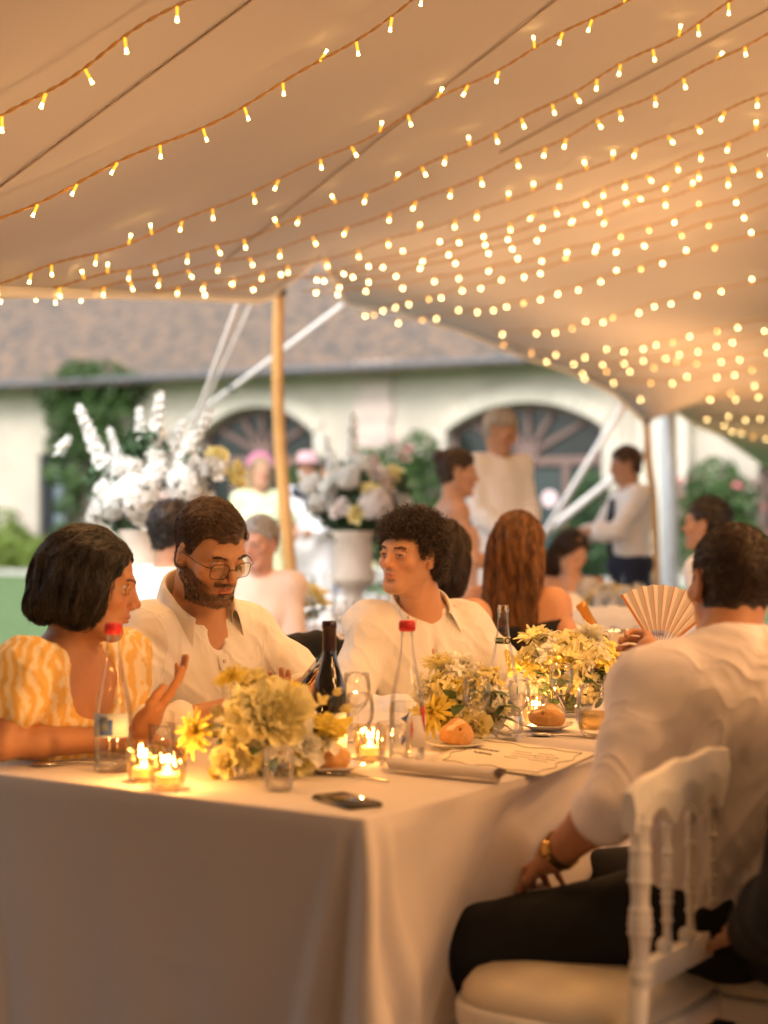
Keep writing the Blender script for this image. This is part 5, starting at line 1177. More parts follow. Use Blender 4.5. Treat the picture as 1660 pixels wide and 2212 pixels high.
def garment(F, name, S_, h, m, fold=.004, fs=(14, 14, 9), seed=0, post=None, relaxn=1, parent=None, col=None):
    V, Q = S_.mesh(h, post=post); V = relax(V, Q, relaxn); N = normals(V, Q)
    if fold:
        R = np.array(F.R); L = (V-np.array(F.neck))@R; f = fbm(L*np.array(fs), 2, seed); f3 = np.sin((L[:, 2]*70+L[:, 0]*32*np.sign(L[:, 0])+9*f)); V = V+N*(fold*.16*f3*np.clip(vnoise(L*9, seed+3), 0, 1))[:, None]; f2 = 1-np.abs(fbm(L*np.array(fs)*.8+7+np.stack([L[:, 2]*6, 0*f, L[:, 0]*5], 1), 2, seed+9)); V = V+N*(fold*(.8*f+2.6*(f2-.6)**2*np.sign(f2-.6)))[:, None]
    me = mesh(name, V-F.base, Q, m, True, col=col(V) if col else None); o = link(name, me, parent or F.root); F.last = (V, Q); return o
def bvh(V, Q): return BVHTree.FromPolygons([tuple(v) for v in V], [tuple(q) for q in Q])
def collar(F, m, r=.066, open_=.55, leaf=.045, stand=.032, name='collar', pt=.02):
    q = F.sc; P_ = []; N = 40; a0 = open_
    ax = (F.H @ Vector((0, -.03, -.06))-F.neck).normalized(); u = F.u; w = ax.cross(u)*-1; w.normalize()
    if w.dot(F.w) < 0: w = -w
    c0 = F.neck+ax*.006*q
    for i in range(N+1):
        a = a0+(2*math.pi-2*a0)*i/N; fr = max(0, math.cos(a)); e = 1-min(i, N-i)/N*2; e = e**6; d = u*math.sin(a)+w*math.cos(a)
        sp = 1+.32*max(0, math.cos(a))**2
        def pt_(rr, z, push=0): return c0+(d*rr*sp+w*push)*q+ax*z*q
        lf = leaf+pt*max(0, math.cos(a))**1.5
        P_.append([pt_(r+.004, -.022-.02*fr), pt_(r, stand*(1-.55*fr)), pt_(r+.005, stand*(1-.55*fr)+.005), pt_(r+.012, stand*(1-.55*fr)-.003), pt_(r+.020+.006*fr, stand*.2-lf*.4*(1+.2*fr)), pt_(r+.030+.010*fr, -lf*(.75+.6*fr))])
    g_ = MB(); g_.grid(np.array([[tuple(v-v3(F.base)) for v in row] for row in P_])); o = g_.obj(name, m, F.root); s_ = o.modifiers.new('t', 'SOLIDIFY'); s_.thickness = .0022; sb = o.modifiers.new('s', 'SUBSURF'); sb.levels = 1; sb.render_levels = 1; return o
def placket(F, m, mb_, z0=-.05, z1=-.42, off=0, name='placket', nbut=5, w=.014):
    V, Q = F.last; T_ = bvh(V, Q); L = []; 
    for i in range(26):
        z = z0+(z1-z0)*i/25; o = F.tp(off, .5, z); hit = T_.ray_cast(o, -F.w)
        if hit[0] is not None: L.append((hit[0], hit[1] if hit[1].dot(F.w) > 0 else -hit[1]))
    if len(L) < 3: return
    P_ = [[tuple(p+n_*.0005-F.u*w*F.sc-v3(F.base)), tuple(p+n_*.003-F.u*w*.8*F.sc-v3(F.base)), tuple(p+n_*.0035+F.u*w*.8*F.sc-v3(F.base)), tuple(p+n_*.0005+F.u*w*F.sc-v3(F.base))] for p, n_ in L]
    g_ = MB(); g_.grid(np.array(P_)); g_.obj(name, m, F.root)
    for k in range(nbut):
        p, n_ = L[min(int((k+.3)/nbut*len(L)), len(L)-1)]; q = Vector((0, 0, 1)).rotation_difference(n_).to_matrix(); g_ = MB(); g_.lathe([(0, .0055), (.004, .0055), (.0052, .0045), (.0052, .002)], 12, M=q); g_.obj('button', mb_, F.root, loc=tuple(p-v3(F.base)))
# --- hair
def tubes3(P, r0, r1):
    """P (n,k,3) strands -> three-sided tubes"""
    n, k = P.shape[:2]; T_ = np.gradient(P, axis=1); T_ /= np.linalg.norm(T_, axis=2, keepdims=True)+1e-9; A = np.cross(T_, np.array((.3, .5, .81))); A /= np.linalg.norm(A, axis=2, keepdims=True)+1e-9; B = np.cross(T_, A)
    r = np.linspace(r0, r1, k)[None, :, None]; V = np.stack([P+r*(math.cos(a)*A+math.sin(a)*B) for a in (0, 2.094, 4.189)], 2).reshape(n, k*3, 3)
    f = []
    for i in range(k-1):
        for j in range(3): q = (j+1) % 3; f.append((i*3+j, i*3+q, (i+1)*3+q, (i+1)*3+j))
    Fq = (np.array(f)[None]+np.arange(n)[:, None, None]*(k*3)).reshape(-1, 4); return V.reshape(-1, 3), Fq
def hair_mat(name, c, c2): return mat(name, c, .42, col2=c2, scale=60, spec=.5, stretch=(1, 1, .25), sheen=.1)
def scalp_mask(L, front=.072, temple=.034, side=.012, nape=-.075, recede=0.0):
    x, y, z = L.T; yy = np.array((-.12, -.07, -.02, .004, .022, .045, .070, .12)); hh = np.array((nape, nape, -.045, .012, side, temple, front-.012, front)); lim = np.interp(y, yy, hh)+recede*np.exp(-((np.abs(x)-.045)/.018)**2)*(y > .03)
    return z > lim+.004*np.sin(x*160+y*90)
def cap_hair(F, m, thick, name='hair', mask={}, strands=3500, length=.03, comb=None, lift=.35, curl=0, freq=0, seed=3, r=.0009, fine=.4):
    """short hair: a cap lifted off the scalp plus single strands"""
    rg = np.random.default_rng(seed); L = F.L; ok = scalp_mask(L, **mask) & (np.abs(L[:, 0]) < .1) & (L[:, 1] > -.13) & (L[:, 1] < .1)
    ear = (np.abs(L[:, 0]) > .0745*(.93 if F.fem else 1)) & (np.abs(L[:, 1]+.008) < .024) & (L[:, 2] < .030); ok &= ~ear
    fq = ok[F.Q].all(1); Q = F.Q[fq]; ids = np.unique(Q); mp = -np.ones(len(F.V), int); mp[ids] = np.arange(len(ids)); Q = mp[Q]; V = F.V[ids]; Ll = L[ids]; N = normals(V, Q)
    # distance to the hairline for a soft edge
    edge_ct = np.zeros(len(V)); lo = scalp_mask(Ll-np.array((0, -.004, .010)), **mask); tk = np.where(lo, 1, .35); tk = tk
    for _ in range(6):
        A = np.zeros(len(V)); c = np.zeros(len(V))
        for j in range(4): np.add.at(A, Q[:, j], tk[Q[:, (j+1) % 4]]); np.add.at(c, Q[:, j], 1)
        tk = .5*tk+.5*A/np.maximum(c, 1)
    t = np.array([thick(*p) for p in Ll]) if callable(thick) else np.full(len(V), thick); t = t*tk*F.sc*(1+.35*fbm(Ll*45, 2, seed)); Vc = V+N*t[:, None]
    o = link(name, mesh(name, Vc-F.base, Q, m, True), F.root)
    # strands
    w = rg.choice(len(Q), strands); uv = rg.random((strands, 2)); a = Q[w]; p = (Vc[a[:, 0]]*(1-uv[:, :1])+Vc[a[:, 1]]*uv[:, :1])*(1-uv[:, 1:])+(Vc[a[:, 3]]*(1-uv[:, :1])+Vc[a[:, 2]]*uv[:, :1])*uv[:, 1:]
    n = N[a[:, 0]]; R = np.array(F.H.to_3x3().normalized()); pl = (p-np.array(F.H.translation))@R/F.sc; c = np.array([comb(*q) for q in pl])@R.T; c += rg.normal(0, fine, c.shape); c -= n*(c*n).sum(1, keepdims=True); c /= np.linalg.norm(c, axis=1, keepdims=True)+1e-9
    k = 8 if curl else 6; tt = np.linspace(0, 1, k)[None, :, None]; Ln = (length*F.sc*rg.uniform(.6, 1.25, strands)*np.clip(tk[a[:, 0]], .4, 1))[:, None, None]; up = n[:, None]*(np.sin(tt*math.pi*.8)*lift*Ln*rg.uniform(.3, 1.4, (strands, 1, 1)))
    P = p[:, None]-n[:, None]*.002+c[:, None]*Ln*tt+up
    if curl:
        b = np.cross(n, c); ph = rg.uniform(0, 6.28, (strands, 1, 1)); P += curl*(b[:, None]*np.sin(tt*freq+ph)+n[:, None]*np.cos(tt*freq+ph))*tt**.3
    V3, F3 = tubes3(P, r, r*.4); so = link('hair_strands', mesh('hair_strands', V3-F.base, F3, m, True), F.root); so['kind'] = 'stuff'; return o
def shell_hair(F, m, S_, h=.005, strands=3000, steps=9, step=.02, flow=None, name='hair', seed=5, r=.0011, start=lambda L: L[:, 2] > -.02, wave=0.0, fold=.003):
    """long hair: a sculpted mass with strands laid along it"""
    rg = np.random.default_rng(seed); V, Q = S_.mesh(h); V = relax(V, Q, 2); N = normals(V, Q); Li = np.array(F.H.inverted()); Q_ = Q; L = V@Li[:3, :3].T+Li[:3, 3]
    ang = np.arctan2(L[:, 0], -L[:, 1]); V = V+N*(fold*np.sin(ang*17+3*fbm(L*18, 2, seed))*(.5+.5*np.clip(-L[:, 2]*8+.8, 0, 1))+fold*.7*fbm(L*30, 2, seed+1))[:, None]
    o = link(name, mesh(name, V-F.base, Q, m, True), F.root)
    kd = KDTree(len(V)); [kd.insert(v, i) for i, v in enumerate(V)]; kd.balance()
    st = np.where(start(L))[0]; st = rg.choice(st, strands); P = np.zeros((strands, steps, 3)); R = F.H.to_3x3().normalized()
    free = rg.integers(steps-4, steps+1, strands)
    for s_ in range(strands):
        i = st[s_]; p = V[i]+rg.normal(0, .002, 3); jit = rg.normal(0, .25, 3); ph = rg.uniform(0, 6)
        for k in range(steps):
            co, i, d = kd.find(p); n = N[i]; p = np.array(co)+n*(.0015+.003*rg.random()) if (d < .03 and k < free[s_]) else p; P[s_, k] = p; g = np.array(flow(Li[:3, :3]@p+Li[:3, 3])) if flow else np.array((0, 0, -1)); g = np.array(R @ Vector(g)) if flow else g
            g = g+jit*.45+wave*np.array((math.sin(k*1.3+ph), math.cos(k*1.1+ph), 0)); g = g-n*(g@n); g /= np.linalg.norm(g)+1e-9; p = p+g*step*F.sc
    V3, F3 = tubes3(P, r, r*.5); so = link('hair_strands', mesh('hair_strands', V3-F.base, F3, m, True), F.root); so['kind'] = 'stuff'; return o
def brows(F, m, thick=1.0, up=0):
    Hi = F.H; T_ = bvh(F.V, F.Q); P = []; rg = np.random.default_rng(4); fw = (Hi.to_3x3() @ Vector((0, 1, 0))).normalized()
    for x in (-1, 1):
        for i in range(90):
            t = rg.random(); lx = x*(.013+.034*t); lz = .0265+.006*math.sin(t*2.4)-.004*t+rg.normal(0, .0017*thick)+up; o = Hi @ Vector((lx, .2, lz)); hit = T_.ray_cast(o, -fw)
            if hit[0] is None: continue
            d = (Hi.to_3x3() @ Vector((x*1.0, 0, .25-.5*t))).normalized(); p = hit[0]; P.append([np.array(p+d*.0055*k/3+fw*(.0006+.0004*k/3)) for k in range(4)])
    V3, F3 = tubes3(np.array(P), .0005*1.4, .0002); o = link('eyebrows', mesh('eyebrows', V3-F.base, F3, m, True), F.root); o['kind'] = 'stuff'
def beard_hair(F, m, n=3600, ln=.005, full=.9):
    C, L = skin_color(F.V, F.H, (0, 0, 0), beard=1.0, stub=(1, 1, 1)); w = C[:, 0]*(L[:, 1] > -.015); ids = np.where(w > .45)[0]; rg = np.random.default_rng(8); i = rg.choice(ids, n); N = normals(F.V, F.Q)[i]; R = np.array(F.H.to_3x3().normalized()); d = np.array((0, .25, -1))@R.T+rg.normal(0, .3, (n, 3)); d = d-N*(d*N).sum(1, keepdims=True)*.8+N*.35; d /= np.linalg.norm(d, axis=1, keepdims=True)
    p = F.V[i]+rg.normal(0, .0012, (n, 3)); P = np.stack([p-N*.001+d*ln*t*F.sc for t in (0, .5, 1)], 1); V3, F3 = tubes3(P, .0005, .0002); o = link('beard', mesh('beard', V3-F.base, F3, m, True), F.root); o['kind'] = 'stuff'
dark_hair = hair_mat('dark_brown_hair', (.022, .012, .008), (.045, .022, .012)); brown_hair = hair_mat('brown_hair', (.045, .022, .012), (.085, .045, .022)); black_hair = hair_mat('black_hair', (.012, .009, .008), (.022, .015, .012))
shirt_m = mat('white_shirt', (.80, .77, .72), .85, noise=.02, scale=6, bump=.10, bscale=900, sheen=.15, tr_light=.05, crease=.45, cscale=7)
btn = mat('shirt_button', (.55, .48, .36), .3)
trous = mat('black_trousers', (.004, .004, .005), .8, bump=.1, bscale=500)
# ---- man with glasses
Y0 = 3.93
H1 = headM(at(455, 1192, 3.86), -50, 26, 3, .97)
F1 = Fig(H1, at(424, 1316, 3.98), at(528, 1362, 4.10), at(322, 1368, 3.90), (at(430, 1700, 4.10)[0], 4.10, .56), 1.06)
elR = ik(F1.shR, at(470, 1542, 3.72), .30, .26, (-.5, -.5, -.8)); elL = ik(F1.shL, at(606, 1500, 3.86), .30, .26, (.8, .1, -.6))
F1.add_arm(F1.shR, elR, at(500, 1535, 3.74), (handM(at(500, 1535, 3.74), (1, .12, .22), (.1, -.2, 1)), 1, dict(curl=(.45, .5, .55, .6), thumb=.4, scale=1.02)))
F1.add_arm(F1.shL, elL, at(596, 1502, 3.88), (handM(at(596, 1502, 3.88), (1, -.28, .12), (-.1, -.1, 1)), -1, dict(curl=(.35, .4, .5, .6), thumb=.3, scale=1.02)))
p1r = figure('man with glasses and short beard looking down at his phone', F1, (F1.pel.x, F1.pel.y, 0), headkw=dict(lids=.95, nose=1.12, jaw=1.05), colkw=dict(beard=.82), skinc=(.50, .26, .14))
sg = SDF(); F1.torso(sg, .012)
for a in F1.arms: F1.arm_ops(sg, a, .010, .78, .010)
sg.cap(F1.tp(0, .10, .02), F1.tp(0, .07, -.10), .036, .010, .012, 's')
garment(F1, 'shirt', sg, .0055, shirt_m, .0085, (13, 13, 8), 1)
placket(F1, shirt_m, btn, -.085, -.46, 0); collar(F1, shirt_m, .074, .62, .058, .058)
for a in F1.arms:
    sh, el, wr, hd = a; p = el+(wr-el)*.56; d = (wr-el).normalized(); c = MB(); c.tube([p-d*.03-v3(F1.base), p-d*.026-v3(F1.base), p+d*.020-v3(F1.base), p+d*.024-v3(F1.base)], [.046, .051, .050, .044], 20, cap=False); o = c.obj('cuff', shirt_m, F1.root)
def comb1(x, y, z): return (x*4+.35, -.2 if z > .05 and y > .0 else -.6, -.9 if abs(x) > .05 or y < -.05 else .35)
cap_hair(F1, brown_hair, lambda x, y, z: .001+.007*max(0, min(1, (z-.045)/.05))+.006*max(0, min(1, (y-.03)/.05)), mask=dict(front=.070, temple=.046, side=.0, nape=-.062, recede=.014), strands=6500, length=.022, comb=comb1, lift=.22, seed=3, r=.0009, curl=.0012, freq=3, fine=.25)
brows(F1, dark_hair, 1.0); beard_hair(F1, dark_hair)
# glasses
gf = mat('spectacle_frame', (.02, .015, .012), .3, metal=.3, coat=.3); sp_ = empty('spectacles', (0, 0, 0)); tag(sp_, 'thin dark rectangular spectacles worn by the bearded man', 'glasses'); sp_.matrix_world = H1
ring_ = []
for x in (-1, 1):
    P_ = []
    for i in range(28):
        a = 2*math.pi*i/28; cx = abs(math.cos(a))**.62*math.copysign(1, math.cos(a)); cz = abs(math.sin(a))**.62*math.copysign(1, math.sin(a)); P_.append((x*.0335+cx*.0240, .1075-.010*abs(x*.0335+cx*.024)/.06-.0, -.0005+cz*.0185-(0.002 if cz < 0 else 0)+(-.002*abs(cx) if cz < 0 else 0)))
    m = MB(); m.tube(P_, .0011, 6, closed=True); m.obj('rim', gf, sp_); m = MB(); m.add(P_, [tuple(range(28))]); m.obj('lens', glass('lens_glass', (.96, .98, .97)), sp_, False)
    m = MB(); m.tube([(x*.0565, .099, .008), (x*.069, .092, .009), (x*.079, .06, .008), (x*.0835, .0, .006), (x*.084, -.012, -.004)], .0012, 6); m.obj('temple_arm', gf, sp_)
m = MB(); m.tube(bez([(-.0105, .1085, .004), (-.005, .1125, .007), (.005, .1125, .007), (.0105, .1085, .004)], 5), .0011, 6); m.obj('bridge', gf, sp_)
# phone in his hands
p2 = empty('smartphone', at(674, 1456, 3.80)); tag(p2, 'smartphone held upright in the hands of the man with glasses', 'phone'); a_ = Vector((.50, .35, .62)).normalized(); n_v = Vector((-.75, -.25, .60)); n_v = (n_v-a_*n_v.dot(a_)).normalized(); p2.rotation_euler = Matrix((a_.cross(n_v), a_, n_v)).transposed().to_euler()
m = MB(); m.box((0, 0, 0), (.078, .150, .010)); m.obj('phone_case', mat('bronze_phone_case', (.10, .045, .02), .25, metal=.5), p2, bevel=.004)
m = MB(); m.box((0, 0, .0058), (.070, .142, .0006)); m.obj('screen', MATS['phone_screen'], p2)
for z in (-.003, .003): m = MB(); m.tube([(.040, -.07, z), (.040, .07, z)], .0012, 6); m.obj('case_edge', mat('phone_gold_edge', (.6, .35, .15), .25, metal=1), p2)
# ---- woman in yellow
H2 = headM(at(196, 1262, 3.60), 4, 14, -4, 1.0)
F2 = Fig(H2, at(148, 1398, 3.63), at(262, 1425, 3.80), at(58, 1445, 3.46), (-.80, 3.74, .54), 1.0, True, 1.12)
wrR = on(262, 1596, .79); elR = on(2, 1606, .80)
wrL = at(318, 1558, 3.52); elL = ik(F2.shL, wrL, .27, .25, (-.1, .1, -1))
F2.add_arm(F2.shR, elR, wrR, (handM(wrR, (1, .15, 0), (0, 0, -1)), -1, dict(curl=(.3, .35, .4, .45), thumb=.2, scale=.92)))
F2.add_arm(F2.shL, elL, wrL, (handM(wrL, (.62, -.1, .72), (-.55, .0, .7)), 1, dict(curl=(.10, .16, .22, .30), thumb=-.6, spread=.22, scale=.98)))
figure('woman with dark bobbed hair in a yellow and white patterned blouse leaning on the table', F2, (F2.pel.x, F2.pel.y, 0), headkw=dict(lids=.32, nose=.95, jaw=.96), colkw=dict(lip=(.35, .09, .06)), skinc=(.46, .225, .12))
blouse = bpy.data.materials.new('patterned_blouse'); blouse.use_nodes = True; n_ = blouse.node_tree.nodes; L_ = blouse.node_tree.links; b_ = n_['Principled BSDF']; tc_ = n_.new('ShaderNodeTexCoord'); w_ = n_.new('ShaderNodeTexWave'); w_.inputs['Scale'].default_value = 13; w_.inputs['Distortion'].default_value = 7; w_.inputs['Detail'].default_value = 2; w_.inputs['Detail Scale'].default_value = 1.6
cr_ = n_.new('ShaderNodeValToRGB'); cr_.color_ramp.elements[0].position = .32; cr_.color_ramp.elements[0].color = (.74, .47, .13, 1); cr_.color_ramp.elements[1].position = .80; cr_.color_ramp.elements[1].color = (.80, .68, .46, 1)
L_.new(tc_.outputs['Object'], w_.inputs[0]); L_.new(w_.outputs['Fac'], cr_.inputs[0]); L_.new(cr_.outputs[0], b_.inputs[0]); b_.inputs['Roughness'].default_value = .85
sg = SDF(); F2.torso(sg, .012)
for a in F2.arms: F2.arm_ops(sg, a, .014, .20, .018)
sg.ell(F2.tp(0, .085, -.045), (.098, .085, .098), .012, 's', R=F2.R); sg.ell(F2.tp(0, -.02, .015), (.080, .09, .035), .012, 's', R=F2.R); sg.cap(F2.tp(-.09, 0, .02), F2.tp(.09, 0, .02), .035, .035, .012, 's')
garment(F2, 'blouse', sg, .005, blouse, .0075, (20, 20, 6), 4)
sh = SDF(H2); sh.ell((0, -.018, .033), (.085, .107, .094), .02); sh.ell((0, -.058, -.020), (.082, .070, .075), .04); sh.cap((-.045, -.095, -.070), (.045, -.095, -.070), .028, .028, .03)
for x in (-1, 1): sh.ell((x*.052, -.012, -.030), (.036, .062, .062), .03)
sh.ell((0, .112, -.018), (.070, .085, .102), .012, 's'); sh.ell((0, .050, -.130), (.075, .080, .050), .015, 's'); sh.ell((0, .02, .0), (.066, .072, .100), .01, 's')
shell_hair(F2, black_hair, sh, .0045, 6000, 11, .015, lambda p: (p[0]*1.5, -.55 if p[2] > .05 else .1, -1.0 if p[2] < .08 else -.35), start=lambda L: L[:, 2] > -.06, fold=.004)
brows(F2, black_hair, .7)
# ---- curly-haired man
H3 = headM(at(884, 1200, 4.64), -128, 2, -3, .93)
F3 = Fig(H3, at(915, 1322, 4.74), at(1000, 1355, 4.80), at(800, 1350, 4.70), (at(900, 1600, 4.85)[0], 4.85, .56), 1.03)
wr3 = at(905, 1545, 4.45); wr4 = at(1090, 1530, 4.55)
F3.add_arm(F3.shR, ik(F3.shR, wr3, .29, .26, (-.7, .1, -.9)), wr3, (handM(wr3, (1, -.2, -.1), (0, 0, -1)), -1, dict(curl=(.4, .4, .5, .5), thumb=.3)))
F3.add_arm(F3.shL, ik(F3.shL, wr4, .29, .26, (.9, .2, -.8)), wr4, (handM(wr4, (-.3, -1, 0), (0, 0, -1)), 1, dict(curl=(.4, .4, .5, .5), thumb=.3)))
figure('man with dark curly hair in an open white shirt glancing over his shoulder', F3, (F3.pel.x, F3.pel.y, 0), headkw=dict(lids=.27, nose=1.0, jaw=.98), colkw=dict(beard=.22, stub=(.25, .14, .09)), skinc=(.54, .28, .155))
sg = SDF(); F3.torso(sg, .013)
for a in F3.arms: F3.arm_ops(sg, a, .013, .95, .012)
sg.cap(F3.tp(0, .11, .02), F3.tp(0.0, .09, -.11), .036, .010, .012, 's')
garment(F3, 'shirt', sg, .006, shirt_m, .0105, (11, 11, 7), 21)
placket(F3, shirt_m, btn, -.10, -.42, 0, nbut=4); collar(F3, shirt_m, .074, .75, .050, .045)
cap_hair(F3, dark_hair, lambda x, y, z: .003+.004*max(0, min(1, (z-.03)/.06))+.006*max(0, min(1, (-y)/.06)), mask=dict(front=.066, temple=.050, side=-.006, nape=-.075, recede=.006), strands=7500, length=.028, comb=lambda x, y, z: (x*6, y*5+.2, -.2), lift=.75, curl=.0075, freq=7, seed=7, r=.0011, fine=.9)
brows(F3, dark_hair, 1.2)
# ---- man on the right, seen from behind
H4 = headM(at(1580, 1262, 3.19), 104, 2, 2, .98)
F4 = Fig(H4, at(1572, 1395, 3.12), at(1412, 1490, 3.06), at(1720, 1480, 3.22), (.66, 3.04, .52), 1.04, False, 1.12)
wL = (at(1196, 1850, 3.06)); elL = at(1318, 1745, 2.92)
F4.add_arm(F4.shL, elL, wL, (handM(wL, (-.25, .85, -.35), (.3, .2, -.9)), 1, dict(curl=(.5, .55, .6, .65), thumb=.4)))
wR = at(1425, 1425, 3.88); F4.add_arm(F4.shR, ik(F4.shR, (.60, 3.62, .98), .31, .29, (.5, .3, -.8)), (.60, 3.62, .98), (handM((.60, 3.62, .98), (.1, 1, .1), (-1, 0, 0)), -1, dict(curl=(1.0, 1.1, 1.1, 1.1), thumb=.7)))
kL, kR = v3((.185, 3.09, .44)), v3((.36, 3.50, .46))
F4.legs = [(F4.pel+Vector((-.08, -.06, .03)), kL, v3((.13, 3.10, .1))), (F4.pel+Vector((.02, .10, .03)), kR, v3((.30, 3.62, .1)))]
figure('broad man in a pale pink-white shirt seen from behind on the right', F4, (F4.pel.x, F4.pel.y, 0), headkw=dict(), colkw=dict(), skinc=(.44, .215, .12))
pshirt = mat('pale_shirt', (.84, .79, .82), .85, noise=.02, scale=6, bump=.10, bscale=900, sheen=.15, tr_light=.05, crease=.5, cscale=5.5)
sg = SDF(); F4.torso(sg, .024); sg.cap(F4.tp(-.04, -.035, -.04), F4.tp(.04, -.035, -.04), .058, .058, .04)
F4.arm_ops(sg, F4.arms[0], .012, .52, .006); F4.arm_ops(sg, F4.arms[1], .014, .9, .012)
sg.ell(F4.tp(0, 0, .0, F4.pel), (.19, .15, .10), .05, R=F4.R)
ax4 = (F4.H @ Vector((0, -.03, -.06))-F4.neck).normalized(); nc4 = F4.neck+ax4*.028
for k in range(16):
    q0, q1 = [nc4+(F4.u*math.cos(t_)+F4.w*math.sin(t_)*.95)*.060-ax4*.012*math.sin(t_) for t_ in (2*math.pi*k/16, 2*math.pi*(k+1)/16)]; sg.cap(q0, q1, .010, .010, .012); sg.cap(q0-ax4*.022, q1-ax4*.022, .014, .014, .02)
garment(F4, 'shirt', sg, .006, pshirt, .011, (9, 9, 7), 31)
sh_, el_, wr_, _ = F4.arms[0]; p = el_+(wr_-el_)*.10; d = (wr_-el_).normalized(); b0 = v3(F4.base)
c = MB(); c.tube([p-d*.055-b0, p-d*.050-b0, p-d*.01-b0, p+d*.018-b0, p+d*.024-b0, p+d*.016-b0], [.046, .056, .061, .060, .057, .048], 26, cap=False); c.obj('rolled_cuff', pshirt, F4.root)
tg = SDF(); F4.leg_ops(tg, .012, .014); tg.ell(F4.pel, (.17, .15, .12), .05); garment(F4, 'trousers', tg, .008, trous, .005, (8, 8, 8), 5)
p = wr_-d*.028; wt = empty('wristwatch', p); wt.rotation_mode = 'QUATERNION'; wt.rotation_quaternion = Vector((0, 0, 1)).rotation_difference(d); tag(wt, 'gold and black wristwatch on the arm of the man on the right', 'watch')
m = MB(); m.lathe([(.0335, -.009), (.0365, -.009), (.0370, 0), (.0365, .009), (.0335, .009)], 30); m.obj('strap', mat('watch_strap', (.02, .016, .012), .4), wt)
m = MB(); 
for k in range(24): a = 2*math.pi*k/24; m.box((.0375*math.cos(a), .0375*math.sin(a), 0), (.003, .008, .013), a)
m.obj('bracelet_link', mat('gold_metal', (.75, .48, .14), .2, metal=1), wt, False)['kind'] = 'stuff'
m = MB(); m.lathe([(0, .008), (.014, .008), (.016, .004), (.016, 0)], 24, M=Matrix.Rotation(math.pi/2, 3, 'Y')); m.obj('watch_case', MATS['gold_metal'], wt, loc=(.034*math.cos(-2.4)*1, .034*math.sin(-2.4), 0), rot=(0, 0, -2.4))
cap_hair(F4, mat('short_brown_hair', (.030, .017, .011), .6, noise=.25, scale=80), lambda x, y, z: .001+.004*max(0, min(1, (z-.02)/.06)), mask=dict(front=.072, temple=.04, side=.0, nape=-.048), strands=8000, length=.006, comb=lambda x, y, z: (x*3, -.2, -1 if z < .05 else -.1), lift=.5, seed=17, r=.0008)
# ------------------------------------------------------------------ urns with tall arrangements
stone_u = mat('urn_stone', (.62, .54, .46), .8, noise=.1, scale=10)
pwhite = mat('petal_bright_white', (.82, .82, .79), .6, noise=.06, scale=20, tr_light=.3); pblush = mat('petal_blush', (.84, .78, .75), .6, noise=.06, scale=20, tr_light=.3)
def spike_me(n=75):
    m = MB()
    for i in range(n):
        t = i/n; z = .08+t*.92; r = .065*(1-t)**.7+.008; a = i*2.4; s = .062*(1-.6*t)+.012; c = Vector((r*math.cos(a), r*math.sin(a), z)); q = Vector((0, 0, 1)).rotation_difference(Vector((math.cos(a), math.sin(a), .5)).normalized()).to_matrix()
        for j in range(5): V, F = petal(s, s*1.1, math.radians(62), j*1.257, .001, 0, .4, .3, 2, 1, 1.0, .3); m.add([q @ Vector(v)+c for v in V], F)
    m.cur = 1; m.tube([(0, 0, 0), (0, 0, 1)], [.006, .003], 5); return m.me('flower_spike', [pwhite, fstem])
spk = spike_me()
def tall(label, urn_label, cx, ytop, Y, s, spikes, blooms, leaves, uw=.105):
    b = at(cx, ytop, Y); root = empty('tall_flower_arrangement', b); tag(root, label, 'flowers', 'tall flower arrangements on stone urns')
    k = Y/FPX
    for (tx, ty, x0, y0, f) in spikes:
        p1 = at(tx, ty, Y+f); p0 = at(x0, y0, Y+f*.3); d = v3(p1-p0); o = link('flower_spike', spk, root, v3(p0-b)); o.rotation_mode = 'QUATERNION'; o.rotation_quaternion = Vector((0, 0, 1)).rotation_difference(d); o.scale = (d.length*.85, d.length*.85, d.length)
    for (kind, x, y, f, sz, mt) in blooms:
        p = at(x, y, Y-f); 
        if sz >= 3: place_bloom(root, 'bighead', v3(p-b), (p[0]-b[0], -.35, (p[2]-b[2])*.6+.1), sz*.30, (mt, eye_y), 0)
        else:
            for e in range(3): pp = v3(p-b)+Vector(rng.normal(0, .022, 3)); place_bloom(root, kind, pp, (p[0]-b[0]+rng.normal(0, .1), -.25, (p[2]-b[2])*.6+rng.normal(0, .1)), sz*.5, (mt, eye_y), e)
    cs = [((dx*k, dy_*.3*k, dz*k), (r*k, r*.7*k, r*k)) for dx, dy_, dz, r in leaves]; V, F = leafcloud(1500, blobpts(cs, .35), .055); link('leaf_mass', mesh('leaf_mass', V, F, mat('arrangement_leaf', (.05, .10, .045), .5, noise=.4, scale=5, tr_light=.2), False), root)['kind'] = 'stuff'
    u = empty('stone_urn', (b[0], b[1], terrain(0, b[1]))); tag(u, urn_label, 'urn', 'stone urns on pedestals'); h = b[2]-u.location.z
    m = MB(); m.lathe([(0, h-.02), (uw*.8, h-.02), (uw*1.15, h+.01), (uw*1.2, h), (uw*.98, h-.05), (uw*.95, h-.22), (uw*1.1, h-.27), (uw*1.05, h-.30), (uw*.5, h-.34), (uw*.42, h-.40), (uw*.8, h-.45), (uw*.85, h-.48), (0, h-.48)], 28); m.obj('urn_bowl', stone_u, u)
    m = MB(); m.box((0, 0, (h-.48)/2), (.22, .22, h-.485)); m.box((0, 0, h-.50), (.27, .27, .035)); m.box((0, 0, .05), (.28, .28, .1)); m.obj('pedestal', stone_u, u, False, bevel=.006)
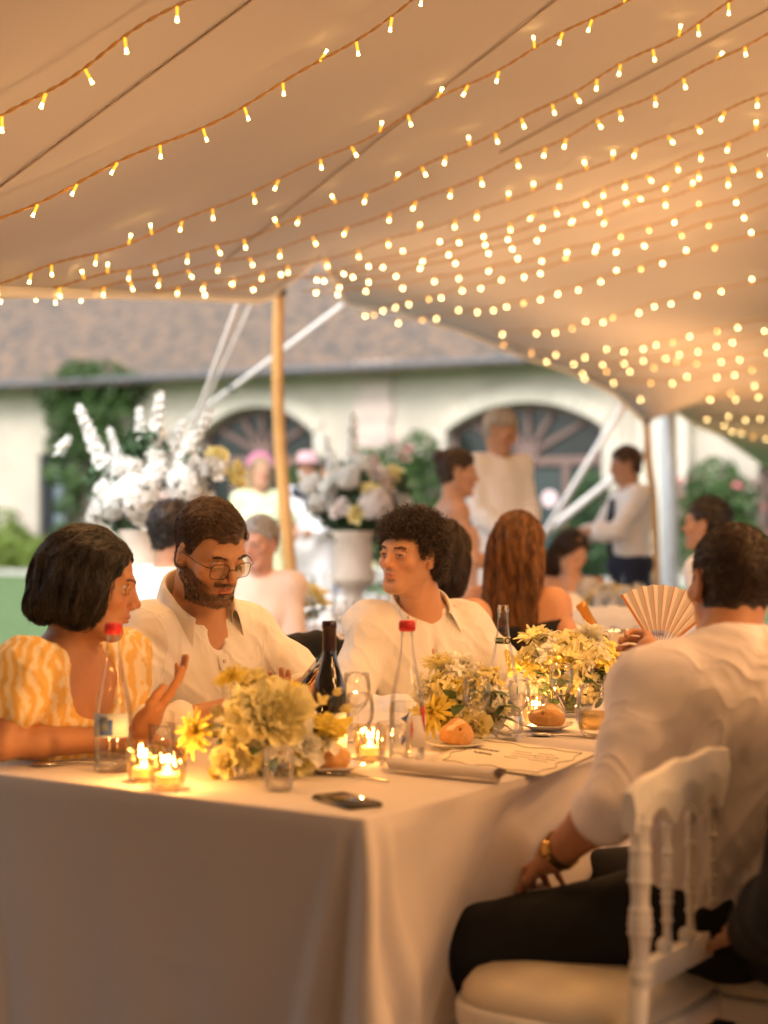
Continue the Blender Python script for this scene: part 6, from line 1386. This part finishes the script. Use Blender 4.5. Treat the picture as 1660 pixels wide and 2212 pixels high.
tall('big white arrangement with five tall flower spikes, behind the man with glasses', 'stone urn carrying the big five-spike arrangement', 312, 1148, 7.6, 1, [(168, 878, 265, 1090, 0), (235, 925, 285, 1080, .1), (345, 848, 325, 1080, 0), (455, 885, 350, 1085, 0), (300, 880, 310, 1060, .15), (190, 1120, 245, 1000, -.05), (395, 905, 340, 1080, .1)],
 [('head', 292, 1075, .16, 3.4, pwhite), ('head', 330, 1060, .1, 2.6, pwhite), ('head', 265, 1010, .1, 2.6, pwhite), ('head', 400, 1050, .1, 3.0, pwhite), ('rose', 425, 1000, .08, 2.6, pwhite), ('head', 225, 1060, .08, 2.2, pwhite), ('rose', 465, 1010, .0, 2.4, pc), ('daisy', 150, 965, 0, 2.2, pwhite), ('head', 215, 1105, .05, 1.8, pwhite), ('head', 345, 1000, .05, 2.6, pwhite), ('rose', 505, 1035, 0, 2.0, pc), ('head', 430, 1090, .05, 2.2, pwhite), ('head', 250, 1095, .1, 2.4, pwhite), ('rose', 310, 1115, .14, 2.2, pwhite), ('rose', 360, 1095, .12, 2.2, pblush)],
 [(0, 0, 40, 80), (-60, 0, 60, 60), (70, 0, 60, 60), (0, 0, 120, 70), (-90, 0, 110, 40), (100, 0, 120, 50), (0, 0, 180, 50)])
tall('white and blush arrangement with a single tall spike, before the rose bush', 'stone urn carrying the blush arrangement', 763, 1150, 9.6, 1, [(762, 893, 762, 1080, 0), (645, 1020, 730, 1100, 0), (700, 940, 745, 1080, .1)],
 [('head', 812, 1092, .15, 3.2, pblush), ('head', 735, 1010, .08, 2.2, pwhite), ('head', 790, 1005, .05, 2.4, pwhite), ('head', 755, 1035, .1, 2.4, pwhite), ('rose', 820, 1035, .05, 2.6, pblush), ('rose', 762, 1120, .14, 2.4, pc), ('head', 690, 1090, .05, 2.4, pwhite), ('rose', 860, 1080, 0, 2.4, pwhite), ('rose', 715, 1060, .08, 2.6, pwhite), ('head', 670, 1050, 0, 2.4, pwhite), ('rose', 850, 1020, 0, 2.2, pc), ('rose', 790, 1060, .12, 2.4, pc), ('rose', 870, 985, 0, 2.0, pwhite), ('rose', 735, 1105, .12, 2.4, pblush)],
 [(0, 0, 30, 75), (-55, 0, 60, 45), (55, 0, 60, 55), (0, 0, 110, 60), (0, 0, 10, 60), (90, 0, 90, 40)], .125)
# ------------------------------------------------------------------ farther round tables with their settings
clothw = mat('round_table_linen', (.76, .73, .70), .9, noise=.03, scale=3)
tblwood = MATS['plywood']
me_plate = lathe_me('dinner_plate', [(0, .004), (.07, .004), (.085, .010), (.13, .018), (.133, .021), (.08, .013), (0, .010)], plate_m, 32)
def round_table(c, r, where, seed):
    rg = np.random.default_rng(seed); t = empty('round_table', (c[0], c[1], 0)); tag(t, 'round banquet table '+where, 'table', 'round banquet tables farther back'); m = MB(); m.lathe([(0, .71), (r-.01, .71), (r-.01, .74), (0, .74)], 48); m.obj('table_top', tblwood, t)
    for a in range(4): m = MB(); m.tube([(.5*r*math.cos(a*1.57+.4), .5*r*math.sin(a*1.57+.4), 0), (.5*r*math.cos(a*1.57+.4), .5*r*math.sin(a*1.57+.4), .70)], .016, 6); m.obj('leg', iron, t)
    G = drape('x', r, r, .75, .70, seed, round_=True, res=.02); m = MB(); m.grid(G, closed_u=True); m.add(G[:, 0], [tuple(range(len(G)))]); o = m.obj('tablecloth', clothw, None, True, (c[0], c[1], 0)); tag(o, 'white cloth on the round table '+where, 'tablecloth', 'white cloths on the round tables')
    n = 8; sh_w = {2: 'left of the curly-haired man', 5: 'behind the ice bucket', 9: 'before the far urn'}[seed]
    for i in range(n):
        a = 2*math.pi*(i+.3)/n; x, y = c[0]+(r-.2)*math.cos(a), c[1]+(r-.2)*math.sin(a); pos = ['at the right rim', 'at the far right rim', 'at the far rim', 'at the far left rim', 'at the left rim', 'at the near left rim', 'at the near rim', 'at the near right rim'][i]; o = link('dinner_plate', me_plate, None, (x, y, .751)); tag(o, 'dinner plate '+pos+' of the round table '+sh_w, 'plate', 'dinner plates '+sh_w)
        for k in range(2):
            b = a+.25+.14*k; q = r-.38+.05*k; o = link('wine_glass', me_w, None, (c[0]+q*math.cos(b), c[1]+q*math.sin(b), .751)); o.scale = (1.1, 1.1, 1.1); tag(o, ['outer', 'inner'][k]+' stemmed glass '+pos+', round table '+sh_w, 'glass', 'stemmed glasses '+sh_w)
        if i % 2 == 0:
            nk_ = MB(); nk_.box((0, 0, .012), (.07, .18, .022)); o = nk_.obj('folded_napkin', linen, None, False, (x, y, .772), (0, 0, a), bevel=.004); tag(o, 'folded napkin '+pos+' of the round table '+sh_w, 'napkin', 'folded napkins '+sh_w)
    root = empty('table_flowers', (c[0], c[1], .752)); tag(root, 'low cream flower centrepiece on the round table '+sh_w, 'flowers'); m = MB(); m.lathe([(0, .002), (.05, .002), (.065, .05), (.055, .08), (.05, .05), (0, .01)], 20); m.obj('glass_bowl', gclear, root)
    for i in range(13):
        a = rg.uniform(0, 6.28); q = rg.uniform(.03, .15); p = Vector((q*math.cos(a), q*math.sin(a), .10+rg.uniform(0, .10))); place_bloom(root, ['head', 'rose', 'mum'][i % 3], p, (p.x, p.y-.02, .12), rg.uniform(1.0, 1.5), ([pwhite, pc, pw][i % 3], eye_y), 0)
    V, F = leafcloud(120, blobpts([((0, 0, .11), (.16, .16, .06))], .3), .04); link('leaf_mass', mesh('leaf_mass', V, F, fleaf, False), root)['kind'] = 'stuff'
A_ = at(640, 1140, 7.7); round_table((A_[0], A_[1]), .86, 'seen between the man with glasses and the curly-haired man', 2)
B_ = at(1330, 1140, 8.3); round_table((B_[0], B_[1]), .88, 'behind the ice bucket and the fan', 5)
C_ = at(1030, 1140, 7.5)
D_ = at(800, 1140, 11.4); round_table((D_[0], D_[1]), .85, 'farthest back before the urn', 9)
for px, py_, hh, lab, gm in ((1242, 1305, .30, 'clear water bottle on the table behind the ice bucket', gclear), (1400, 1300, .30, 'dark bottle on the table beside the tie man', tri), (1350, 1308, .28, 'clear bottle near the middle of the far right table', gclear), (665, 1375, .22, 'clear carafe on the round table beside the man with glasses', gclear)):
    bottle('bottle', lab, on(px, py_, .751), hh, .038, gm)
vv = votive(on(1283, 1345, .752), 1.1, 'candle glass glowing on the round table behind the ice bucket'); vv['group'] = 'candle glasses on round tables'
for px, py_, lab in ((595, 1392, 'bread roll on the round table beside the man with glasses'),): plate(on(px, py_, .752), .075, 'small plate under the bread roll beside the man with glasses'); loaf(on(px, py_, .762), .055, .034, .024, .2, lab, 9)
# ------------------------------------------------------------------ chairs behind
cA = math.atan2(-E2[1], -E2[0])
put_chair(-.47, 4.42, cA, 'white chair that the man with glasses sits on', 1.05)
put_chair(*T(.22, 1.30)[:2], cA, 'white chair that the woman in yellow sits on', 1.05)
jc = put_chair(-.21, 4.97, cA, 'white chair of the curly-haired man, draped with a black jacket', 1.07)
pcw = T(.74, -.66); put_chair(pcw[0], pcw[1], math.atan2(E2[1], E2[0]), 'white chair under the man seen from behind', .98)
q = at(1165, 1400, 5.7); put_chair(q[0], q[1], math.radians(96), 'white chair with scalloped crest behind the green-lettered bottle', 1.06)
q = at(1325, 1360, 7.0); put_chair(q[0], q[1], math.radians(85), 'white chair at the far table left of the fan', 1.06)
# black jacket over the chair back
jk = SDF(); R_ = Matrix.Rotation(cA, 4, 'Z'); jl = jc.location; jM = Matrix.Translation(jl) @ R_; jk.M = jM
for y in np.linspace(-.17, .17, 9): h_ = .905-.045*(abs(y)/.19)**2.5; jk.cap((-.035, y, h_), (-.07, y, .42), .028, .03, .03); jk.cap((-.03, y, h_), (.012, y, .55), .024, .02, .03)
for y in (-1, 1): jk.cap((-.03, y*.20, .87), (-.05, y*.235, .45), .042, .035, .04)
V, Q = jk.mesh(.008); V = relax(V, Q, 2); N = normals(V, Q); V = V+N*(.008*fbm(V*12, 3, 8))[:, None]
o = link('jacket', mesh('jacket', V-np.array(jl), Q, mat('black_wool', (.012, .012, .011), .85, bump=.15, bscale=600), True), None, jl); tag(o, 'black jacket hung over the chair back of the curly-haired man', 'jacket')
# ------------------------------------------------------------------ farther guests
def guest(label, hx, hy, Y, yaw, tyaw, sc=1.0, female=False, pitch=0, seated=False, hair=None, hkind='short', top=None, legs=None, arms=((.1, -.45), (.1, -.45)), sleeve=.95, bare=False, neckdx=0, skinc=(.50, .28, .18), detail=True, dress=False, group=None, low=None, h=.010, lean=0):
    hc = at(hx, hy, Y); H = headM(hc, yaw, pitch, 0, sc); f = Vector((math.cos(math.radians(tyaw)), math.sin(math.radians(tyaw)), 0)); l = Vector((-f.y, f.x, 0))
    nk = v3(hc)+Vector((0, 0, -.155*sc))-f*(.03+lean*.1); sw = (.145 if female else .165)*sc; gz = terrain(0, Y)
    pel = nk-Vector((0, 0, .50*sc))-f*lean*.5
    if seated: pel.z = max(.52, nk.z-.56)
    else: pel.z = max(pel.z, gz+.86*sc)*0+(nk.z-.50*sc)
    shL = nk+l*sw-Vector((0, 0, .05*sc)); shR = nk-l*sw-Vector((0, 0, .05*sc)); F = Fig(H, nk, shL, shR, pel, sc, female)
    for sh, s_, (fx, fz, *ex) in ((shL, 1, arms[0]), (shR, -1, arms[1])):
        wr = sh+f*fx*sc+Vector((0, 0, fz*sc))+l*s_*((ex[0] if ex else .06)*sc); el = ik(sh, wr, .29*sc, .25*sc, tuple(l*s_*.6-f*.5+Vector((0, 0, -.6)))); F.add_arm(sh, el, wr, (handM(wr, tuple(v3(wr)-v3(el)), tuple(-l*s_)), s_, dict(curl=(.5, .5, .5, .5), scale=sc*.95)))
    for s_ in (1, -1):
        hip = pel+l*s_*.09*sc+Vector((0, 0, -.02))
        if seated: F.legs.append((hip, hip+f*.40*sc, hip+f*.38*sc+Vector((0, 0, gz+.08-hip.z))))
        else: kn = hip+Vector((0, 0, -.40*sc))+f*.02; F.legs.append((hip, kn, Vector((kn.x, kn.y, gz+.08))))
    r = figure(label, F, (pel.x, pel.y, gz), h=h, detail=detail, skinc=skinc, group=group, hh=.0038)
    if top:
        sg = SDF(); F.torso(sg, .013)
        if not bare:
            for a in F.arms: F.arm_ops(sg, a, .012, sleeve, .010)
        else: sg.ell(F.tp(0, 0, .06), (.30, .30, .20 if bare is True else bare), .01, 's', R=F.R)
        if dress and not seated:
            for i in range(2): sg.cap(F.legs[i][0], Vector((F.legs[i][2].x, F.legs[i][2].y, gz+.12)), .12, .15, .1)
        garment(F, 'dress' if dress else 'shirt', sg, h, top, .007, (9, 9, 6), int(hx))
    if legs: tg = SDF(); F.leg_ops(tg, .012, .016); tg.ell(pel, (.16, .14, .12), .05); garment(F, 'trousers', tg, .012, legs, .004, (8, 8, 8), 5)
    if not seated:
        for i in (0, 1):
            a = F.legs[i][2]; m = MB(); m.ball(a-v3(F.base)+f*.05+Vector((0, 0, -.04)), (.05, .05, .04), 10, 6); m.tube([a-v3(F.base)+Vector((0, 0, -.035)), a-v3(F.base)+f*.15+Vector((0, 0, -.05))], [.045, .032], 10); m.obj('shoe', mat('dark_shoe', (.02, .018, .016), .5), F.root)
    if hkind == 'short': cap_hair(F, hair, .012, strands=900, length=.02, comb=lambda x, y, z: (x*3, -.5, -.4), lift=.3, r=.0018, seed=int(hx))
    elif hkind == 'up': cap_hair(F, hair, .012, strands=700, length=.02, comb=lambda x, y, z: (0, -1, .3), lift=.2, r=.0018, seed=int(hx)); m = MB(); m.ball((0, -.105, .07), .042, 12, 8); o = m.obj('hair_bun', hair, F.root); o.matrix_local = Matrix.Translation(-v3(F.base)) @ F.H
    else:
        ln = float(hkind); sh = SDF(H); sh.ell((0, -.020, .030), (.085, .108, .095), .02); sh.ell((0, -.055, -.05), (.080, .068, .09), .04)
        for x in (-.055, 0, .055): sh.cap((x, -.06, -.02), (x*1.15, -.075-.0*ln, -ln), .046, .034, .03)
        sh.ell((0, .115, -.03), (.068, .088, .11), .012, 's'); sh.ell((0, .04, -.03), (.062, .08, .10), .012, 's')
        shell_hair(F, hair, sh, .007, 2600, 12, ln*.085+.012, lambda p: (p[0]*1.0, -.6 if p[2] > .05 else -.05, -1.0), start=lambda L: L[:, 2] > -.08, r=.0013, wave=.35, fold=.007)
    return F
gy = hair_mat('grey_hair', (.32, .30, .28), (.42, .40, .38)); blond = hair_mat('blonde_hair', (.42, .31, .18), (.55, .43, .27)); wavy = hair_mat('golden_brown_hair', (.09, .035, .010), (.28, .12, .03))
wt_ = mat('bright_white_cotton', (.88, .88, .90), .85); navy = mat('navy_cloth', (.015, .02, .045), .85); denim = mat('blue_denim', (.05, .09, .25), .85); pinkd = mat('blush_dress', (.72, .55, .50), .8); lime = mat('lime_dress', (.60, .66, .42), .8); coral = mat('coral_top', (.78, .62, .52), .8); yel = mat('yellow_dress', (.60, .50, .06), .8); blk = mat('black_cloth', (.012, .012, .013), .85)
guest('tall man in white shirt and white trousers standing before the right arched door', 1082, 930, 9.4, -28, -60, .99, hair=gy, pitch=22, top=wt_, legs=wt_, arms=((.26, -.36, -.12), (.22, -.42, -.1)), h=.009, group=None)
guest('woman with pinned-up hair and bare shoulders in profile beside the tall man in white', 988, 1022, 8.1, 5, 10, .96, True, 8, hair=dark_hair, hkind='up', top=pinkd, bare=True, dress=True, arms=((.30, -.25), (.30, -.30)), skinc=(.54, .32, .22))
Ft = guest('man in white shirt and navy tie standing in profile at the far right', 1352, 1005, 10.6, 183, 192, 1.0, hair=brown_hair, pitch=12, top=wt_, legs=navy, arms=((.38, -.24, -.1), (.38, -.27, -.1)), sleeve=.72, h=.009)
m = MB(); tp_ = [Ft.tp(0, .125, -.07), Ft.tp(0, .14, -.20), Ft.tp(0, .135, -.34), Ft.tp(0, .13, -.46)]; m.tube([p-v3(Ft.base) for p in tp_], [.018, .026, .034, .02], 6); m.obj('tie', navy, Ft.root)
guest('seated woman with long dark hair looking down at the far table', 1236, 1192, 8.9, -60, -90, .96, True, 30, True, hair=dark_hair, hkind='.20', top=wt_, bare=.14, legs=navy, arms=((.25, -.3), (.25, -.3)), skinc=(.54, .32, .22))
guest('seated man with short black hair in a white shirt left of the broad man', 1528, 1133, 7.4, 150, 150, 1.0, hair=black_hair, seated=True, top=wt_, legs=navy)
guest('woman with long wavy golden-brown hair and bare back seated behind the water bottles', 1122, 1180, 5.75, 68, 62, 1.0, True, 6, True, hair=wavy, hkind='.30', top=blk, bare=.20, legs=blk, arms=((.2, -.35), (.2, -.35)), skinc=(.58, .30, .17), h=.008)
guest('woman in yellow strapless dress seated behind the curly-haired man', 962, 1200, 5.5, 70, 50, .98, True, 5, True, hair=dark_hair, hkind='.10', top=yel, bare=.20, legs=yel, arms=((.2, -.35), (.2, -.35)), skinc=(.56, .30, .17), h=.009)
guest('seated dark-haired man in white shirt seen from behind past the man with glasses', 380, 1150, 6.3, 38, 40, 1.0, hair=black_hair, seated=True, top=wt_, legs=navy, pitch=5, h=.009)
guest('grey-haired woman in coral top seated behind the man with glasses', 562, 1172, 7.2, -118, -100, .95, True, 12, True, hair=gy, hkind='short', top=coral, legs=navy, arms=((.28, -.26, -.12), (.28, -.26, -.12)), sleeve=.5, skinc=(.60, .34, .25))
Fb = guest('blonde woman with pink headband in a lime dress standing by the pole', 562, 1020, 12.2, -70, -80, 1.0, True, 0, False, hair=blond, hkind='.34', top=lime, dress=True, sleeve=.3, arms=((.2, -.35), (.2, -.35)), h=.012)
m = MB(); m.tube([(.088*math.cos(a), .01, .045+.078*math.sin(a)) for a in np.linspace(-.15, math.pi+.15, 18)], .016, 8)
for k in range(9): a = .3+k*.31; m.ball((.092*math.cos(a), .01, .05+.09*math.sin(a)), .020, 8, 5)
pk = mat('hot_pink_flowers', (.60, .22, .36), .7); o = m.obj('flower_headband', pk, Fb.root); o.matrix_local = Matrix.Translation(-v3(Fb.base)) @ Fb.H
Fk = guest('guest in white outfit with dark scarf and pink hat standing right of the pole', 664, 1015, 12.8, -100, -90, 1.0, True, 0, False, hair=dark_hair, hkind='up', top=wt_, dress=True, arms=((.25, -.3, -.1), (.15, -.42)), h=.012)
m = MB(); m.lathe([(.15, .055), (.10, .06), (.085, .065), (.08, .13), (.05, .15), (0, .152)], 20); o = m.obj('hat', mat('dusty_pink_felt', (.50, .30, .32), .8), Fk.root); o.matrix_local = Matrix.Translation(-v3(Fk.base)) @ Fk.H
m = MB(); c_ = Fk.neck-v3(Fk.base); m.tube([c_+Vector((.11*math.cos(a), .10*math.sin(a), -.03)) for a in np.linspace(0, 6.28, 17)[:-1]], .045, 8, closed=True); m.tube([c_+Vector((0, -.13, -.03)), c_+Vector((.02, -.15, -.16))], [.05, .03], 8); m.obj('scarf', navy, Fk.root)
guest('guest in white shirt and blue jeans half hidden behind the blush arrangement', 716, 1020, 13.6, -60, -70, 1.0, False, 0, False, hair=brown_hair, hkind='short', top=wt_, legs=denim, h=.012)
# guest in black at the right edge
F5 = Fig(headM(at(1910, 1300, 2.75), 120, 0, 0, 1.0), at(1900, 1470, 2.72), at(1812, 1560, 2.62), at(1990, 1450, 2.85), (.86, 2.66, .50), 1.05)
w5 = at(1640, 2010, 2.82); F5.add_arm(F5.shL, ik(F5.shL, w5, .31, .27, (-.3, -.5, -.8)), w5, (handM(w5, (-.2, .9, -.2), (0, 0, -1)), 1, dict()))
w6 = v3((.90, 3.1, .7)); F5.add_arm(F5.shR, ik(F5.shR, w6, .31, .27, (.5, -.3, -.8)), w6, (handM(w6, (-.2, .9, -.2), (0, 0, -1)), -1, dict()))
F5.legs = [(v3((.82, 2.70, .50)), v3((.66, 3.12, .52)), v3((.62, 3.14, .1))), (v3((.98, 2.8, .50)), v3((.84, 3.25, .52)), v3((.8, 3.3, .1)))]
figure('guest in black jacket and trousers at the right edge of the view', F5, (F5.pel.x, F5.pel.y, 0), detail=False, h=.008, skinc=(.5, .3, .2)); sg = SDF(); F5.torso(sg, .022)
for a in F5.arms: F5.arm_ops(sg, a, .018, .97, .008)
sg.ell(F5.tp(0, -.02, .02, F5.pel), (.20, .17, .16), .05, R=F5.R)
garment(F5, 'jacket', sg, .009, MATS['black_wool'], .006, (8, 8, 6), 3); tg = SDF(); F5.leg_ops(tg, .014, .012); garment(F5, 'trousers', tg, .01, MATS['black_wool'], .004, (8, 8, 8), 6)
cap_hair(F5, black_hair, .010, strands=300, length=.02, comb=lambda x, y, z: (0, -.5, -.5))
put_chair(1.04, 2.62, math.radians(118), 'white chair under the guest in black at the right edge', 1.0)
